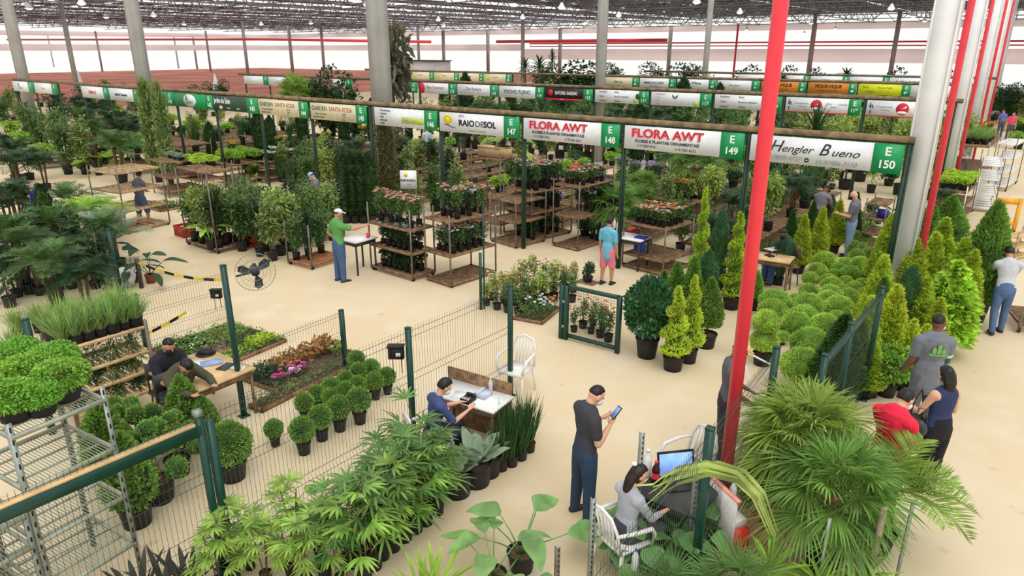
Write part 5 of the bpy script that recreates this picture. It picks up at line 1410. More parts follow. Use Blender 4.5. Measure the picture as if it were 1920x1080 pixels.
# folded white stand and the man in the white cap behind the pole
fs = at(1412, 690, .9)
st = thing('folding_stand', 'white folded metal stand leaning by the green post behind the red pole', 'stand', (fs[0], fs[1], 0), R(-30))
part('frame', MB().tube([(-.2, 0, 1.15), (.25, 0, 1.0)], .014, 6).tube([(-.2, 0, 1.15), (.22, .05, .0)], .014, 6).tube([(.25, 0, 1.0), (-.2, .05, 0)], .014, 6).tube([(-.2, 0, 1.15), (-.2, .06, 0)], .014, 6), M_white, st)
mp = at(1383, 650, 1.66); mrz = R(-100)
person('person in a white cap and grey T-shirt half hidden behind the red pole', (mp[0] - .06, mp[1], 0), mrz, 1.74, 'brown', cloth('grey', (92, 92, 100)), .6, cloth('dark_trousers', (48, 48, 54)), head=(.25, 0), capm=(mat('cap_white', (230, 230, 236)), mat('cap_visor', (244, 176, 40))), hair='crop', lean=.06,
       arms=[((.12, .25, -1), (-.1, .8, -.5)), ((-.14, .2, -1), (.1, .8, -.4))])

# ================================================================== box domes and golden conifers, right
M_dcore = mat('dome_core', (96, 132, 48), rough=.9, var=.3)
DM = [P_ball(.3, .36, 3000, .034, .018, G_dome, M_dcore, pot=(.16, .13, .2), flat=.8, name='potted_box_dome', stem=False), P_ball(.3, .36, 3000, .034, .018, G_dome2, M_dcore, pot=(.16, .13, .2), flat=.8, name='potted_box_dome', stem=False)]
domes = [(1547, 489, 22), (1533, 507, 18), (1520, 522, 16), (1585, 495, 16), (1572, 505, 16), (1564, 515, 14), (1553, 527, 17), (1613, 497, 20), (1594, 513, 19), (1630, 515, 17), (1586, 530, 16), (1560, 536, 21), (1517, 546, 19), (1557, 551, 22), (1603, 541, 17), (1553, 563, 23), (1592, 554, 18), (1617, 533, 15), (1620, 552, 16),
         (1453, 566, 29), (1450, 583, 28), (1490, 562, 16), (1513, 574, 30), (1543, 568, 16), (1573, 577, 28), (1507, 593, 27), (1437, 597, 22), (1493, 606, 27), (1568, 598, 20), (1547, 611, 29), (1470, 615, 15), (1467, 631, 14), (1520, 645, 37), (1503, 684, 39)]
rows = [(0, 500, 'far end row'), (500, 520, 'second row from the path end'), (520, 545, 'third row'), (545, 566, 'middle row'), (566, 590, 'row nearest the desk'), (590, 620, 'near row'), (620, 800, 'nearest row by the post')]
for y0, y1, nm in rows:
    rr = sorted([q for q in domes if y0 <= q[1] < y1])
    for i, (x, y, r) in enumerate(rr):
        p = at(x, y, .36); fw = p[1] * _c - (.36 - CAMH) * _s; s = r / FOC * fw / .305
        p = at(x, y, .36 * s)
        put(DM[(x * 7 + y) % 2], f'clipped green dome, {nm} of the dome field, {nth(i)} from left', (p[0], p[1], 0), s=s, group='clipped box domes in the right-hand stall')
p = at(1437, 608, .75)
t2 = thing('two_tier_topiary', 'topiary of two stacked balls at the left edge of the dome field', 'plant', (p[0], p[1], 0))
for pn, me in pot_parts(.16, .13, .22): link(pn, me, t2)
mb = MB(); clip_ball(mb, (0, 0, .8), .22, 1600, .04, .02, 0, 1, flat=.85); clip_ball(mb, (0, 0, .45), .24, 1500, .04, .02, 0, 1, flat=.75)
part('foliage', mb, [G_dome, G_core2], t2); part('stem', MB().tube([(0, 0, .2), (0, 0, .8)], .015, 6), M_bark, t2)
CL = P_cone(1.5, .36, 5200, .085, .036, G_lime, G_core2, lump=.16, pot=(.19, .15, .26))
CL2 = P_cone(1.5, .34, 5200, .08, .034, leafm('gold_conifer', (186, 208, 58), island=.3, trans=.35), G_core2, lump=.18, pot=(.19, .15, .26), rough=.6)
CG = P_cone(1.5, .34, 5200, .07, .03, G_conif, G_core, lump=.12, pot=(.19, .15, .26))
CD = P_cone(1.5, .32, 5200, .06, .026, G_dconif, G_core, lump=.1, pot=(.19, .15, .26))
CF = P_cone(1.5, .42, 5200, .075, .03, G_conif, G_core, lump=.1, pot=(.22, .17, .32), shape=SH_flame, rough=.6)
CB = P_cone(1.5, .17, 3200, .05, .02, G_blue, G_core, lump=.08, pot=(.14, .11, .22), shape=SH_col, up=1.2)
CW = P_cone(1.4, .42, 2600, .16, .085, G_lime2, G_core2, lump=.14, pot=(.2, .16, .28), shape=SH_flame, rough=.6, droop=.4, seg=3, name='potted_broadleaf_column', cat='plant')
for x, y, h, pr, hw, l in [(1676, 402, 1.8, CL2, 26, 'golden conifer at the far left of the group, against the white column'), (1750, 385, 1.85, CG, 30, 'mid-green conifer right of the white column'), (1788, 368, 1.95, CF, 34, 'dense dark-tipped conifer behind the golden ones, beside the box shelf'),
                         (1660, 480, 1.6, CL, 30, 'golden conifer leaning on the green fence rail'), (1722, 450, 1.7, CL2, 32, 'golden conifer in the middle row, left of centre'), (1757, 438, 1.7, CL, 30, 'golden conifer in the middle row, right of centre'), (1812, 448, 1.7, CL2, 32, 'golden conifer touching the big dark one'),
                         (1798, 490, 1.75, CW, 40, 'bright column plant with large shiny leaves above the man in grey'), (1635, 557, 1.45, CL, 28, 'golden conifer right behind the fence corner'), (1684, 536, 1.5, CL, 34, 'front golden conifer with a bare trunk foot'), (1712, 500, 1.65, CB, 16, 'slim blue-green column between the golden conifers'),
                         (1765, 560, 1.3, CL2, 26, 'small golden conifer at the shoulder of the man in grey'), (1588, 590, 1.42, CD, 46, 'dark small-leaved cone beside the green fence post'), (1740, 610, 1.05, CL, 26, 'short golden conifer left of the man in grey'), (1640, 640, .95, CL2, 24, 'short golden conifer right of the dark cone'), (1705, 425, 1.8, CL, 30, 'golden conifer behind the slim column, upper left of the group'), (1775, 410, 1.8, CL2, 30, 'golden conifer between the two tall green ones at the back'), (1660, 520, 1.5, CG, 28, 'mid-green conifer behind the fence rail'), (1740, 520, 1.5, CL2, 28, 'golden conifer in the centre of the group'), (1775, 500, 1.5, CG, 28, 'mid-green conifer beside the bright broadleaf column'), (1830, 470, 1.6, CL2, 26, 'golden conifer in front of the large dark one'), (1715, 600, 1.2, CL, 26, 'golden conifer in the front row beside the bare trunk'), (1620, 600, 1.2, CG, 24, 'mid-green conifer between the dark cone and the golden front row')]:
    p = at(x, y, h); fw = p[1] * _c - (h * .5 - CAMH) * _s
    H0 = {id(CW): 1.73, id(CF): 1.87, id(CB): 1.77}.get(id(pr), 1.81); R0 = {id(CL): .36, id(CL2): .34, id(CG): .34, id(CD): .32, id(CF): .42, id(CB): .17, id(CW): .42}[id(pr)]
    put(pr, l, (p[0], p[1], 0), s=max(.6, hw / FOC * fw / R0 * 1.22), sz=h / H0, group='conifers beside the aisle')
p = at(1823, 600); put(CF, 'large dark green conifer in the big black pot at the aisle edge', (p[0], p[1], 0), s=1.12, sz=1.3)
SBR = P_shrub(.75, .42, 2400, .06, .034, G_bright, core=True, name='potted_bright_shrub', shell=.6)
for x, y, z, l, s in [(1672, 688, .5, 'round bright green bush in front of the dark cone', 1.0), (1722, 690, .45, 'round bright green bush beside the woman in navy', .9), (1640, 700, .4, 'round bright green bush just above the palm crowns', .8)]:
    p = at(x, y, z); put(SBR, l, (p[0], p[1], 0), s=s)
# people in the right-hand aisle
GREYJ = cloth('grey_marl', (118, 124, 134))
pg = at(1768, 592, 1.80)
ob, J, wl = person('person in a grey football-style shirt with teal sleeves and a green emblem on the back', (pg[0] - .05, pg[1] - .02, 0), R(-8), 1.82, 'brown', GREYJ, .62, cloth('grey_jeans', (96, 102, 112)), head=(.12, .75), hair='crop', mask=M_maskw, bulk=1.12, vox=.009, long_shirt=.12,
       arms=[((.1, .2, -1), (-.15, .75, -.6)), ((-.12, .1, -1), (.0, .6, -.75))], collar=M_black)
T = J['T']; k = J['k']
em = MB(); yb = -.19
for sh in [[(-.1, .3), (.1, .3), (.13, .34), (.06, .325), (-.06, .325), (-.13, .34)], [(-.08, .335), (-.03, .335), (-.03, .4), (-.055, .43), (-.08, .4)], [(-.02, .335), (.03, .335), (.03, .44), (.005, .48), (-.02, .44)], [(.04, .335), (.09, .335), (.09, .39), (.065, .42), (.04, .39)]]:
    em.add([T(x, yb + .02, z + .02) for x, z in sh] + [T(x, yb + .016, z + .02) for x, z in sh], [tuple(range(len(sh))), tuple(range(2 * len(sh) - 1, len(sh) - 1, -1))])
link('emblem', em.mesh('emblem', [mat('emblem_green', (120, 176, 96))]), ob)
ms = MB()
M_teal = cloth('teal', (58, 104, 116))
for i, s in ((0, 1), (1, -1)):
    a = J['hand', i]; sh0 = T(s * .185 * k, -.012, .45 * k); ud = nrm(V3(.1 * s, .2 - .05 * i, -1)); el = sh0 + ud * .29 * k
    mb = MB(); cap_mesh(mb, [sh0 + ud * .19 * k, el], [.057 * k, .05 * k]); cap_mesh(mb, [el, el + (a - el) * .72], [.05 * k, .037 * k]); link('sleeve', mb.mesh('sleeve', [M_teal], True), ob)
    mb = MB(); cap_mesh(mb, [sh0 + ud * .175 * k, sh0 + ud * .185 * k], [.071 * k, .071 * k]); link('sleeve_band', mb.mesh('sleeve_band', [mat('band', (206, 226, 190))], True), ob)
pw_ = at(1785, 692, 1.64)
ob, J, wl = person('person with shoulder-length dark hair in a sleeveless navy top and black trousers', (pw_[0] - .02, pw_[1], 0), R(12), 1.66, 'fair', cloth('navy_top', (44, 58, 98)), 0, cloth('black_trousers', (26, 26, 34)), head=(.2, .1), hair='long', female=True, bulk=1.1, vox=.009,
       arms=[((.25, .15, -1), (-.1, .9, -.2)), ((-.35, .3, -.9), (.1, .95, .1))], legs=[((.04, .03, -1), (.0, -.03, -1)), ((-.05, -.02, -1), (.0, -.06, -1))])
bag = thing('handbag', 'black handbag at the hip of the woman in navy', 'bag', wl(T(-.3, .1, -.05)) if False else (pw_[0] - .3, pw_[1] + .02, .92), R(12))
part('body', MB().ball((0, 0, 0), .13, .07, .12, 12), M_black, bag, True); part('handle', MB().tube([(-.08, 0, .08), (-.06, .0, .3), (.02, 0, .44), (.06, 0, .3), (.08, 0, .08)], .01, 5), M_black, bag)
pr_ = at(1697, 735, 1.66)
RED = cloth('red_polo', (238, 40, 70))
ob, J, wl = person('person in a bright red polo shirt and white mask bending over the palms', (pr_[0] - .12, pr_[1] - .07, 0), R(-62), 1.74, 'fair', RED, .7, cloth('light_jeans', (96, 130, 186)), head=(.55, .1), hair='short', mask=M_maskw, lean=.12, bulk=1.08, vox=.009, collar=RED, shoe=M_shoeb,
       arms=[((.05, .35, -1), (-.2, .75, -.5)), ((-.1, .5, -.9), (.25, .8, -.4))], legs=[((.06, .12, -1), (.0, -.12, -1)), ((-.06, -.1, -1), (-.02, -.2, -1))])
gl_ = MB()
H = J['H']
for s in (-1, 1): gl_.tube([H(s * .034 + .022 * math.cos(a), .1, .012 + .018 * math.sin(a)) for a in np.linspace(0, 6.28, 12)], .002, 4).tube([H(s * .056, .098, .014), H(s * .08, .0, .016)], .002, 4)
link('spectacles', gl_.mesh('spectacles', [M_black]), ob)
bg2 = thing('shoulder_bag', 'small dark shoulder bag hanging in front of the man in red', 'bag', (pr_[0] + .3, pr_[1] + .1, 1.15), R(-40))
part('body', MB().ball((0, 0, 0), .09, .06, .11, 10), M_dgrey, bg2, True); part('strap', MB().tube([(-.06, 0, .08), (-.03, 0, .25), (.05, 0, .25), (.06, 0, .08)], .008, 5), M_dgrey, bg2)
pa_ = at(1905, 470, 1.62)
ob, J, wl = person('person in a pale grey T-shirt and jeans pushing a trolley down the right aisle', (pa_[0] - .1, pa_[1] - .1, 0), R(-20), 1.72, 'tan', cloth('pale', (196, 200, 210)), .8, cloth('jeans_mid', (84, 108, 150)), lean=.3, head=(.3, 0), hair='short', vox=.012,
       arms=[((.1, .8, -.7), (-.05, 1, -.1)), ((-.1, .8, -.7), (.05, 1, -.1))], legs=[((.05, .2, -1), (0, -.05, -1)), ((-.05, -.1, -1), (0, -.35, -1))])
text('18', .1, T_r, ob, 0, 0, 0, bold=.004, align='CENTER') if False else None
# fan palms and yuccas in the bottom right
FP = P_fanpalm(1.05, 34, .6, 40, G_palm, .5, .1); FP2 = P_fanpalm(.95, 28, .55, 36, G_palm2, .5, .09, 1)
for x, y, z, pr, l, s, rz in [(1512, 800, 1.25, FP, 'big fan palm whose crown fills the space right of the red pole', .92, .3), (1570, 905, 1.1, FP2, 'fan palm with dry yellow lower leaves and a fibrous trunk', .9, 1.2), (1455, 875, .8, FP2, 'darker fan palm close to the right of the red pole', .5, 2.2), (1470, 735, 1.0, FP2, 'fan palm in front of the largest dome', .55, 4.0)]:
    p = at(x, y, z); put(pr, l, (p[0], p[1], 0), s=s, rz=rz, group='fan palms in the bottom right')
FE = P_feather(1.5, 15, 1.1, 30, .34, .022, G_palm, trunk=(.55, .1), tm=M_fib, steep=1.2, droop=.6, vee=.5)
p = at(1668, 905, .85); put(FE, 'feather palm spreading over the aisle in front of the man in red', (p[0], p[1], 0), s=.95, rz=.35)
DR = P_dracaena(.35, 34, .55, .05, G_bright, 1, tr=.03, droop=.35, name='potted_yucca')
for x, y, z, l, s in [(1452, 1020, .75, 'bright yucca rosette right of the orange guard board', .9), (1545, 1075, .55, 'yucca rosette at the bottom edge under the fan palms', .8), (1620, 1085, .4, 'yucca rosette at the bottom edge beside the pale wooden stake', .8)]:
    p = at(x, y, z); put(DR, l, (p[0], p[1], 0), s=s, group='yuccas at the bottom edge')
FB = P_fanpalm(.5, 12, .5, 22, G_rhap, .35, .05, 0, pot=(.15, .12, .22), droop=.15)
for x, y, z, l, s in [(1262, 1050, .75, 'young fan palm with bluish stiff leaves at the bottom edge left of the orange board', .62), (1385, 1065, .7, 'young fan palm at the bottom edge below the red standpipe', .75), (1225, 1085, .6, 'young fan palm at the bottom edge behind the diagonal wires', .55)]:
    p = at(x, y, z); put(FB, l, (p[0], p[1], 0), s=s, group='young fan palms at the bottom edge')
# a new leaf bent over the fence in front of the red pole
pts = [at(1452, 1000, .9), at(1425, 930, 1.25), at(1385, 888, 1.5), at(1330, 872, 1.55), at(1275, 885, 1.5)]
nl = thing('bent_palm_leaf', 'long folded pale green leaf arching in front of the red pole', 'leaf', (pts[0][0], pts[0][1], 0))
L0 = np.array([pts[0][0], pts[0][1], 0]); pp = [np.array(q) - L0 for q in pts]
mb = MB()
for k in range(9):
    off = rng.normal(0, .022, 3); q = [p_ + off * (1 + i * .4) for i, p_ in enumerate(pp)]
    C = []
    for i in range(len(q) - 1):
        for f in (0, .34, .67): C.append(q[i] * (1 - f) + q[i + 1] * f)
    e = q[-1] - q[-2]; e = e / np.linalg.norm(e)
    C.append(q[-1]); C.append(q[-1] + e * .12 + V3(0, 0, -.02 - .012 * k) + rng.normal(0, .02, 3)); C.append(q[-1] + e * .24 + V3(0, 0, -.06 - .02 * k) + rng.normal(0, .03, 3))
    n = len(C); vs = []
    for i, c in enumerate(C):
        w_ = .03 * (min(1, (i + 1) / 4) if i < n - 3 else (n - i) / 4)
        vs += [c + V3(0, .3 * w_, -w_), c + V3(0, -.3 * w_, w_)]
    mb.add(vs, [(2 * i, 2 * i + 1, 2 * i + 3, 2 * i + 2) for i in range(n - 1)])
part('blade', mb, leafm('pale_new_leaf', (186, 214, 120), trans=.35), nl); part('leaf_stalk', MB().tube([(0, 0, 0), pp[0], pp[1]], [.02, .016, .01], 6), G_palm, nl)
for x, y, z, w_, m, l in [(1556, 972, 1.1, .035, M_galv, 'slotted galvanised upright among the palm trunks'), (1658, 952, 1.2, .06, M_stake, 'pale square wooden stake at the aisle edge'), (1712, 945, 1.1, .035, M_galv, 'slotted galvanised upright at the aisle edge right of the wooden stake')]:
    p = at(x, y, z); mb = MB().cbox((0, 0, z / 2), w_, w_ * .5, z)
    o = solo('stake', mb, m, l, 'post', (p[0], p[1], 0), R(20))

# ================================================================== centre: gate, conifers, roses
g0, g1 = at(1052, 634)[:2], at(1157, 662)[:2]
hg = hgt(1052, 634, 532); Lg = float(np.hypot(*(g1 - g0)))
gt = thing('metal_gate', 'small dark green mesh gate standing open in the middle', 'gate', (*g0, 0), math.atan2(*(g1 - g0)[::-1]))
for x in (0, .1, Lg): part('post', MB().cbox((x, 0, hg / 2), .075, .075, hg), M_green, gt)
part('top_rail', MB().cbox((Lg / 2, 0, hg - .03), Lg, .07, .06).cbox((Lg / 2, .06, hg - .03), Lg, .03, .03), M_green, gt)
part('bottom_rail', MB().cbox((Lg / 2, 0, .09), Lg, .05, .06), M_green, gt)
mb = MB(); mesh_wires(mb, Lg - .2, hg - .22, x0=.14, z0=.12); part('mesh_panel', mb, M_wire, gt)
part('hinge', MB().cbox((.06, -.045, hg * .7), .05, .02, .05).cbox((.06, -.045, hg * .25), .05, .02, .05), M_galv, gt)
p = at(902, 580); gp = solo('fence_post', MB().cbox((0, 0, .62), .06, .06, 1.24).cbox((.07, .02, 1.15), .03, .03, 2.3), M_green, 'green post with a thin grey pole between the racks and the roses', 'post', (p[0], p[1], 0))
p = at(1157, 537); solo('pole', MB().cbox((0, 0, 1.3), .035, .035, 2.6), M_rack, 'thin grey pole standing in front of the boy in pink shorts', 'post', (p[0] - .0, p[1], 0)) if False else None
SP = P_cone(1.25, .3, 4200, .075, .034, G_lime, G_core, turns=3.2, depth=.5, pot=(.19, .16, .26), rough=.6, name='potted_spiral_conifer', lump=.05)
SPT = P_cone(2.0, .3, 5200, .075, .034, leafm('gold_conifer', (186, 208, 58)), G_core, turns=5, depth=.5, pot=(.18, .15, .26), rough=.6, name='potted_spiral_conifer', lump=.05)
CFm = P_cone(.85, .27, 3000, .055, .024, G_conif, G_core, shape=SH_flame, pot=(.19, .15, .26), bare=.16, rough=.6, lump=.08)
def std(x, yb, yt, hw, pr, H0, R0, l, **k):
    p = at(x, yb); h = hgt(x, yb, yt); fw = p[1] * _c + CAMH * _s - h * .5 * _s
    return put(pr, l, (p[0], p[1], 0), s=hw / FOC * fw / R0, sz=h / H0, **k)
CAM = P_ball(.42, .75, 2000, .1, .062, leafm('camellia_leaf', (66, 122, 72), rough=.18, spec=.9, island=.45), G_core, rough=.5, pot=(.21, .16, .3), name='potted_camellia')
std(1212, 668, 524, 46, CAM, 1.17, .44, 'glossy dark-leaved ball shrub in a black pot right of the gate')
std(1261, 692, 545, 31, SP, 1.5, .3, 'yellow-green spiral conifer in the nearest centre pot')
std(1290, 678, 525, 26, SP, 1.5, .3, 'yellow-green conifer close behind the nearest spiral one')
std(1323, 650, 520, 27, CFm, 1.28, .27, 'pot-bellied green conifer on a bare stem beside the walkway')
std(1370, 578, 402, 27, SPT, 2.28, .3, 'tall spiral conifer beside the red pole')
std(1304, 575, 358, 22, SPT, 2.28, .3, 'tallest slender spiral conifer behind the centre group')
std(1338, 570, 395, 15, CB, 1.77, .17, 'slim dark column conifer between the two tall spirals')
std(1262, 605, 492, 30, CG, 1.81, .34, 'dark green cone behind the glossy ball shrub')
std(1292, 610, 482, 30, CG, 1.81, .34, 'dark green cone behind the nearest spiral conifer')
std(1240, 590, 508, 24, CG, 1.81, .34, 'small green cone at the back left of the centre group')
std(1318, 600, 470, 20, CB, 1.77, .17, 'slim column conifer over the pot-bellied one')
std(1412, 580, 510, 16, P_cone(.6, .22, 1500, .05, .024, G_dome2, G_core, shape=SH_flame), .86, .22, 'small green cone under the desk beside the red pole')
RS = [P_rose(.62, .16, 330, (F_yel, F_white), 4, .04, G_yel, (.1, .08, .16)), P_rose(.7, .16, 330, (F_red, F_orange), 4, .035, G_mid, (.1, .08, .16)), P_rose(.75, .17, 360, (F_white, F_yel), 3, .04, G_olive, (.1, .08, .16))]
rp_ = [(912, 572), (932, 580), (953, 585), (972, 590), (925, 562), (945, 568), (965, 572), (985, 575), (1003, 570), (1020, 566), (1038, 562), (1056, 560), (1072, 566), (958, 556), (978, 556), (998, 552), (1018, 548), (1038, 544), (1058, 542), (1075, 548)]
for i, (x, y) in enumerate(rp_):
    r_ = 'front' if i < 4 else ('middle' if i < 13 else 'back'); j = i if i < 4 else (i - 4 if i < 13 else i - 13)
    p = at(x, y); put(RS[(i * 2 + i // 3) % 3], f'potted rose in the bed left of the gate, {r_} line, {nth(j)} from left', (p[0], p[1], 0), s=rnd.uniform(.85, 1.12), group='roses left of the gate')
tray(at(1008, 590), RZW + .2, .62, .95, 'low tray of white miniature roses in front of the rose bed', [(0, 1, 0, 1, G_mid, .2, .07, .035, 700, 'l'), (.1, .9, .35, .9, F_white, .26, .04, .04, 18, 'bloom'), (.6, .95, .7, .95, F_orange, .26, .04, .04, 5, 'bloom')])
for i, (x, y) in enumerate([(1076, 622), (1093, 615), (1108, 625), (1125, 632), (1140, 640), (1112, 610), (1130, 618)]):
    p = at(x, y); put(RS[1], f'red-flowered potted rose seen through the mesh gate, {nth(i)} from the left' if i < 5 else f'potted rose in the back line behind the mesh gate, {nth(i-5)} from the left', (p[0], p[1], 0), s=rnd.uniform(.7, .95), group='roses behind the gate')
p = at(1102, 530); put(P_shrub(.42, .16, 420, .06, .035, G_dark, (.12, .1, .12), name='potted_small_tree'), 'small dark shrub in a bowl on a board near the boy in pink shorts', (p[0], p[1], .03)); solo('board', MB().cbox((0, 0, .015), .45, .3, .03), M_wood2, 'short board under the small dark shrub', 'board', (p[0], p[1], 0), RZW)
# flower trolleys
RP = [P_rose(.62, .16, 420, (F_pink,), 9, .05, G_mid, (.075, .06, .15)), P_rose(.58, .16, 420, (F_pink, F_white), 8, .048, G_dark, (.075, .06, .15)), P_rose(.45, .15, 340, (F_pink,), 5, .045, G_dark2, (.075, .06, .14)), P_rose(.36, .14, 260, (F_white, F_pink), 9, .04, G_mid, (.075, .06, .12))]
def stock(P, w, d, lev, nx, ny, pr, txt, grp, x0=.1, x1=.9, y0=.1, y1=.9, s=1.0, cat=None):
    for j in range(ny):
        for i in range(nx):
            q = P(x0 + (x1 - x0) * (i + .5) / nx, y0 + (y1 - y0) * (j + .5) / ny, lev)
            put(pr[(i * 3 + j) % len(pr)], f'{txt}, {("front", "second", "third", "fourth", "fifth")[j]} row, {nth(i)} from left', q + rng.normal(0, .008, 3) * V3(1, 1, 0), s=s * rnd.uniform(.9, 1.1), group=grp)
def zf(x, yb, *ys): return [hgt(x, yb, y) for y in ys]
def mk(near, left, right, ytop, shelves, label, **k):
    h = hgt(near[0], near[1], ytop); lv = [hgt(near[0], near[1], y) / h for y in shelves]
    return rack_px(near, left, right, lv, ytop, label, **k)
r1, P1, a1, w1_, d1_ = mk((774, 529), (697, 506), (806, 513), 398, (520, 478, 434), 'wooden trolley of pale roses nearest the man in green')
stock(P1, w1_, d1_, 0, 6, 2, [RP[2]], 'rose, bottom shelf of the trolley by the green-shirted man', 'roses on the first trolley', s=1.12)
stock(P1, w1_, d1_, 1, 6, 2, [RP[1], RP[2]], 'rose, middle shelf of the trolley by the green-shirted man', 'roses on the first trolley', s=.98)
stock(P1, w1_, d1_, 2, 4, 2, [RP[0]], 'rose, top shelf of the trolley by the green-shirted man', 'roses on the first trolley', y0=.2, s=1.1, x0=0, x1=.95)
r2, P2, a2, w2_, d2_ = mk((846, 541), (800, 526), (908, 509), 408, (535, 482, 418), 'wooden trolley of pink roses with an empty bottom deck')
stock(P2, w2_, d2_, 1, 4, 5, [RP[0], RP[1]], 'pink rose, middle shelf of the empty-decked trolley', 'roses on the second trolley', s=.95)
stock(P2, w2_, d2_, 2, 3, 3, [RP[0], RP[1]], 'pink rose, top shelf of the empty-decked trolley', 'roses on the second trolley', y0=.15, y1=.95)
r3, P3, a3, w3_, d3_ = mk((967, 467), (920, 453), (1000, 449), 372, (461, 419, 381), 'trolley with bare slatted shelves behind the pink roses')
stock(P3, w3_, d3_, 0, 4, 1, [RP[2]], 'dark-leaved rose on the bottom deck of the bare trolley', 'roses on the bare trolley', y0=.6, s=1.05)
r3b, P3b, _, w3b, d3b = mk((996, 455), (945, 440), (1042, 432), 356, (450, 402, 362), 'tall trolley of white and peach roses left of the dark panel')
stock(P3b, w3b, d3b, 2, 5, 3, [RP[0], RP[1]], 'peach rose, top shelf of the tall trolley', 'roses on the tall trolley', s=1.1)
stock(P3b, w3b, d3b, 1, 4, 2, [RP[2]], 'dark-leaved rose on the middle shelf of the tall trolley', 'roses on the tall trolley', y0=.4)
stock(P3b, w3b, d3b, 0, 4, 2, [RP[2]], 'dark-leaved rose on the bottom shelf of the tall trolley', 'roses on the tall trolley', y0=.4)
r4, P4, _, w4_, d4_ = mk((1083, 472), (1036, 461), (1116, 446), 344, (468, 410, 352), 'trolley of white roses with a dark sheet at its back')
stock(P4, w4_, d4_, 2, 4, 3, [RP[3]], 'white rose, top shelf of the dark-sheeted trolley', 'roses on the white rose trolley')
stock(P4, w4_, d4_, 1, 3, 2, [RP[1]], 'white rose, middle shelf of the dark-sheeted trolley', 'roses on the white rose trolley', y0=.45)
stock(P4, w4_, d4_, 0, 2, 1, [RP[1]], 'rose, bottom shelf of the dark-sheeted trolley', 'roses on the white rose trolley', y0=.6, x0=.4)
part('back_sheet', MB().cbox((0, d4_ / 2 + .02, 1.1), w4_, .01, 1.0), M_black, r4)
r5, P5, _, w5_, d5_ = mk((1242, 520), (1166, 500), (1292, 500), 428, (515, 492, 432), 'low wooden rack of orange and white roses behind the green post')
stock(P5, w5_, d5_, 2, 6, 4, [P_rose(.4, .13, 260, (F_orange, F_pink), 6, .04, G_mid, (.075, .06, .12)), RP[3]], 'miniature rose on the low rack behind the green post', 'roses on the low rack')
r6, P6, _, w6_, d6_ = mk((1285, 440), (1215, 424), (1330, 424), 378, (434, 384), 'wooden bench of tall rust-topped plants under sign E 149')
RT = P_shrub(.6, .17, 360, .12, .05, G_olive, (.08, .065, .15), name='potted_rust_plant', flow=[F_rust, F_orange], nf=8, fr=.06, core=False)
stock(P6, w6_, d6_, 1, 5, 2, [RT], 'rust-topped plant on the bench under sign E 149', 'rust-topped plants')
# boy, table and screens
bp = at(1137, 533)
person('person in a light blue T-shirt and pink shorts walking toward the white table', (bp[0], bp[1], 0), R(-40), 1.6, 'tan', cloth('sky', (112, 190, 222)), .75, cloth('pink', (232, 128, 150)), shorts=True, head=(.2, .2), hair='short', vox=.011, long_shirt=.1, shoe=M_shoe, legs=[((.06, .12, -1), (0, 0, -1)), ((-.06, -.04, -1), (0, -.12, -1))])
tw = at(1178, 442, .8); table((tw[0], tw[1], 0), RZW, 1.0, .6, 'white-topped table with bottles behind the boy in pink shorts', top=M_white, leg=M_dgrey, h=.8)
for i, (x, y) in enumerate([(1152, 428), (1158, 432)]): bottle(at(x, y, .802), f'{("first", "second")[i]} small white bottle on the white-topped table', M_white, M_wplast, .26, .035)
solo('cloth', MB().cbox((0, 0, -.14), .3, .03, .34).cbox((0, .08, .03), .3, .2, .02), mat('blue_cloth', (48, 62, 170), rough=.9), 'blue cloth hanging off the right end of the white-topped table', 'cloth', at(1200, 448, .8), RZW)
solo('packet', MB().cbox((0, 0, .04), .22, .16, .08), M_red, 'red packet on the white-topped table', 'packet', at(1185, 433, .802), .4)
dk = at(1140, 452); solo('black_screen', MB().cbox((0, 0, 1.0), 1.0, .06, .5).cbox((-.4, 0, .4), .05, .05, .8).cbox((.4, 0, .4), .05, .05, .8), M_black, 'black panel on legs behind the white-topped table', 'panel', (dk[0], dk[1] + .5, 0), RZW)
# man in green with the trolley, his little table
gp_ = at(640, 527)
person('person in a green T-shirt, jeans and white cap reaching to the rose trolley', (gp_[0], gp_[1], 0), R(-52), 1.74, 'tan', cloth('leaf_green', (92, 156, 86)), .7, cloth('jeans_g', (70, 96, 136)), head=(.1, .2), capm=(mat('cap_white', (230, 230, 236)), M_white), hair='crop', bulk=1.15, vox=.01, lean=.05,
       arms=[((.5, .8, -.25), (.35, .9, .2)), ((-.5, -.3, -.8), (.35, .5, -.6))], legs=[((.06, .04, -1), (0, 0, -1)), ((-.06, -.02, -1), (0, -.06, -1))])
tg2 = at(672, 446, .85); table((tg2[0], tg2[1], 0), RZW, .6, .7, 'white square table between the man in green and the rose trolley', top=M_white, leg=M_dgrey, h=.85)
solo('cup', MB().lathe([(.035, 0), (.045, .12), (.04, .12), (.03, .01)], 12), M_red, 'red cup on the white square table', 'cup', at(690, 446, .852), smooth=True)
sp_ = at(763, 350, 2.0); 
sg = thing('small_sign', 'small white notice with sun emblem on a pole above the rose trolley', 'sign', (sp_[0], sp_[1] + .3, 0), R(-8))
part('board', MB().cbox((0, 0, 2.12), .42, .02, .46), M_swhite, sg); part('pole', MB().cbox((.17, .03, 1.0), .03, .03, 2.0), M_rack, sg)
text('RAIODESOL', .075, T_k, sg, 0, -.014, 2.1, align='CENTER', bold=.002); disc(-.06, 2.24, .05, -.013, T_y, sg); text('11 99705', .03, T_g, sg, 0, -.014, 2.0, align='CENTER')

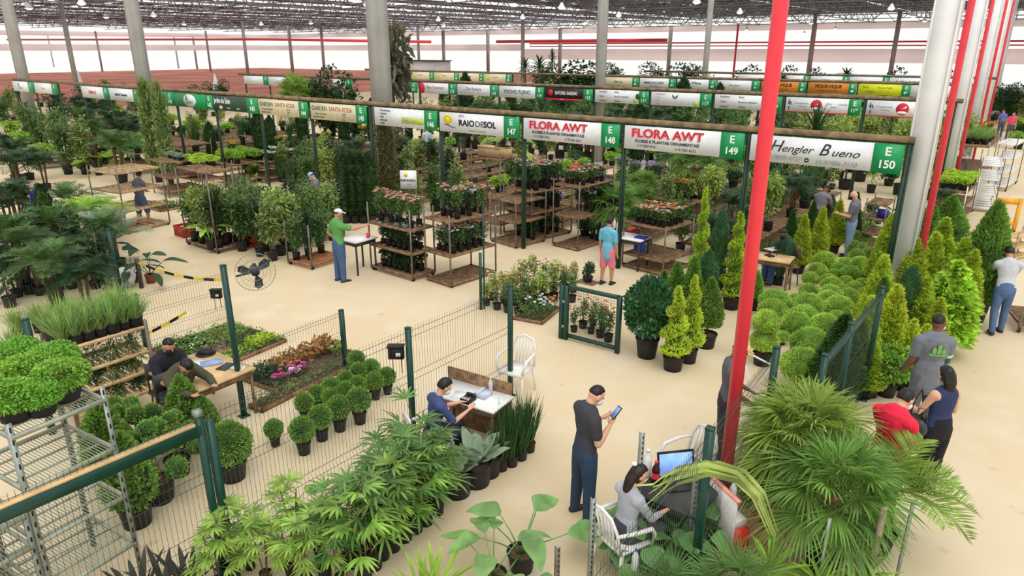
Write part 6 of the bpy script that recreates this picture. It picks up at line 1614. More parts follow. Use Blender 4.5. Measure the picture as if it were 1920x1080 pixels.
# ================================================================== stall under sign E 150
pb_ = at(1587, 481)
person('bald person in a grey T-shirt and light jeans standing on the stall path', (pb_[0], pb_[1], 0), R(58), 1.76, 'fair', cloth('mid_grey', (112, 112, 122)), .6, cloth('light_jeans2', (132, 156, 190)), head=(.3, .0), hair='bald', mask=M_maskk, bulk=1.14, vox=.011, arms=[((.14, .2, -1), (-.3, 1, .1)), ((-.14, .3, -1), (.3, 1, .15))])
pc_ = at(1528, 462)
person('person in a grey T-shirt and dark cap tending plants beside the path', (pc_[0], pc_[1] + .1, 0), R(-50), 1.74, 'brown', cloth('grey2', (120, 120, 128)), .6, cloth('dark2', (60, 60, 64)), lean=.3, head=(.4, 0), capm=(M_black, M_black), hair='crop', vox=.012, arms=[((.12, .5, -1), (-.1, .7, -.7)), ((-.12, .5, -1), (.1, .7, -.5))])
pd = at(1477, 440, 1.2)
person('seated person in a dark green polo shirt and black mask at the wooden desk', (pd[0] + .1, pd[1] + .1, 0), R(100), 1.74, 'brown', cloth('bottle_green', (38, 80, 58)), .75, cloth('jeans3', (60, 90, 140)), lean=.15, head=(.45, 0), hair='crop', mask=M_maskk, seat=.45, legs=sit, bulk=1.15, vox=.011, collar=cloth('collar_green', (70, 150, 96)), arms=[((.16, .4, -.85), (-.35, .9, .1)), ((-.16, .4, -.85), (.35, .9, .1))])
stool((pd[0] + .12, pd[1] + .1, 0), R(100), 'wooden chair under the man in the green polo', M_wood2)
tk = at(1436, 480, .78); table((tk[0], tk[1], 0), RZW + .1, 1.15, .62, 'wooden desk with papers in front of the man in the green polo', top=M_wood3, leg=M_wood2, h=.78, trestle=True)
solo('paper_sheet', MB().cbox((0, 0, .004), .36, .26, .008), M_white, 'white papers on the desk of the man in the green polo', 'paper', at(1450, 467, .782), .5)
solo('calculator', MB().cbox((0, 0, .012), .14, .2, .024).cbox((0, .06, .026), .1, .04, .006), M_black, 'black calculator on the desk of the man in the green polo', 'calculator', at(1443, 480, .782), .3)
bottle(at(1410, 470, .782), 'pale green water bottle on the desk left of the red pole', mat('pale_green', (190, 222, 206), rough=.2), M_white, .32, .06)
bk = thing('backpack', 'black backpack hanging on the green post left of the red pole', 'bag', at(1411, 395, 1.15), .3)
part('body', MB().ball((0, 0, 0), .18, .13, .28, 12), M_black, bk, True); part('strap', MB().tube([(-.08, -.1, .2), (-.05, -.2, .0), (-.08, -.1, -.2)], .015, 5), M_dgrey, bk); part('pocket', MB().ball((0, -.1, -.08), .13, .08, .12, 10), M_dgrey, bk, True)
bk = at(1355, 425, .75); solo('clothes_heap', MB().ball((0, 0, 0), .4, .25, .16, 12).ball((.15, .05, .1), .22, .18, .12, 10).ball((-.25, 0, -.05), .2, .2, .15, 10), mat('dark_cloth', (52, 54, 64), rough=.95, var=.4), 'heap of dark jackets on a rail between the tall spirals', 'clothes', bk, smooth=True)
BD = P_ball(.33, .42, 1800, .045, .022, G_dome2, G_core, pot=(.18, .14, .22), name='potted_box_ball')
for i, (x, y, r, l) in enumerate([(1501, 428, 19, 'box ball behind the two large ones at the path edge'), (1511, 442, 20, 'large box ball beside the path behind the seated man'), (1502, 457, 20, 'large box ball right at the shoulder of the seated man')]):
    p = at(x, y, .42); put(BD, l, (p[0], p[1], 0), s=1.05)
for i, (x, y) in enumerate([(1625, 404), (1612, 412), (1632, 420), (1605, 437), (1622, 440), (1602, 456), (1618, 460), (1608, 472), (1628, 470)]):
    p = at(x, y, .4); put(BD, f'small box ball on the right side of the stall path, {nth(i)} from the back', (p[0], p[1], 0), s=.62, group='small box balls by the stall path')
rk7 = at(1640, 470); rack((rk7[0] + .1, rk7[1] + .3, 0), RZW, .5, 1.0, [.15, .5, .9, 1.3], 1.4, 'small shelf with a blue box and dry grasses by the green fence')
solo('blue_box', MB().cbox((0, 0, .1), .26, .2, .2), mat('blue_box', (40, 60, 150)), 'blue box on the small shelf by the green fence', 'box', (rk7[0] + .1, rk7[1] + .1, .915), RZW)
DGP = P_grass(.55, 90, .8, .014, leafm('dry_grass', (176, 172, 116)), pot=(.1, .08, .14))
for i, (x, y) in enumerate([(1622, 480), (1636, 490), (1628, 455)]):
    p = at(x, y, .2); put(DGP, f'straw-coloured grass by the small shelf, {nth(i)} from the front', (p[0], p[1], 0), group='straw grasses by the small shelf')

# ================================================================== middle left
def stand(pr, px, py, z, label, s=1.0, sz=None, z0=0.0, rz=None, group=None):
    """stand a plant so that its point at height z lies on the sight line of a picture point"""
    p = at(px, py, z); return put(pr, label, (p[0], p[1], z0), rz, s, sz, group)
TS = [P_shrub(1.5, .34, 900, .11, .05, G_mid, (.13, .11, .24), name='potted_tall_shrub', core=False, stake=True, shell=.1),
      P_shrub(1.6, .36, 900, .12, .055, G_olive, (.13, .11, .24), name='potted_tall_shrub', core=False, stake=True, shell=.1),
      P_shrub(1.45, .36, 900, .11, .06, G_yel, (.13, .11, .24), name='potted_tall_shrub', core=False, stake=True, shell=.1),
      P_shrub(1.6, .3, 800, .1, .045, G_dark, (.13, .11, .24), name='potted_tall_shrub', core=False, stake=True, shell=.1)]
c1, PC1, _, wc1, dc1 = mk((408, 477), (351, 459), (438, 464), 330, (468, 325), 'tall trolley of mixed young trees left of the red crates')
for i, (fx, fy) in enumerate([(.15, .2), (.4, .2), (.65, .2), (.88, .25), (.2, .6), (.5, .6), (.8, .65), (.35, .9), (.68, .9)]):
    put(TS[(0, 2, 1, 3)[i % 4]], f'young leafy tree on the tall trolley left of the crates, {("front", "middle", "back")[0 if i < 4 else (1 if i < 7 else 2)]} row, {nth(i if i < 4 else (i - 4 if i < 7 else i - 7))} from left', PC1(fx, fy, 0), s=rnd.uniform(.85, 1.0), group='young trees on the tall trolley')
BAN = P_broad(6, .5, .16, .5, G_bright, pot=(.13, .11, .22), name='potted_banana', prof='oval', e0=1.35, e1=.7)
stand(BAN, 390, 420, .8, 'small banana plant with bright paddle leaves at the front of the tall trolley', z0=.12, s=1.0)
M_crate = mat('crate_red', (176, 52, 40), rough=.5)
crate(at(348, 442), RZW, 'red plastic crate at the left corner of the tall trolley', M_crate, .5, .36, .32)
crate((*at(473, 461)[:2], 0), RZW + .3, 'red plastic crate standing beside the tall shrubs', M_crate, .36, .3, .55)
c2, PC2, _, wc2, dc2 = mk((585, 507), (541, 496), (627, 484), 425, (498,), 'low flat trolley with a few plants behind the man in green', m=mat('red_wood', (168, 112, 76), rough=.7, var=.2))
for i, (fx, fy) in enumerate([(.15, .15), (.15, .5), (.2, .85), (.5, .3)]):
    put(TS[3 if i % 2 else 0], f'leafy plant on the flat trolley behind the man in green, {nth(i)} from the left', PC2(fx, fy, 0), s=.75 if i < 3 else .5, group='plants on the flat trolley')
tsx = [(455, 470), (470, 462), (488, 480), (500, 470), (512, 488), (528, 478), (445, 452), (462, 446), (480, 452), (505, 455), (530, 462), (548, 470), (560, 460), (575, 455), (600, 462), (520, 440), (545, 444), (570, 438), (592, 442), (612, 440), (455, 432), (478, 430), (625, 450), (640, 442)]
for i, (x, y) in enumerate(tsx):
    q = 'front' if i < 6 else ('middle' if i < 15 else 'back'); j = i if i < 6 else (i - 6 if i < 15 else i - 15)
    p = at(x, y); put(TS[(0, 1, 3, 0, 1, 2, 0)[i % 7]], f'tall staked shrub, {q} row of the thicket by the red crate, {nth(j)} from left', (p[0], p[1], 0), s=rnd.uniform(.85, 1.15), group='tall shrubs in the thicket')
pp_ = at(495, 352, 1.35)
person('person in a grey T-shirt bending over among the tall shrubs', (pp_[0], pp_[1], 0), R(-60), 1.72, 'tan', cloth('grey2', (120, 120, 128)), .6, cloth('dark2', (60, 60, 64)), lean=.85, head=(.7, 0), hair='crop', vox=.013, arms=[((.1, .3, -1), (0, .3, -1)), ((-.1, .3, -1), (0, .3, -1))])
pp_ = at(594, 324, 1.68)
person('person in a grey T-shirt with a light blue cap and mask among the shrubs', (pp_[0], pp_[1], 0), R(100), 1.74, 'fair', cloth('grey2', (120, 120, 128)), .6, cloth('dark2', (60, 60, 64)), lean=.15, head=(.4, 0), capm=(mat('cap_sky', (140, 190, 230)), mat('cap_sky', (140, 190, 230))), mask=M_maskb, hair='crop', vox=.013)
pp_ = at(272, 424)
person('person in a grey shirt and blue shorts pulling the wooden trolley', (pp_[0], pp_[1], 0), R(-25), 1.72, 'tan', cloth('grey3', (104, 108, 124)), .6, cloth('shorts_blue', (82, 100, 136)), shorts=True, lean=.1, head=(.2, -.3), hair='short', mask=M_maskw, vox=.012, shoe=M_shoeb, arms=[((-.2, .4, -1), (-.5, .6, -.2)), ((-.5, .1, -1), (-.3, .4, -.6))], legs=[((.05, .25, -1), (0, -.05, -1)), ((-.05, -.1, -1), (0, -.3, -1))])
mk((240, 440), (186, 430), (250, 420), 318, (434, 398, 362, 326), 'wooden tiered trolley pulled by the man in blue shorts', m=M_wood, slat=.2)
tray(at(308, 390), RZW, 1.1, .8, 'flat wooden tray of small green plants beyond the man in blue shorts', [(0, 1, 0, 1, G_mid, .14, .09, .05, 400, 'l'), (.6, .9, .4, .7, G_grey, .16, .08, .05, 60, 'l')])
tray(at(130, 350, .7), RZW, .1, .1, '', []) if False else None
BL = P_broad(6, .55, .2, .45, G_dark, pot=(.15, .11, .24), name='potted_broad_leaf', prof='oval', e0=1.4, e1=.3)
p = at(284, 530); o = put(('potted_broad_leaf', 'plant', pot_parts(.13, .1, .22, M_terra) + BL[2][2:]), 'broad-leaved plant in a terracotta pot by the barrier tape', (p[0], p[1], 0), s=.95)
p = at(250, 530); put(BL, 'dark broad-leaved plant left of the terracotta pot', (p[0], p[1], 0), s=.9)
solo('sack', MB().ball((0, 0, .22), .26, .2, .26, 12, fn=lambda d: 1 + .06 * math.sin(d[0] * 9) * math.sin(d[2] * 7)), mat('sack_white', (206, 208, 204), rough=.9, var=.2), 'white sack at the foot of the left fence post', 'sack', (*at(236, 538)[:2], 0), smooth=True)
pT0, pT1 = at(266, 540)[:2], P422
solo('fence_post', MB().cbox((0, 0, .35), .07, .07, .7), M_dgrey, 'short dark post holding the yellow barrier tape', 'post', (*pT0, 0))
mb = MB()
def tape(A, B, sag, n=18):
    for i in range(n):
        f0, f1 = i / n, (i + 1) / n
        q = [A + (B - A) * f - V3(0, 0, sag * 4 * f * (1 - f)) for f in (f0, f1)]
        mb.add([q[0] - V3(0, 0, .03), q[1] - V3(0, 0, .03), q[1] + V3(0, .004, .03), q[0] + V3(0, .004, .03)], [(0, 1, 2, 3)], (i // 2) % 2)
tape(V3(*pT0, .62), V3(*P422, .88), .12)
TM = [mat('tape_yellow', (236, 216, 50)), M_black]
solo('barrier_tape', mb, TM, 'yellow and black barrier tape strung from the short post to the fence', 'tape')
mb = MB(); q0 = P422 - WW * tC
tape(V3(*q0, .25), V3(*(P422 - WW * .5 * tC), .45), .02, 10)
solo('barrier_tape', mb, TM, 'second, lower barrier tape along the low wire fence behind the seated men', 'tape')
# left fence with tall palms behind it
G0 = at(226, 547)[:2]; hG = hgt(226, 547, 430); tG = line_at_x(G0, -WW, 92, hG)
fence(G0, G0 - WW * (tG + 2.6), [0, tG, tG + 2.6], hG - .1, 'wire fence at the left edge in front of the tall palms', pw=.08)
meter_box((G0[0] - .15, G0[1] - .1, hG - .3), 0, 'black meter box on the left fence post beside the palms')
AR = P_feather(2.0, 18, 1.0, 34, .3, .017, G_mid, trunk=(.9, .03), steep=1.25, droop=.55, canes=4, spreadc=.14, name='areca_palm')
AR2 = P_feather(1.8, 18, 1.15, 26, .34, .02, G_grey, trunk=(.5, .06), steep=1.4, droop=.35, name='grey_palm')
AR3 = P_feather(1.8, 16, 1.05, 32, .32, .02, G_dark, trunk=(.7, .03), steep=1.2, droop=.6, canes=3, name='areca_palm')
RF = P_feather(2.0, 14, .9, 40, .22, .014, G_bright, trunk=(.9, .035), steep=.9, droop=.5, name='feathery_tree', vee=.2)
for x, y, z, pr, l, s in [(205, 410, 1.3, AR2, 'grey-green feather palm rising just left of the wooden trolley', 1.05), (150, 345, 1.9, RF, 'bright feathery crown tree in the middle of the left palms', 1.1), (185, 350, 1.7, RF, 'second feathery crown tree beside the grey-green palm', 1.0), (100, 400, 1.4, AR, 'dark areca palm behind the left green post', 1.0),
                         (40, 400, 1.4, AR3, 'dark areca palm at the left edge, above the grass tufts', 1.0), (15, 330, 1.7, AR3, 'large arching palm at the extreme left edge', 1.15), (120, 470, .9, AR, 'small areca palm low behind the left wire fence', .75), (60, 480, .9, AR3, 'small areca palm low at the left wire fence', .75), (165, 470, .9, AR3, 'small areca palm right of the low ones at the wire fence', .7), (20, 500, .7, AR, 'small areca palm at the very left behind the wire fence', .7)]:
    stand(pr, x, y, z, l, s, group='palms behind the left fence')
CYC = P_cone(1.6, .2, 2600, .06, .026, G_dark2, G_core, shape=SH_col, pot=(.16, .13, .22), name='potted_upright_shrub', cat='plant')
stand(CYC, 85, 400, 1.1, 'very dark column shrub against the left green post', 1.0)
pp_ = at(57, 352, 1.1)
person('person in a blue top sitting on the floor beyond the left palms', (pp_[0], pp_[1], 0), R(-90), 1.7, 'brown', cloth('royal', (44, 52, 160)), .8, cloth('dark2', (60, 60, 64)), lean=.3, seat=.4, legs=sit, vox=.014)
DRB = P_dracaena(1.9, 64, 1.0, .07, G_mid, 1, tr=.05, droop=.75)
stand(DRB, 105, 225, 2.2, 'big drooping dracaena with striped leaves in the left background', 1.1)
stand(P_broad(6, .9, .32, .9, G_big, pot=(.18, .15, .26), name='potted_banana', prof='oval', e0=1.4, e1=.8), 40, 265, 1.6, 'banana plant with paddle leaves left of the big dracaena', 1.1)
stand(AR3, 20, 290, 1.5, 'blue-green palm below the banana plant at the left edge', 1.2); stand(AR3, 75, 300, 1.2, 'arching palm in front of the big dracaena', 1.1)
LIC = P_broad(7, .5, .6, .7, leafm('pleated_leaf', (110, 150, 30)), pot=(.16, .13, .24), name='potted_pleated_palm', prof='oval', e0=1.3, e1=.4, wave=.09)
for i, (x, y) in enumerate([(165, 265), (190, 268), (215, 245), (178, 285)]): stand(LIC, x, y, 1.0, f'yellow-green pleated palm in the left background, {nth(i)} from the left', 1.05, group='pleated palms in the left background')
HB = P_shrub(.5, .3, 900, .07, .045, G_big, (.15, .12, .2), name='potted_bush', stems=0, shell=.6)
HL = P_shrub(.6, .4, 900, .08, .045, G_bright, (.15, .12, .2), name='potted_bush', stems=0, shell=.6)
HP = P_shrub(.7, .42, 1000, .07, .045, G_purp, (.16, .13, .22), name='potted_dark_bush', stems=0, shell=.6)
HW = P_shrub(.45, .34, 600, .08, .06, G_mid, (.15, .12, .18), name='potted_hydrangea', stems=0, shell=.6, flow=[F_white], nf=60, fr=.05)
HT = P_shrub(.35, .3, 700, .05, .03, G_lime2, (.15, .12, .14), name='potted_bush', stems=0, shell=.6)
HD = P_shrub(.55, .34, 800, .08, .04, G_dark, (.15, .12, .2), name='potted_bush', stems=0, shell=.6)
HW2 = P_shrub(.3, .3, 500, .06, .035, G_grey, (.15, .12, .14), name='potted_bush', stems=0, shell=.6)
# benches of the left background: (near, left, right, top row, shelf rows), and what stands on them
bch = [((258, 330), (229, 322), (284, 322), 280, (310, 289), 'weathered bench of leafy bushes left of the dark purple bush', [(HB, 3, 2)]),
       ((330, 330), (282, 318), (378, 318), 268, (325, 275), 'broad weathered bench with a bare top below the dark purple bush', []),
       ((378, 372), (338, 362), (402, 362), 312, (340, 318), 'pine bench with lime seedlings above the tall trolley', [(HT, 2, 2)]),
       ((318, 372), (290, 362), (345, 358), 300, (360, 335, 306), 'grey rack of pale seedlings between two benches', [(HW2, 3, 1)]),
       ((440, 350), (400, 342), (470, 336), 302, (340, 310), 'bench of green bushes left of the white hydrangeas', [(HL, 3, 2)]),
       ((500, 345), (450, 336), (540, 330), 296, (335, 304), 'bench of white hydrangeas and lime bushes', [(HW, 4, 2)]),
       ((465, 300), (440, 292), (492, 290), 250, (290, 256), 'small bench of low green plants under sign E 143', [(HD, 3, 2)])]
for n, l, r, yt, sh_, lab, st_ in bch:
    o, P, _, bw, bd = mk(n, l, r, yt, sh_, lab, wheels=False)
    for pr, nx, ny in st_:
        for j in range(ny):
            for i in range(nx):
                put(pr, f'bush on the {" ".join(lab.split()[:4])}, {("front", "back")[j]} row, {nth(i)} from left', P((i + .5) / nx, (j + .5) / ny, len(sh_) - 1), s=min(1.2, bw / nx / .62), group='bushes on the left background benches')
for x, y, z, pr, l, s in [(310, 250, .5, HP, 'dark purple bush in the left background', 1.7), (290, 262, .4, HP, 'low part of dark foliage left of the purple bush', 1.2), (355, 235, .5, HL, 'bright green bush right of the purple bush', 1.5), (385, 240, .5, HL, 'bright green bush right of its brighter neighbour', 1.4), (345, 255, .4, HL, 'bright green bush low beside the purple bush', 1.2), (370, 222, .6, HL, 'bright green bush behind two others, left of sign E 143', 1.3),
                         (250, 222, .6, HD, 'blue-green hedge plant at the left of the hedge row', 1.3), (272, 224, .6, HD, 'blue-green hedge plant, second in the hedge row', 1.3), (295, 220, .6, HL, 'green hedge plant, third in the hedge row', 1.3), (320, 218, .6, HL, 'green hedge plant, right end of the hedge row', 1.3), (415, 228, .6, TS[2], 'pinkish-green shrub under sign E 143', 1.0), (440, 232, .6, HD, 'dark shrub under sign E 143', 1.6), (465, 226, .7, HD, 'dark shrub behind the small bench', 1.6)]:
    stand(pr, x, y, z, l, s)
TG = P_grass(1.3, 120, .3, .03, G_dgrass, pot=(.16, .13, .22), droop=.25, base=.12)
for i, (x, y) in enumerate([(540, 265), (560, 262), (525, 300), (545, 310)]): stand(TG, x, y, .9, f'tall upright dark grass below sign E 144, {nth(i)} from the back', 1.0, group='tall grasses below sign E 144')
for i, (x, y) in enumerate([(565, 300), (585, 295), (605, 290), (620, 300), (640, 300), (595, 315), (615, 320), (640, 322), (575, 320), (655, 310)]):
    stand(TS[i % 4], x, y, 1.0, f'leafy shrub in the thicket below sign E 145, {("back", "front")[i >= 5]} row, {nth(i % 5)} from left', 1.1, group='shrubs below sign E 145')
VINE = P_cone(3.3, .3, 2600, .16, .03, leafm('vine_leaf', (112, 112, 62)), mat('vine_core', (64, 62, 36), rough=.9), shape=SH_col, pot=(.2, .17, .28), name='potted_climber', cat='plant', up=-.9, lump=.2)
stand(VINE, 720, 225, 3.1, 'tall brownish climber hanging in front of sign E 146 and the column', 1.0)
TC = P_cone(1.9, .24, 2600, .1, .035, G_dark, G_core, shape=SH_col, pot=(.16, .13, .24), name='potted_upright_shrub', cat='plant', rough=.7)
for i, x in enumerate((645, 660, 676, 692)): stand(TC, x, 335, 1.4, f'tall dark column shrub left of the small white notice, {nth(i)} from the left', 1.0, group='dark columns by the notice')
for i, (x, y) in enumerate([(735, 300), (760, 290), (785, 285), (810, 280), (745, 330), (775, 335), (812, 330), (840, 310), (858, 330)]):
    stand(TS[(0, 3, 1)[i % 3]], x, y, 1.2, f'green shrub behind the rose trolleys below the sun-emblem sign, {nth(i)} from left', 1.05, group='shrubs behind the rose trolleys')
FERN = P_feather(.8, 16, .6, 18, .2, .03, G_bright, pot=(.14, .11, .2), name='potted_fern', steep=1.0)
for i, (x, y) in enumerate([(690, 355), (715, 350), (735, 352)]): stand(FERN, x, y, .7, f'bright fern behind the first rose trolley, {nth(i)} from the left', 1.0, group='ferns behind the first rose trolley')
# boxes on a plank shelf
rs_ = at(925, 440); zt = hgt(925, 440, 300)
rack((rs_[0], rs_[1] + .6, 0), RZW, 1.1, .7, [.3, zt], zt + .05, 'tall plank shelf carrying two wooden boxes behind the bare trolley', wheels=False)
bp_ = np.array([rs_[0], rs_[1] + .6])
solo('wooden_box', MB().cbox((0, 0, .14), .8, .3, .28).cbox((0, 0, .275), .84, .34, .03), M_card, 'long wooden box on top of the tall plank shelf', 'box', (bp_[0] - .05, bp_[1] + .1, zt + .012), RZW)
solo('wooden_box', MB().cbox((0, 0, .16), .5, .2, .32).cbox((0, 0, .31), .52, .22, .02), M_card, 'shorter wooden box at the front of the tall plank shelf', 'box', (bp_[0] + .3, bp_[1] - .22, zt + .012), RZW)
# bright palms under sign E 148, grasses, dark stalls
PLB = P_feather(1.5, 16, 1.1, 22, .36, .026, leafm('fresh_palm', (140, 170, 70), trans=.35), trunk=(.2, .05), steep=1.25, droop=.6, name='potted_palm')
for x, y, z, l in [(1140, 330, 1.2, 'bright feather palm behind the dark panel, under sign E 148'), (1165, 345, 1.0, 'bright feather palm right of the dark panel'), (1195, 330, 1.1, 'bright feather palm left of the rust-topped plants'), (1120, 345, .9, 'bright feather palm just above the dark panel')]: stand(PLB, x, y, z, l, 1.1, group='bright palms under sign E 148')

# ================================================================== the stalls behind the rows of signs
VAR = {'dark bushy shrub': HD, 'bright bushy shrub': HL, 'tall leafy shrub': TS[0], 'olive shrub': TS[1], 'dark column shrub': TC, 'feather palm': AR, 'dark feather palm': AR3, 'fan palm': FP2, 'upright grass': TG, 'dracaena': P_dracaena(.8, 40, .6, .05, G_mid), 'golden shrub': TS[2],
       'dark conifer': CD, 'golden conifer': CL2, 'blue-green column': CB, 'lilac-flowered shrub': P_shrub(.8, .34, 500, .09, .045, G_mid, (.15, .12, .2), name='potted_flowering_shrub', stems=0, flow=[F_lil], nf=50, fr=.06), 'yellow-flowered shrub': P_shrub(.7, .34, 500, .09, .045, G_mid, (.15, .12, .2), name='potted_flowering_shrub', stems=0, flow=[F_yel], nf=50, fr=.06),
       'broad-leaved plant': P_broad(9, .4, .26, .5, G_dark, pot=(.16, .13, .24)), 'grey-green agave': AG}
VAR = {k_: (v_[0], v_[1], [q for q in v_[2] if q[0] in ('pot', 'foliage', 'blossom', 'trunk')]) for k_, v_ in VAR.items()}
NM = {150: 'the script sign', 149: 'the red-lettered sign by the script sign', 148: 'the red-lettered sign by the sun sign', 147: 'the sun-emblem sign', 146: 'the lime-block sign', 145: 'the right cream sign', 144: 'the left cream sign', 143: 'the dark green sign', 142: 'the right oval sign', 141: 'the left oval sign', 140: 'the grey-script white sign', 139: 'the white sign with red name', 138: 'the pink-name sign', 137: 'the leftmost near sign',
      120: 'the red-disc sign by the column', 119: 'the left red-disc sign', 118: 'the two-column list sign', 117: 'the leaf-mark sign', 116: 'the plant-name sign', 115: 'the black sign', 114: 'the green-capitals sign', 113: 'the pale-blue-name sign', 112: 'the ribbon sign', 111: 'the tree-hidden sign',
      89: 'the yellow sign', 88: 'the right orange sign', 87: 'the left orange sign', 86: 'the faint cursive sign', 85: 'the bold mixed-case sign', 84: 'the grey-capitals sign', 83: 'the pale yellow sign', 82: 'the right green-badge sign', 81: 'the third green-badge sign'}
def bay(row, b0, b1, a0, a1, num, kinds, ny, nx, sc=1.0, benches=True, lift=.0):
    name = NM[num]
    if benches:
        for k, f in enumerate((.2, .7)):
            a = a0 + (a1 - a0) * f
            c_ = ab(a, (b0 + b1) / 2)
            rack(tuple(c_), RZW, .8, (b1 - b0) * .8, [.25, .6], .62, f'dark weathered bench behind {name}, {("right", "left")[k]} one', wheels=False, slat=.25)
    cnt = {}
    for j in range(ny):
        for i in range(nx):
            kd = kinds[(i * 2 + j * 3 + (i * j) % 2) % len(kinds)]
            a = a1 - (a1 - a0) * (i + .5) / nx + rnd.uniform(-.15, .15); b = b0 + (b1 - b0) * (j + .5) / ny + rnd.uniform(-.2, .2)
            p = ab(a, b); on = benches and abs((a - a0) / (a1 - a0) - .2) < .1 or benches and abs((a - a0) / (a1 - a0) - .7) < .1
            put(VAR[kd], f'{kd} behind {name}, {nth(j)} row, {nth(i)} from left', (p[0], p[1], .602 if on else 0), s=sc * rnd.uniform(.8, 1.15), group=f'plants behind {name}')
bw = 2.945
setk = {150: ['dark conifer', 'golden conifer', 'blue-green column', 'broad-leaved plant', 'dark bushy shrub'], 149: ['tall leafy shrub', 'upright grass', 'dark feather palm', 'golden shrub'], 148: ['dark bushy shrub', 'feather palm', 'fan palm', 'olive shrub'], 147: ['lilac-flowered shrub', 'dark bushy shrub', 'tall leafy shrub'], 146: ['dark bushy shrub', 'bright bushy shrub', 'tall leafy shrub'],
        145: ['dark bushy shrub', 'olive shrub', 'broad-leaved plant'], 144: ['dark bushy shrub', 'dark feather palm', 'golden shrub'], 143: ['olive shrub', 'bright bushy shrub', 'dark bushy shrub'], 142: ['dark bushy shrub', 'dark column shrub', 'bright bushy shrub'], 141: ['dark column shrub', 'yellow-flowered shrub', 'dark bushy shrub'], 140: ['dark bushy shrub', 'upright grass', 'bright bushy shrub'], 139: ['olive shrub', 'dark bushy shrub'], 138: ['bright bushy shrub', 'dark bushy shrub'], 137: ['olive shrub', 'dark bushy shrub']}
for n in range(149, 136, -1):
    a0 = (150 - n) * bw
    nx, ny = (3, 6) if n > 145 else ((3, 5) if n > 141 else (3, 4))
    bay(1, 1.4 if n > 146 else 1.0, 11.6, a0 + .25, a0 + bw - .25, n if n > 140 else n, setk[n], ny, nx, .95)
# either side of the path in the stall under E 150
for j, (b, a, kd) in enumerate([(1.2, 2.3, 'upright grass'), (1.6, 2.7, 'upright grass'), (2.4, 2.2, 'golden conifer'), (2.8, 2.6, 'dark conifer'), (3.6, 2.1, 'golden conifer'), (4.2, 2.5, 'dark conifer'), (4.8, 2.0, 'golden conifer'), (5.6, 2.4, 'blue-green column'), (6.2, 1.9, 'dark conifer'), (7.0, 2.3, 'dark bushy shrub'), (7.6, 1.8, 'broad-leaved plant'), (8.4, 2.2, 'dark bushy shrub'), (9.2, 1.8, 'broad-leaved plant'), (10.2, 2.2, 'dark bushy shrub'),
                               (3.2, .2, 'dark bushy shrub'), (4.4, .25, 'fan palm'), (5.6, .15, 'broad-leaved plant'), (6.6, .25, 'dark feather palm'), (7.8, .2, 'broad-leaved plant'), (9.0, .2, 'dark bushy shrub'), (10.4, .3, 'dark feather palm')]):
    p = ab(a, b); put(VAR[kd], f'{kd} on the {"left" if a > 1 else "right"} of the path under sign E 150, {nth(j if a > 1 else j - 14)} going back', (p[0], p[1], 0), s=.8, group='plants along the path under sign E 150')
n2 = {120: ['golden shrub', 'dark bushy shrub'], 119: ['golden shrub', 'dracaena', 'dark bushy shrub'], 118: ['tall leafy shrub', 'dark bushy shrub', 'yellow-flowered shrub'], 117: ['dark bushy shrub', 'tall leafy shrub'], 116: ['bright bushy shrub', 'tall leafy shrub', 'dark column shrub'], 115: ['dark feather palm', 'bright bushy shrub'], 114: ['tall leafy shrub', 'broad-leaved plant', 'dark bushy shrub'], 113: ['dracaena', 'dark bushy shrub'], 112: ['dark feather palm', 'tall leafy shrub'], 111: ['olive shrub', 'dark column shrub']}
for n in range(120, 110, -1):     # plants seen just in front of and below the second row of signs, then behind it
    a0 = .8 + (120 - n) * 2.72
    bay(2, 13.4, 24.4, a0 + .1, a0 + 2.6, n, n2[n], 5, 3, 1.55, benches=False)
for n in range(89, 80, -1):
    a0 = 2.2 + (90 - n) * 2.75
    bay(3, 26.5, 34.5, a0 + .2, a0 + 2.5, n, ['dark bushy shrub', 'tall leafy shrub', 'olive shrub', 'dark feather palm'], 3, 2, 1.7, benches=False)
CSH = P_cone(1.9, .3, 1400, .2, .05, G_olive, G_core, shape=SH_col, pot=(.16, .13, .24), name='potted_shaggy_shrub', cat='plant', rough=.9, up=.2, lump=.3)
def on_b(pr, px, py, b, label, h0, s=1.0, **k):
    """a plant on the plane of a row whose top reaches the given picture point"""
    a, z = onrow(px, py, b); p = ab(a, b); return put(pr, label, tuple(p), s=s, sz=max(.3, z / h0), **k)
YU = P_dracaena(1.6, 40, .7, .09, G_dark, 1, droop=.5, tr=.06); TR = P_shrub(3.0, 1.0, 1500, .2, .1, G_dark2, (.3, .25, .4), name='potted_tree', stems=3)
BRO = P_shrub(2.4, .7, 700, .3, .14, leafm('brown_green_leaf', (104, 104, 78)), (.3, .25, .4), name='potted_large_leaf_tree', core=False, prof='oval')
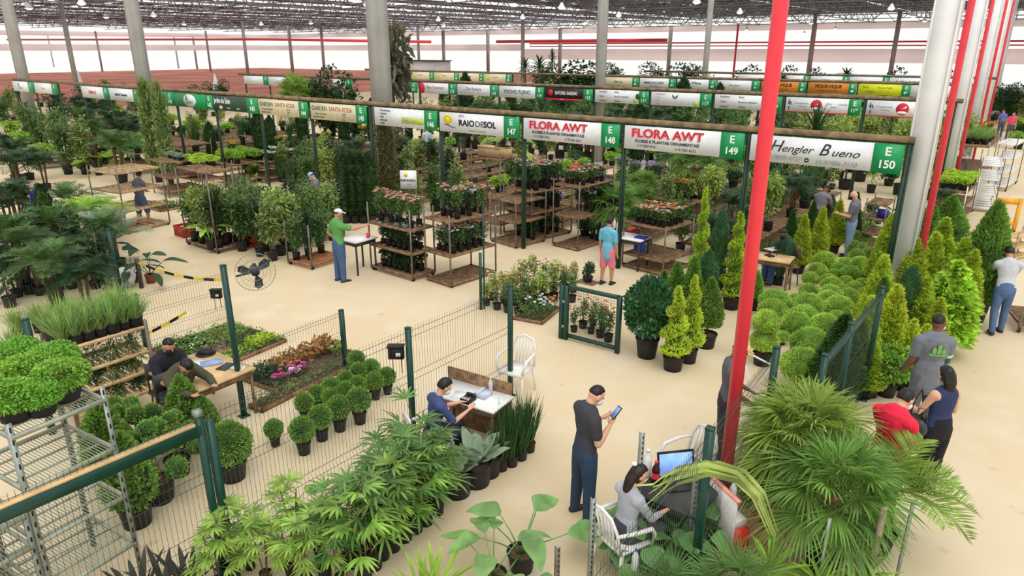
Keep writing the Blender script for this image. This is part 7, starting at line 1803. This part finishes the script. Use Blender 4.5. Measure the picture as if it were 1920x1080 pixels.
for pr, x, y, b, l, h0, s in [(BRO, 737, 78, 8, 'gaunt large-leaved plant standing tall against the grey column', 2.5, 1.2), (YU, 1012, 103, 30, 'yucca head showing over the signs against the bright wall', 2.1, 1.6), (YU, 985, 106, 30, 'drooping yucca left of the yucca head over the signs', 2.1, 1.2), (YU, 1036, 90, 30, 'thin reddish stalk plant right of the yucca head', 2.1, .8),
                            (TR, 605, 138, 10, 'dark round tree over the signs E 144 and E 145', 3.1, 1.3), (FP, 553, 150, 9, 'fan palm over the sign E 144', 1.7, 1.4), (TR, 650, 152, 10, 'loose grey-green tree left of the grey column', 3.1, .9), (TR, 1060, 125, 30, 'dark tree mass right of the yucca head, over sign E 115', 3.1, 2.2), (TR, 1100, 128, 31, 'dark tree mass left of the middle grey column', 3.1, 2.0),
                            (CSH, 268, 156, -1.2, 'shaggy shrub in front of the left oval sign', 2.1, .95), (CSH, 292, 162, -1.2, 'shaggy shrub half covering the left oval sign', 2.1, .8), (TR, 1290, 128, 40, 'tree over the white signs of the third row, left one', 3.1, 1.6), (TR, 1400, 132, 42, 'tree over the third row of signs beside the red pole', 3.1, 1.4), (YU, 1590, 127, 45, 'spiky dark plant over the VISCA sign', 2.1, 1.6), (TR, 1230, 126, 42, 'tree over the third row of signs, beside the middle column', 3.1, 1.6),
                            (P_dracaena(1.2, 46, .7, .08, G_dark, 1, droop=.3, up=1.4), 1538, 190, 11.3, 'bushy dracaena in front of sign E 119', 1.9, 1.3)]:
    on_b(pr, x, y, b, l, h0, s)
PAD = P_broad(7, .9, .5, .7, G_yel, pot=(.2, .16, .26), name='potted_banana', prof='oval', e0=1.4, e1=.6)
on_b(PAD, 955, 193, 8.5, 'pale paddle-leaved plant above sign E 147', 1.6, 1.1)
for k in range(10):
    p = ab(4 + k * 4.3, 38 + (k * 7) % 13); put(TR, f'dark tree deep in the hall behind the fourth row, {nth(k)} from the right', tuple(p), s=1.2, sz=1.15, group='trees deep in the hall')
for k in range(9):
    p = ab(49 + (k % 3) * 4, 3.5 + k * 3.2); put(TR, f'tree beyond the left end of the sign rows, {nth(k)} going back', tuple(p), s=.8, sz=.8, group='trees left of the sign rows')
# terracotta-coloured ground far left, a white container, white tapering covers
struct('floor_2', MB().add([ab(a, b, .012) for a, b in ((70, 14), (188, 14), (188, 109), (70, 109))], [(0, 3, 2, 1)]), mat('red_ground', (196, 124, 106), rough=.9, var=.2, scale=.12))
a_, z_ = onrow(795, 118, 70); c_ = ab(a_, 70)
ct_ = thing('site_container', 'white flat-roofed container against the far wall left of sign E 112', 'container', (c_[0], c_[1], 0), RZW)
part('body', MB().cbox((0, 0, 1.7), 8, 4, 3.4), M_white, ct_); part('roof', MB().cbox((0, 0, 3.46), 8.4, 4.4, .12), M_dgrey, ct_); part('window', MB().cbox((-2, -2.02, 2.0), 1.4, .05, .9), M_galv, ct_)
for i, (x, y) in enumerate([(145, 131), (402, 138)]):
    a_, z_ = onrow(x, y, 20); c_ = ab(a_, 20)
    u_ = thing('tapering_cover', f'tall white tapering cover on the far left, {("left", "right")[i]} one', 'tapering_cover', (c_[0], c_[1], 0))
    part('cover', MB().lathe([(.5, .3), (.42, 1.2), (.16, 2.6), (.03, z_)], 12), M_white, u_, True); part('pole', MB().tube([(0, 0, 0), (0, 0, .4)], .05, 8), M_white, u_)
# people further back
for x, y, z, rz, lab, sh_, pt_ in [(1250, 300, 1.65, 90, 'person in dark clothes standing in the stall behind sign E 149', (70, 74, 90), (50, 50, 60)), (1082, 300, 1.6, 20, 'person in a red top bending behind the white roses', (206, 50, 44), (60, 60, 70)), (1654, 222, 1.6, 200, 'person in navy behind the table below sign E 120', (48, 54, 96), (60, 60, 70)), (800, 242, 1.6, 30, 'person in a white and blue shirt below sign E 146', (190, 208, 226), (60, 60, 80)),
                                (1884, 205, 1.68, -10, 'person in a violet-blue shirt far down the right aisle', (104, 112, 176), (80, 84, 100)), (1900, 214, 1.55, 160, 'person in a pink shirt far down the right aisle', (226, 84, 120), (90, 80, 90)), (1903, 186, 1.65, -10, 'person in grey at the far end of the right aisle', (150, 150, 170), (80, 84, 100))]:
    p = at(x, y, z); person(lab, (p[0], p[1], 0), R(rz), 1.7, 'tan', cloth(f'c{sh_[0]}', sh_), .6, cloth(f'p{pt_[0]}{pt_[2]}', pt_), hair='crop', vox=.018, lean=.1)
tb2 = at(1645, 240, .8); table((tb2[0], tb2[1], 0), RZW, 1.6, .7, 'pale table in front of the person in navy below sign E 120', h=.8)

# ================================================================== trolleys along the right aisle
MP = P_shrub(.3, .2, 500, .05, .03, G_lime2, (.13, .1, .14), name='potted_mound', stems=0, shell=.8)
t1, Q1, _, _, _ = mk((1800, 420), (1740, 412), (1830, 398), 352, (412, 390, 362), 'white-rimmed rack of lime mounds beside the white column', mp=M_white)
stock(Q1, 1, 1, 2, 4, 3, [MP], 'lime-green mound on the rack beside the white column', 'lime mounds beside the column', s=1.25)
PG = P_grass(.8, 120, .5, .014, G_bgrass, pot=(.12, .1, .18), droop=.4)
for i, (x, y) in enumerate([(1762, 330), (1780, 325), (1798, 328), (1816, 325), (1772, 312), (1792, 310), (1812, 308)]): stand(PG, x, y, .6, f'purple-brown grass by the white column, {("front", "back")[i >= 4]} row, {nth(i if i < 4 else i - 4)} from left', 1.1, group='purple grasses by the column')
t2_, Q2, _, _, _ = mk((1842, 335), (1768, 328), (1872, 312), 268, (325, 276), 'steel trolley of feathery light green grass', mp=M_galv)
LG = P_grass(.5, 160, .7, .01, G_grass, pot=(.12, .1, .16), droop=.6)
stock(Q2, 1, 1, 1, 4, 3, [LG], 'feathery light green grass on the steel trolley', 'feathery grasses on the trolley', s=1.25)
FO = P_shrub(.4, .26, 400, .07, .04, G_mid, (.13, .1, .16), name='potted_flower', stems=0, flow=[F_orange, F_yel], nf=40, fr=.06); FM = P_shrub(.4, .26, 400, .07, .04, G_mid, (.13, .1, .16), name='potted_flower', stems=0, flow=[F_mag, F_white], nf=40, fr=.06)
for x, y, l in [(1828, 237, 'weathered bench of orange flowers up the right aisle'), (1857, 215, 'weathered bench of magenta flowers up the right aisle')]:
    q_ = at(x, y, 1.0); rack((q_[0], q_[1], 0), RZW, 2.4 if x < 1850 else 2.0, 1.8, [.58], .6, l, wheels=False)
for i, (x, y, q) in enumerate([(1805, 238, FO), (1820, 236, FO), (1836, 238, FO), (1852, 236, FO), (1850, 216, FM), (1864, 214, FM)]): stand(q, x, y, 1.0, f'{"orange" if q is FO else "magenta"} flowers far up the right aisle, {nth(i if i < 4 else i - 4)} from left', 1.4, z0=.6, group='flowers up the right aisle')
for i, (x, y) in enumerate([(1822, 205), (1846, 200), (1860, 190), (1835, 195)]): stand(HL, x, y, .8, f'soft green bush far up the right aisle, {nth(i)} from the front', 2.0, group='bushes up the right aisle')
for n, l, r, yt, sh_, lab in [((1862, 400), (1822, 396), (1888, 380), 300, (392, 366, 338, 312), 'steel trolley with white shelves, nearest in the right aisle'), ((1886, 360), (1850, 356), (1906, 345), 262, (350, 324, 298, 272), 'steel trolley with white shelves behind the nearest one')]:
    mk(n, l, r, yt, sh_, lab, m=M_white, mp=M_rack, slat=.4)
M_yellow = mat('yellow_paint', (238, 172, 40), rough=.45)
yp = at(1878, 440)
yt_ = thing('pallet_truck', 'yellow hand truck frame standing in the right aisle', 'truck', (yp[0], yp[1], 0), R(-15))
for x in (-.28, .28): part('upright', MB().cbox((x, 0, .55), .1, .05, 1.1), M_yellow, yt_)
part('crossbar', MB().cbox((0, 0, 1.0), .5, .05, .16), M_yellow, yt_); part('crossbar', MB().cbox((0, 0, .35), .5, .05, .1), M_yellow, yt_); part('base', MB().cbox((0, .15, .06), .6, .4, .06), M_dgrey, yt_)
for x in (-.25, .25): part('wheel', MB().tube([(x - .03, -.05, .08), (x + .03, -.05, .08)], .08, 12), M_tyre, yt_)
mk((1898, 490), (1872, 484), (1920, 478), 440, (486, 466, 446), 'low pine bench in the right aisle behind the trolley man', m=M_wood3, mp=M_wood, wheels=False)
pc = at(1930, 610); rack((pc[0], pc[1], 0), R(-20), .7, 1.1, [.2], .3, 'low wooden trolley pushed by the man in the pale shirt')

# ================================================================== fill of the left background and the palm stall
LK = [('dark bushy shrub', HD, .5), ('areca palm', AR3, 1.2), ('leafy shrub', TS[0], .9), ('feather palm', AR, 1.2), ('dark bushy shrub', HD, .5), ('olive shrub', TS[1], .9), ('broad-leaved plant', VAR['broad-leaved plant'], .6), ('green bush', HL, .45)]
for j, y in enumerate((188, 204, 222, 242, 264, 288)):
    for i in range(8):
        x = 8 + i * 33 + (j % 2) * 14
        if 78 < x < 135 and 200 < y < 250: continue
        nm, pr, z = LK[(i * 3 + j * 5) % 8]
        stand(pr, x, y, z, f'{nm} in the far left background, {nth(j)} row from the back, {nth(i)} from left', rnd.uniform(1.3, 1.7), group='plants of the far left background')
for k, (x, y) in enumerate([(40, 300), (110, 312), (175, 305), (60, 262), (150, 268), (215, 268), (30, 230), (190, 235)]):
    q_ = at(x, y); rack((q_[0], q_[1], 0), RZW, 1.0, 2.2, [.2, .5], .52, f'dark weathered bench in the far left background, {("front", "middle", "back")[0 if k < 3 else (1 if k < 6 else 2)]} row, {nth(k if k < 3 else (k - 3 if k < 6 else k - 6))} from left', wheels=False, slat=.2)
for j, (y, xs_) in enumerate(((372, (5, 45, 78, 130, 172)), (425, (10, 62, 118, 150, 190)), (468, (0, 35, 90, 138, 200)), (515, (5, 50, 95, 150, 195)))):
    for i, x in enumerate(xs_):
        pr, nm, z = [(AR3, 'dark areca palm', 1.2), (AR, 'areca palm', 1.2), (VAR['broad-leaved plant'], 'broad-leaved plant', .55), (TS[3], 'dark leafy shrub', .9)][(i * 3 + j) % 4]
        stand(pr, x, y, z * (.8 if j > 1 else 1), f'{nm} in the left palm stall, {nth(j)} row from back, {nth(i)} from left', rnd.uniform(.85, 1.05), group='plants of the palm stall')

for i, (x, y, pr, l) in enumerate([(1912, 262, HL, 'green bush at the right edge of the far aisle, nearest one'), (1916, 244, HD, 'dark bush at the right edge of the far aisle'), (1908, 232, HL, 'green bush at the right edge of the far aisle, behind the dark one'), (1917, 222, TS[1], 'olive shrub at the right edge of the far aisle')]):
    stand(pr, x, y, .5, l, 1.5)
for i, (x, y) in enumerate([(1868, 182), (1884, 178), (1898, 172), (1876, 170), (1910, 180)]): stand(TR, x, y, 2.0, f'soft green tree at the end of the right aisle, {nth(i)} from the front', .8, sz=.8, group='trees at the end of the right aisle')

# ------------------------------------------------------------------ finish: fused bodies and lettering become plain meshes
bpy.context.view_layer.update()
dg = bpy.context.evaluated_depsgraph_get()
for o in REMESH:
    me = bpy.data.meshes.new_from_object(o.evaluated_get(dg)); me.name = o.name
    o['_new'] = 1
    o.data, old = me, o.data
    o.modifiers.clear(); del o['_new']
for o in [x for x in bpy.data.objects if x.type == 'FONT']:
    me = bpy.data.meshes.new_from_object(o.evaluated_get(dg))
    n = bpy.data.objects.new('lettering', me); COL.objects.link(n)
    n.parent = o.parent; n.location = o.location; n.rotation_euler = o.rotation_euler; n.scale = o.scale
    bpy.data.objects.remove(o)
for l, v in LABELS.items():
    if len(v) > 1 and not all(g for _, g in v): print('DUPLICATE LABEL', l, v)
for l in LABELS:
    if not 4 <= len(l.split()) <= 16: print('LABEL LENGTH', len(l.split()), l)
print('labels', len(LABELS), 'objects', len(bpy.data.objects))
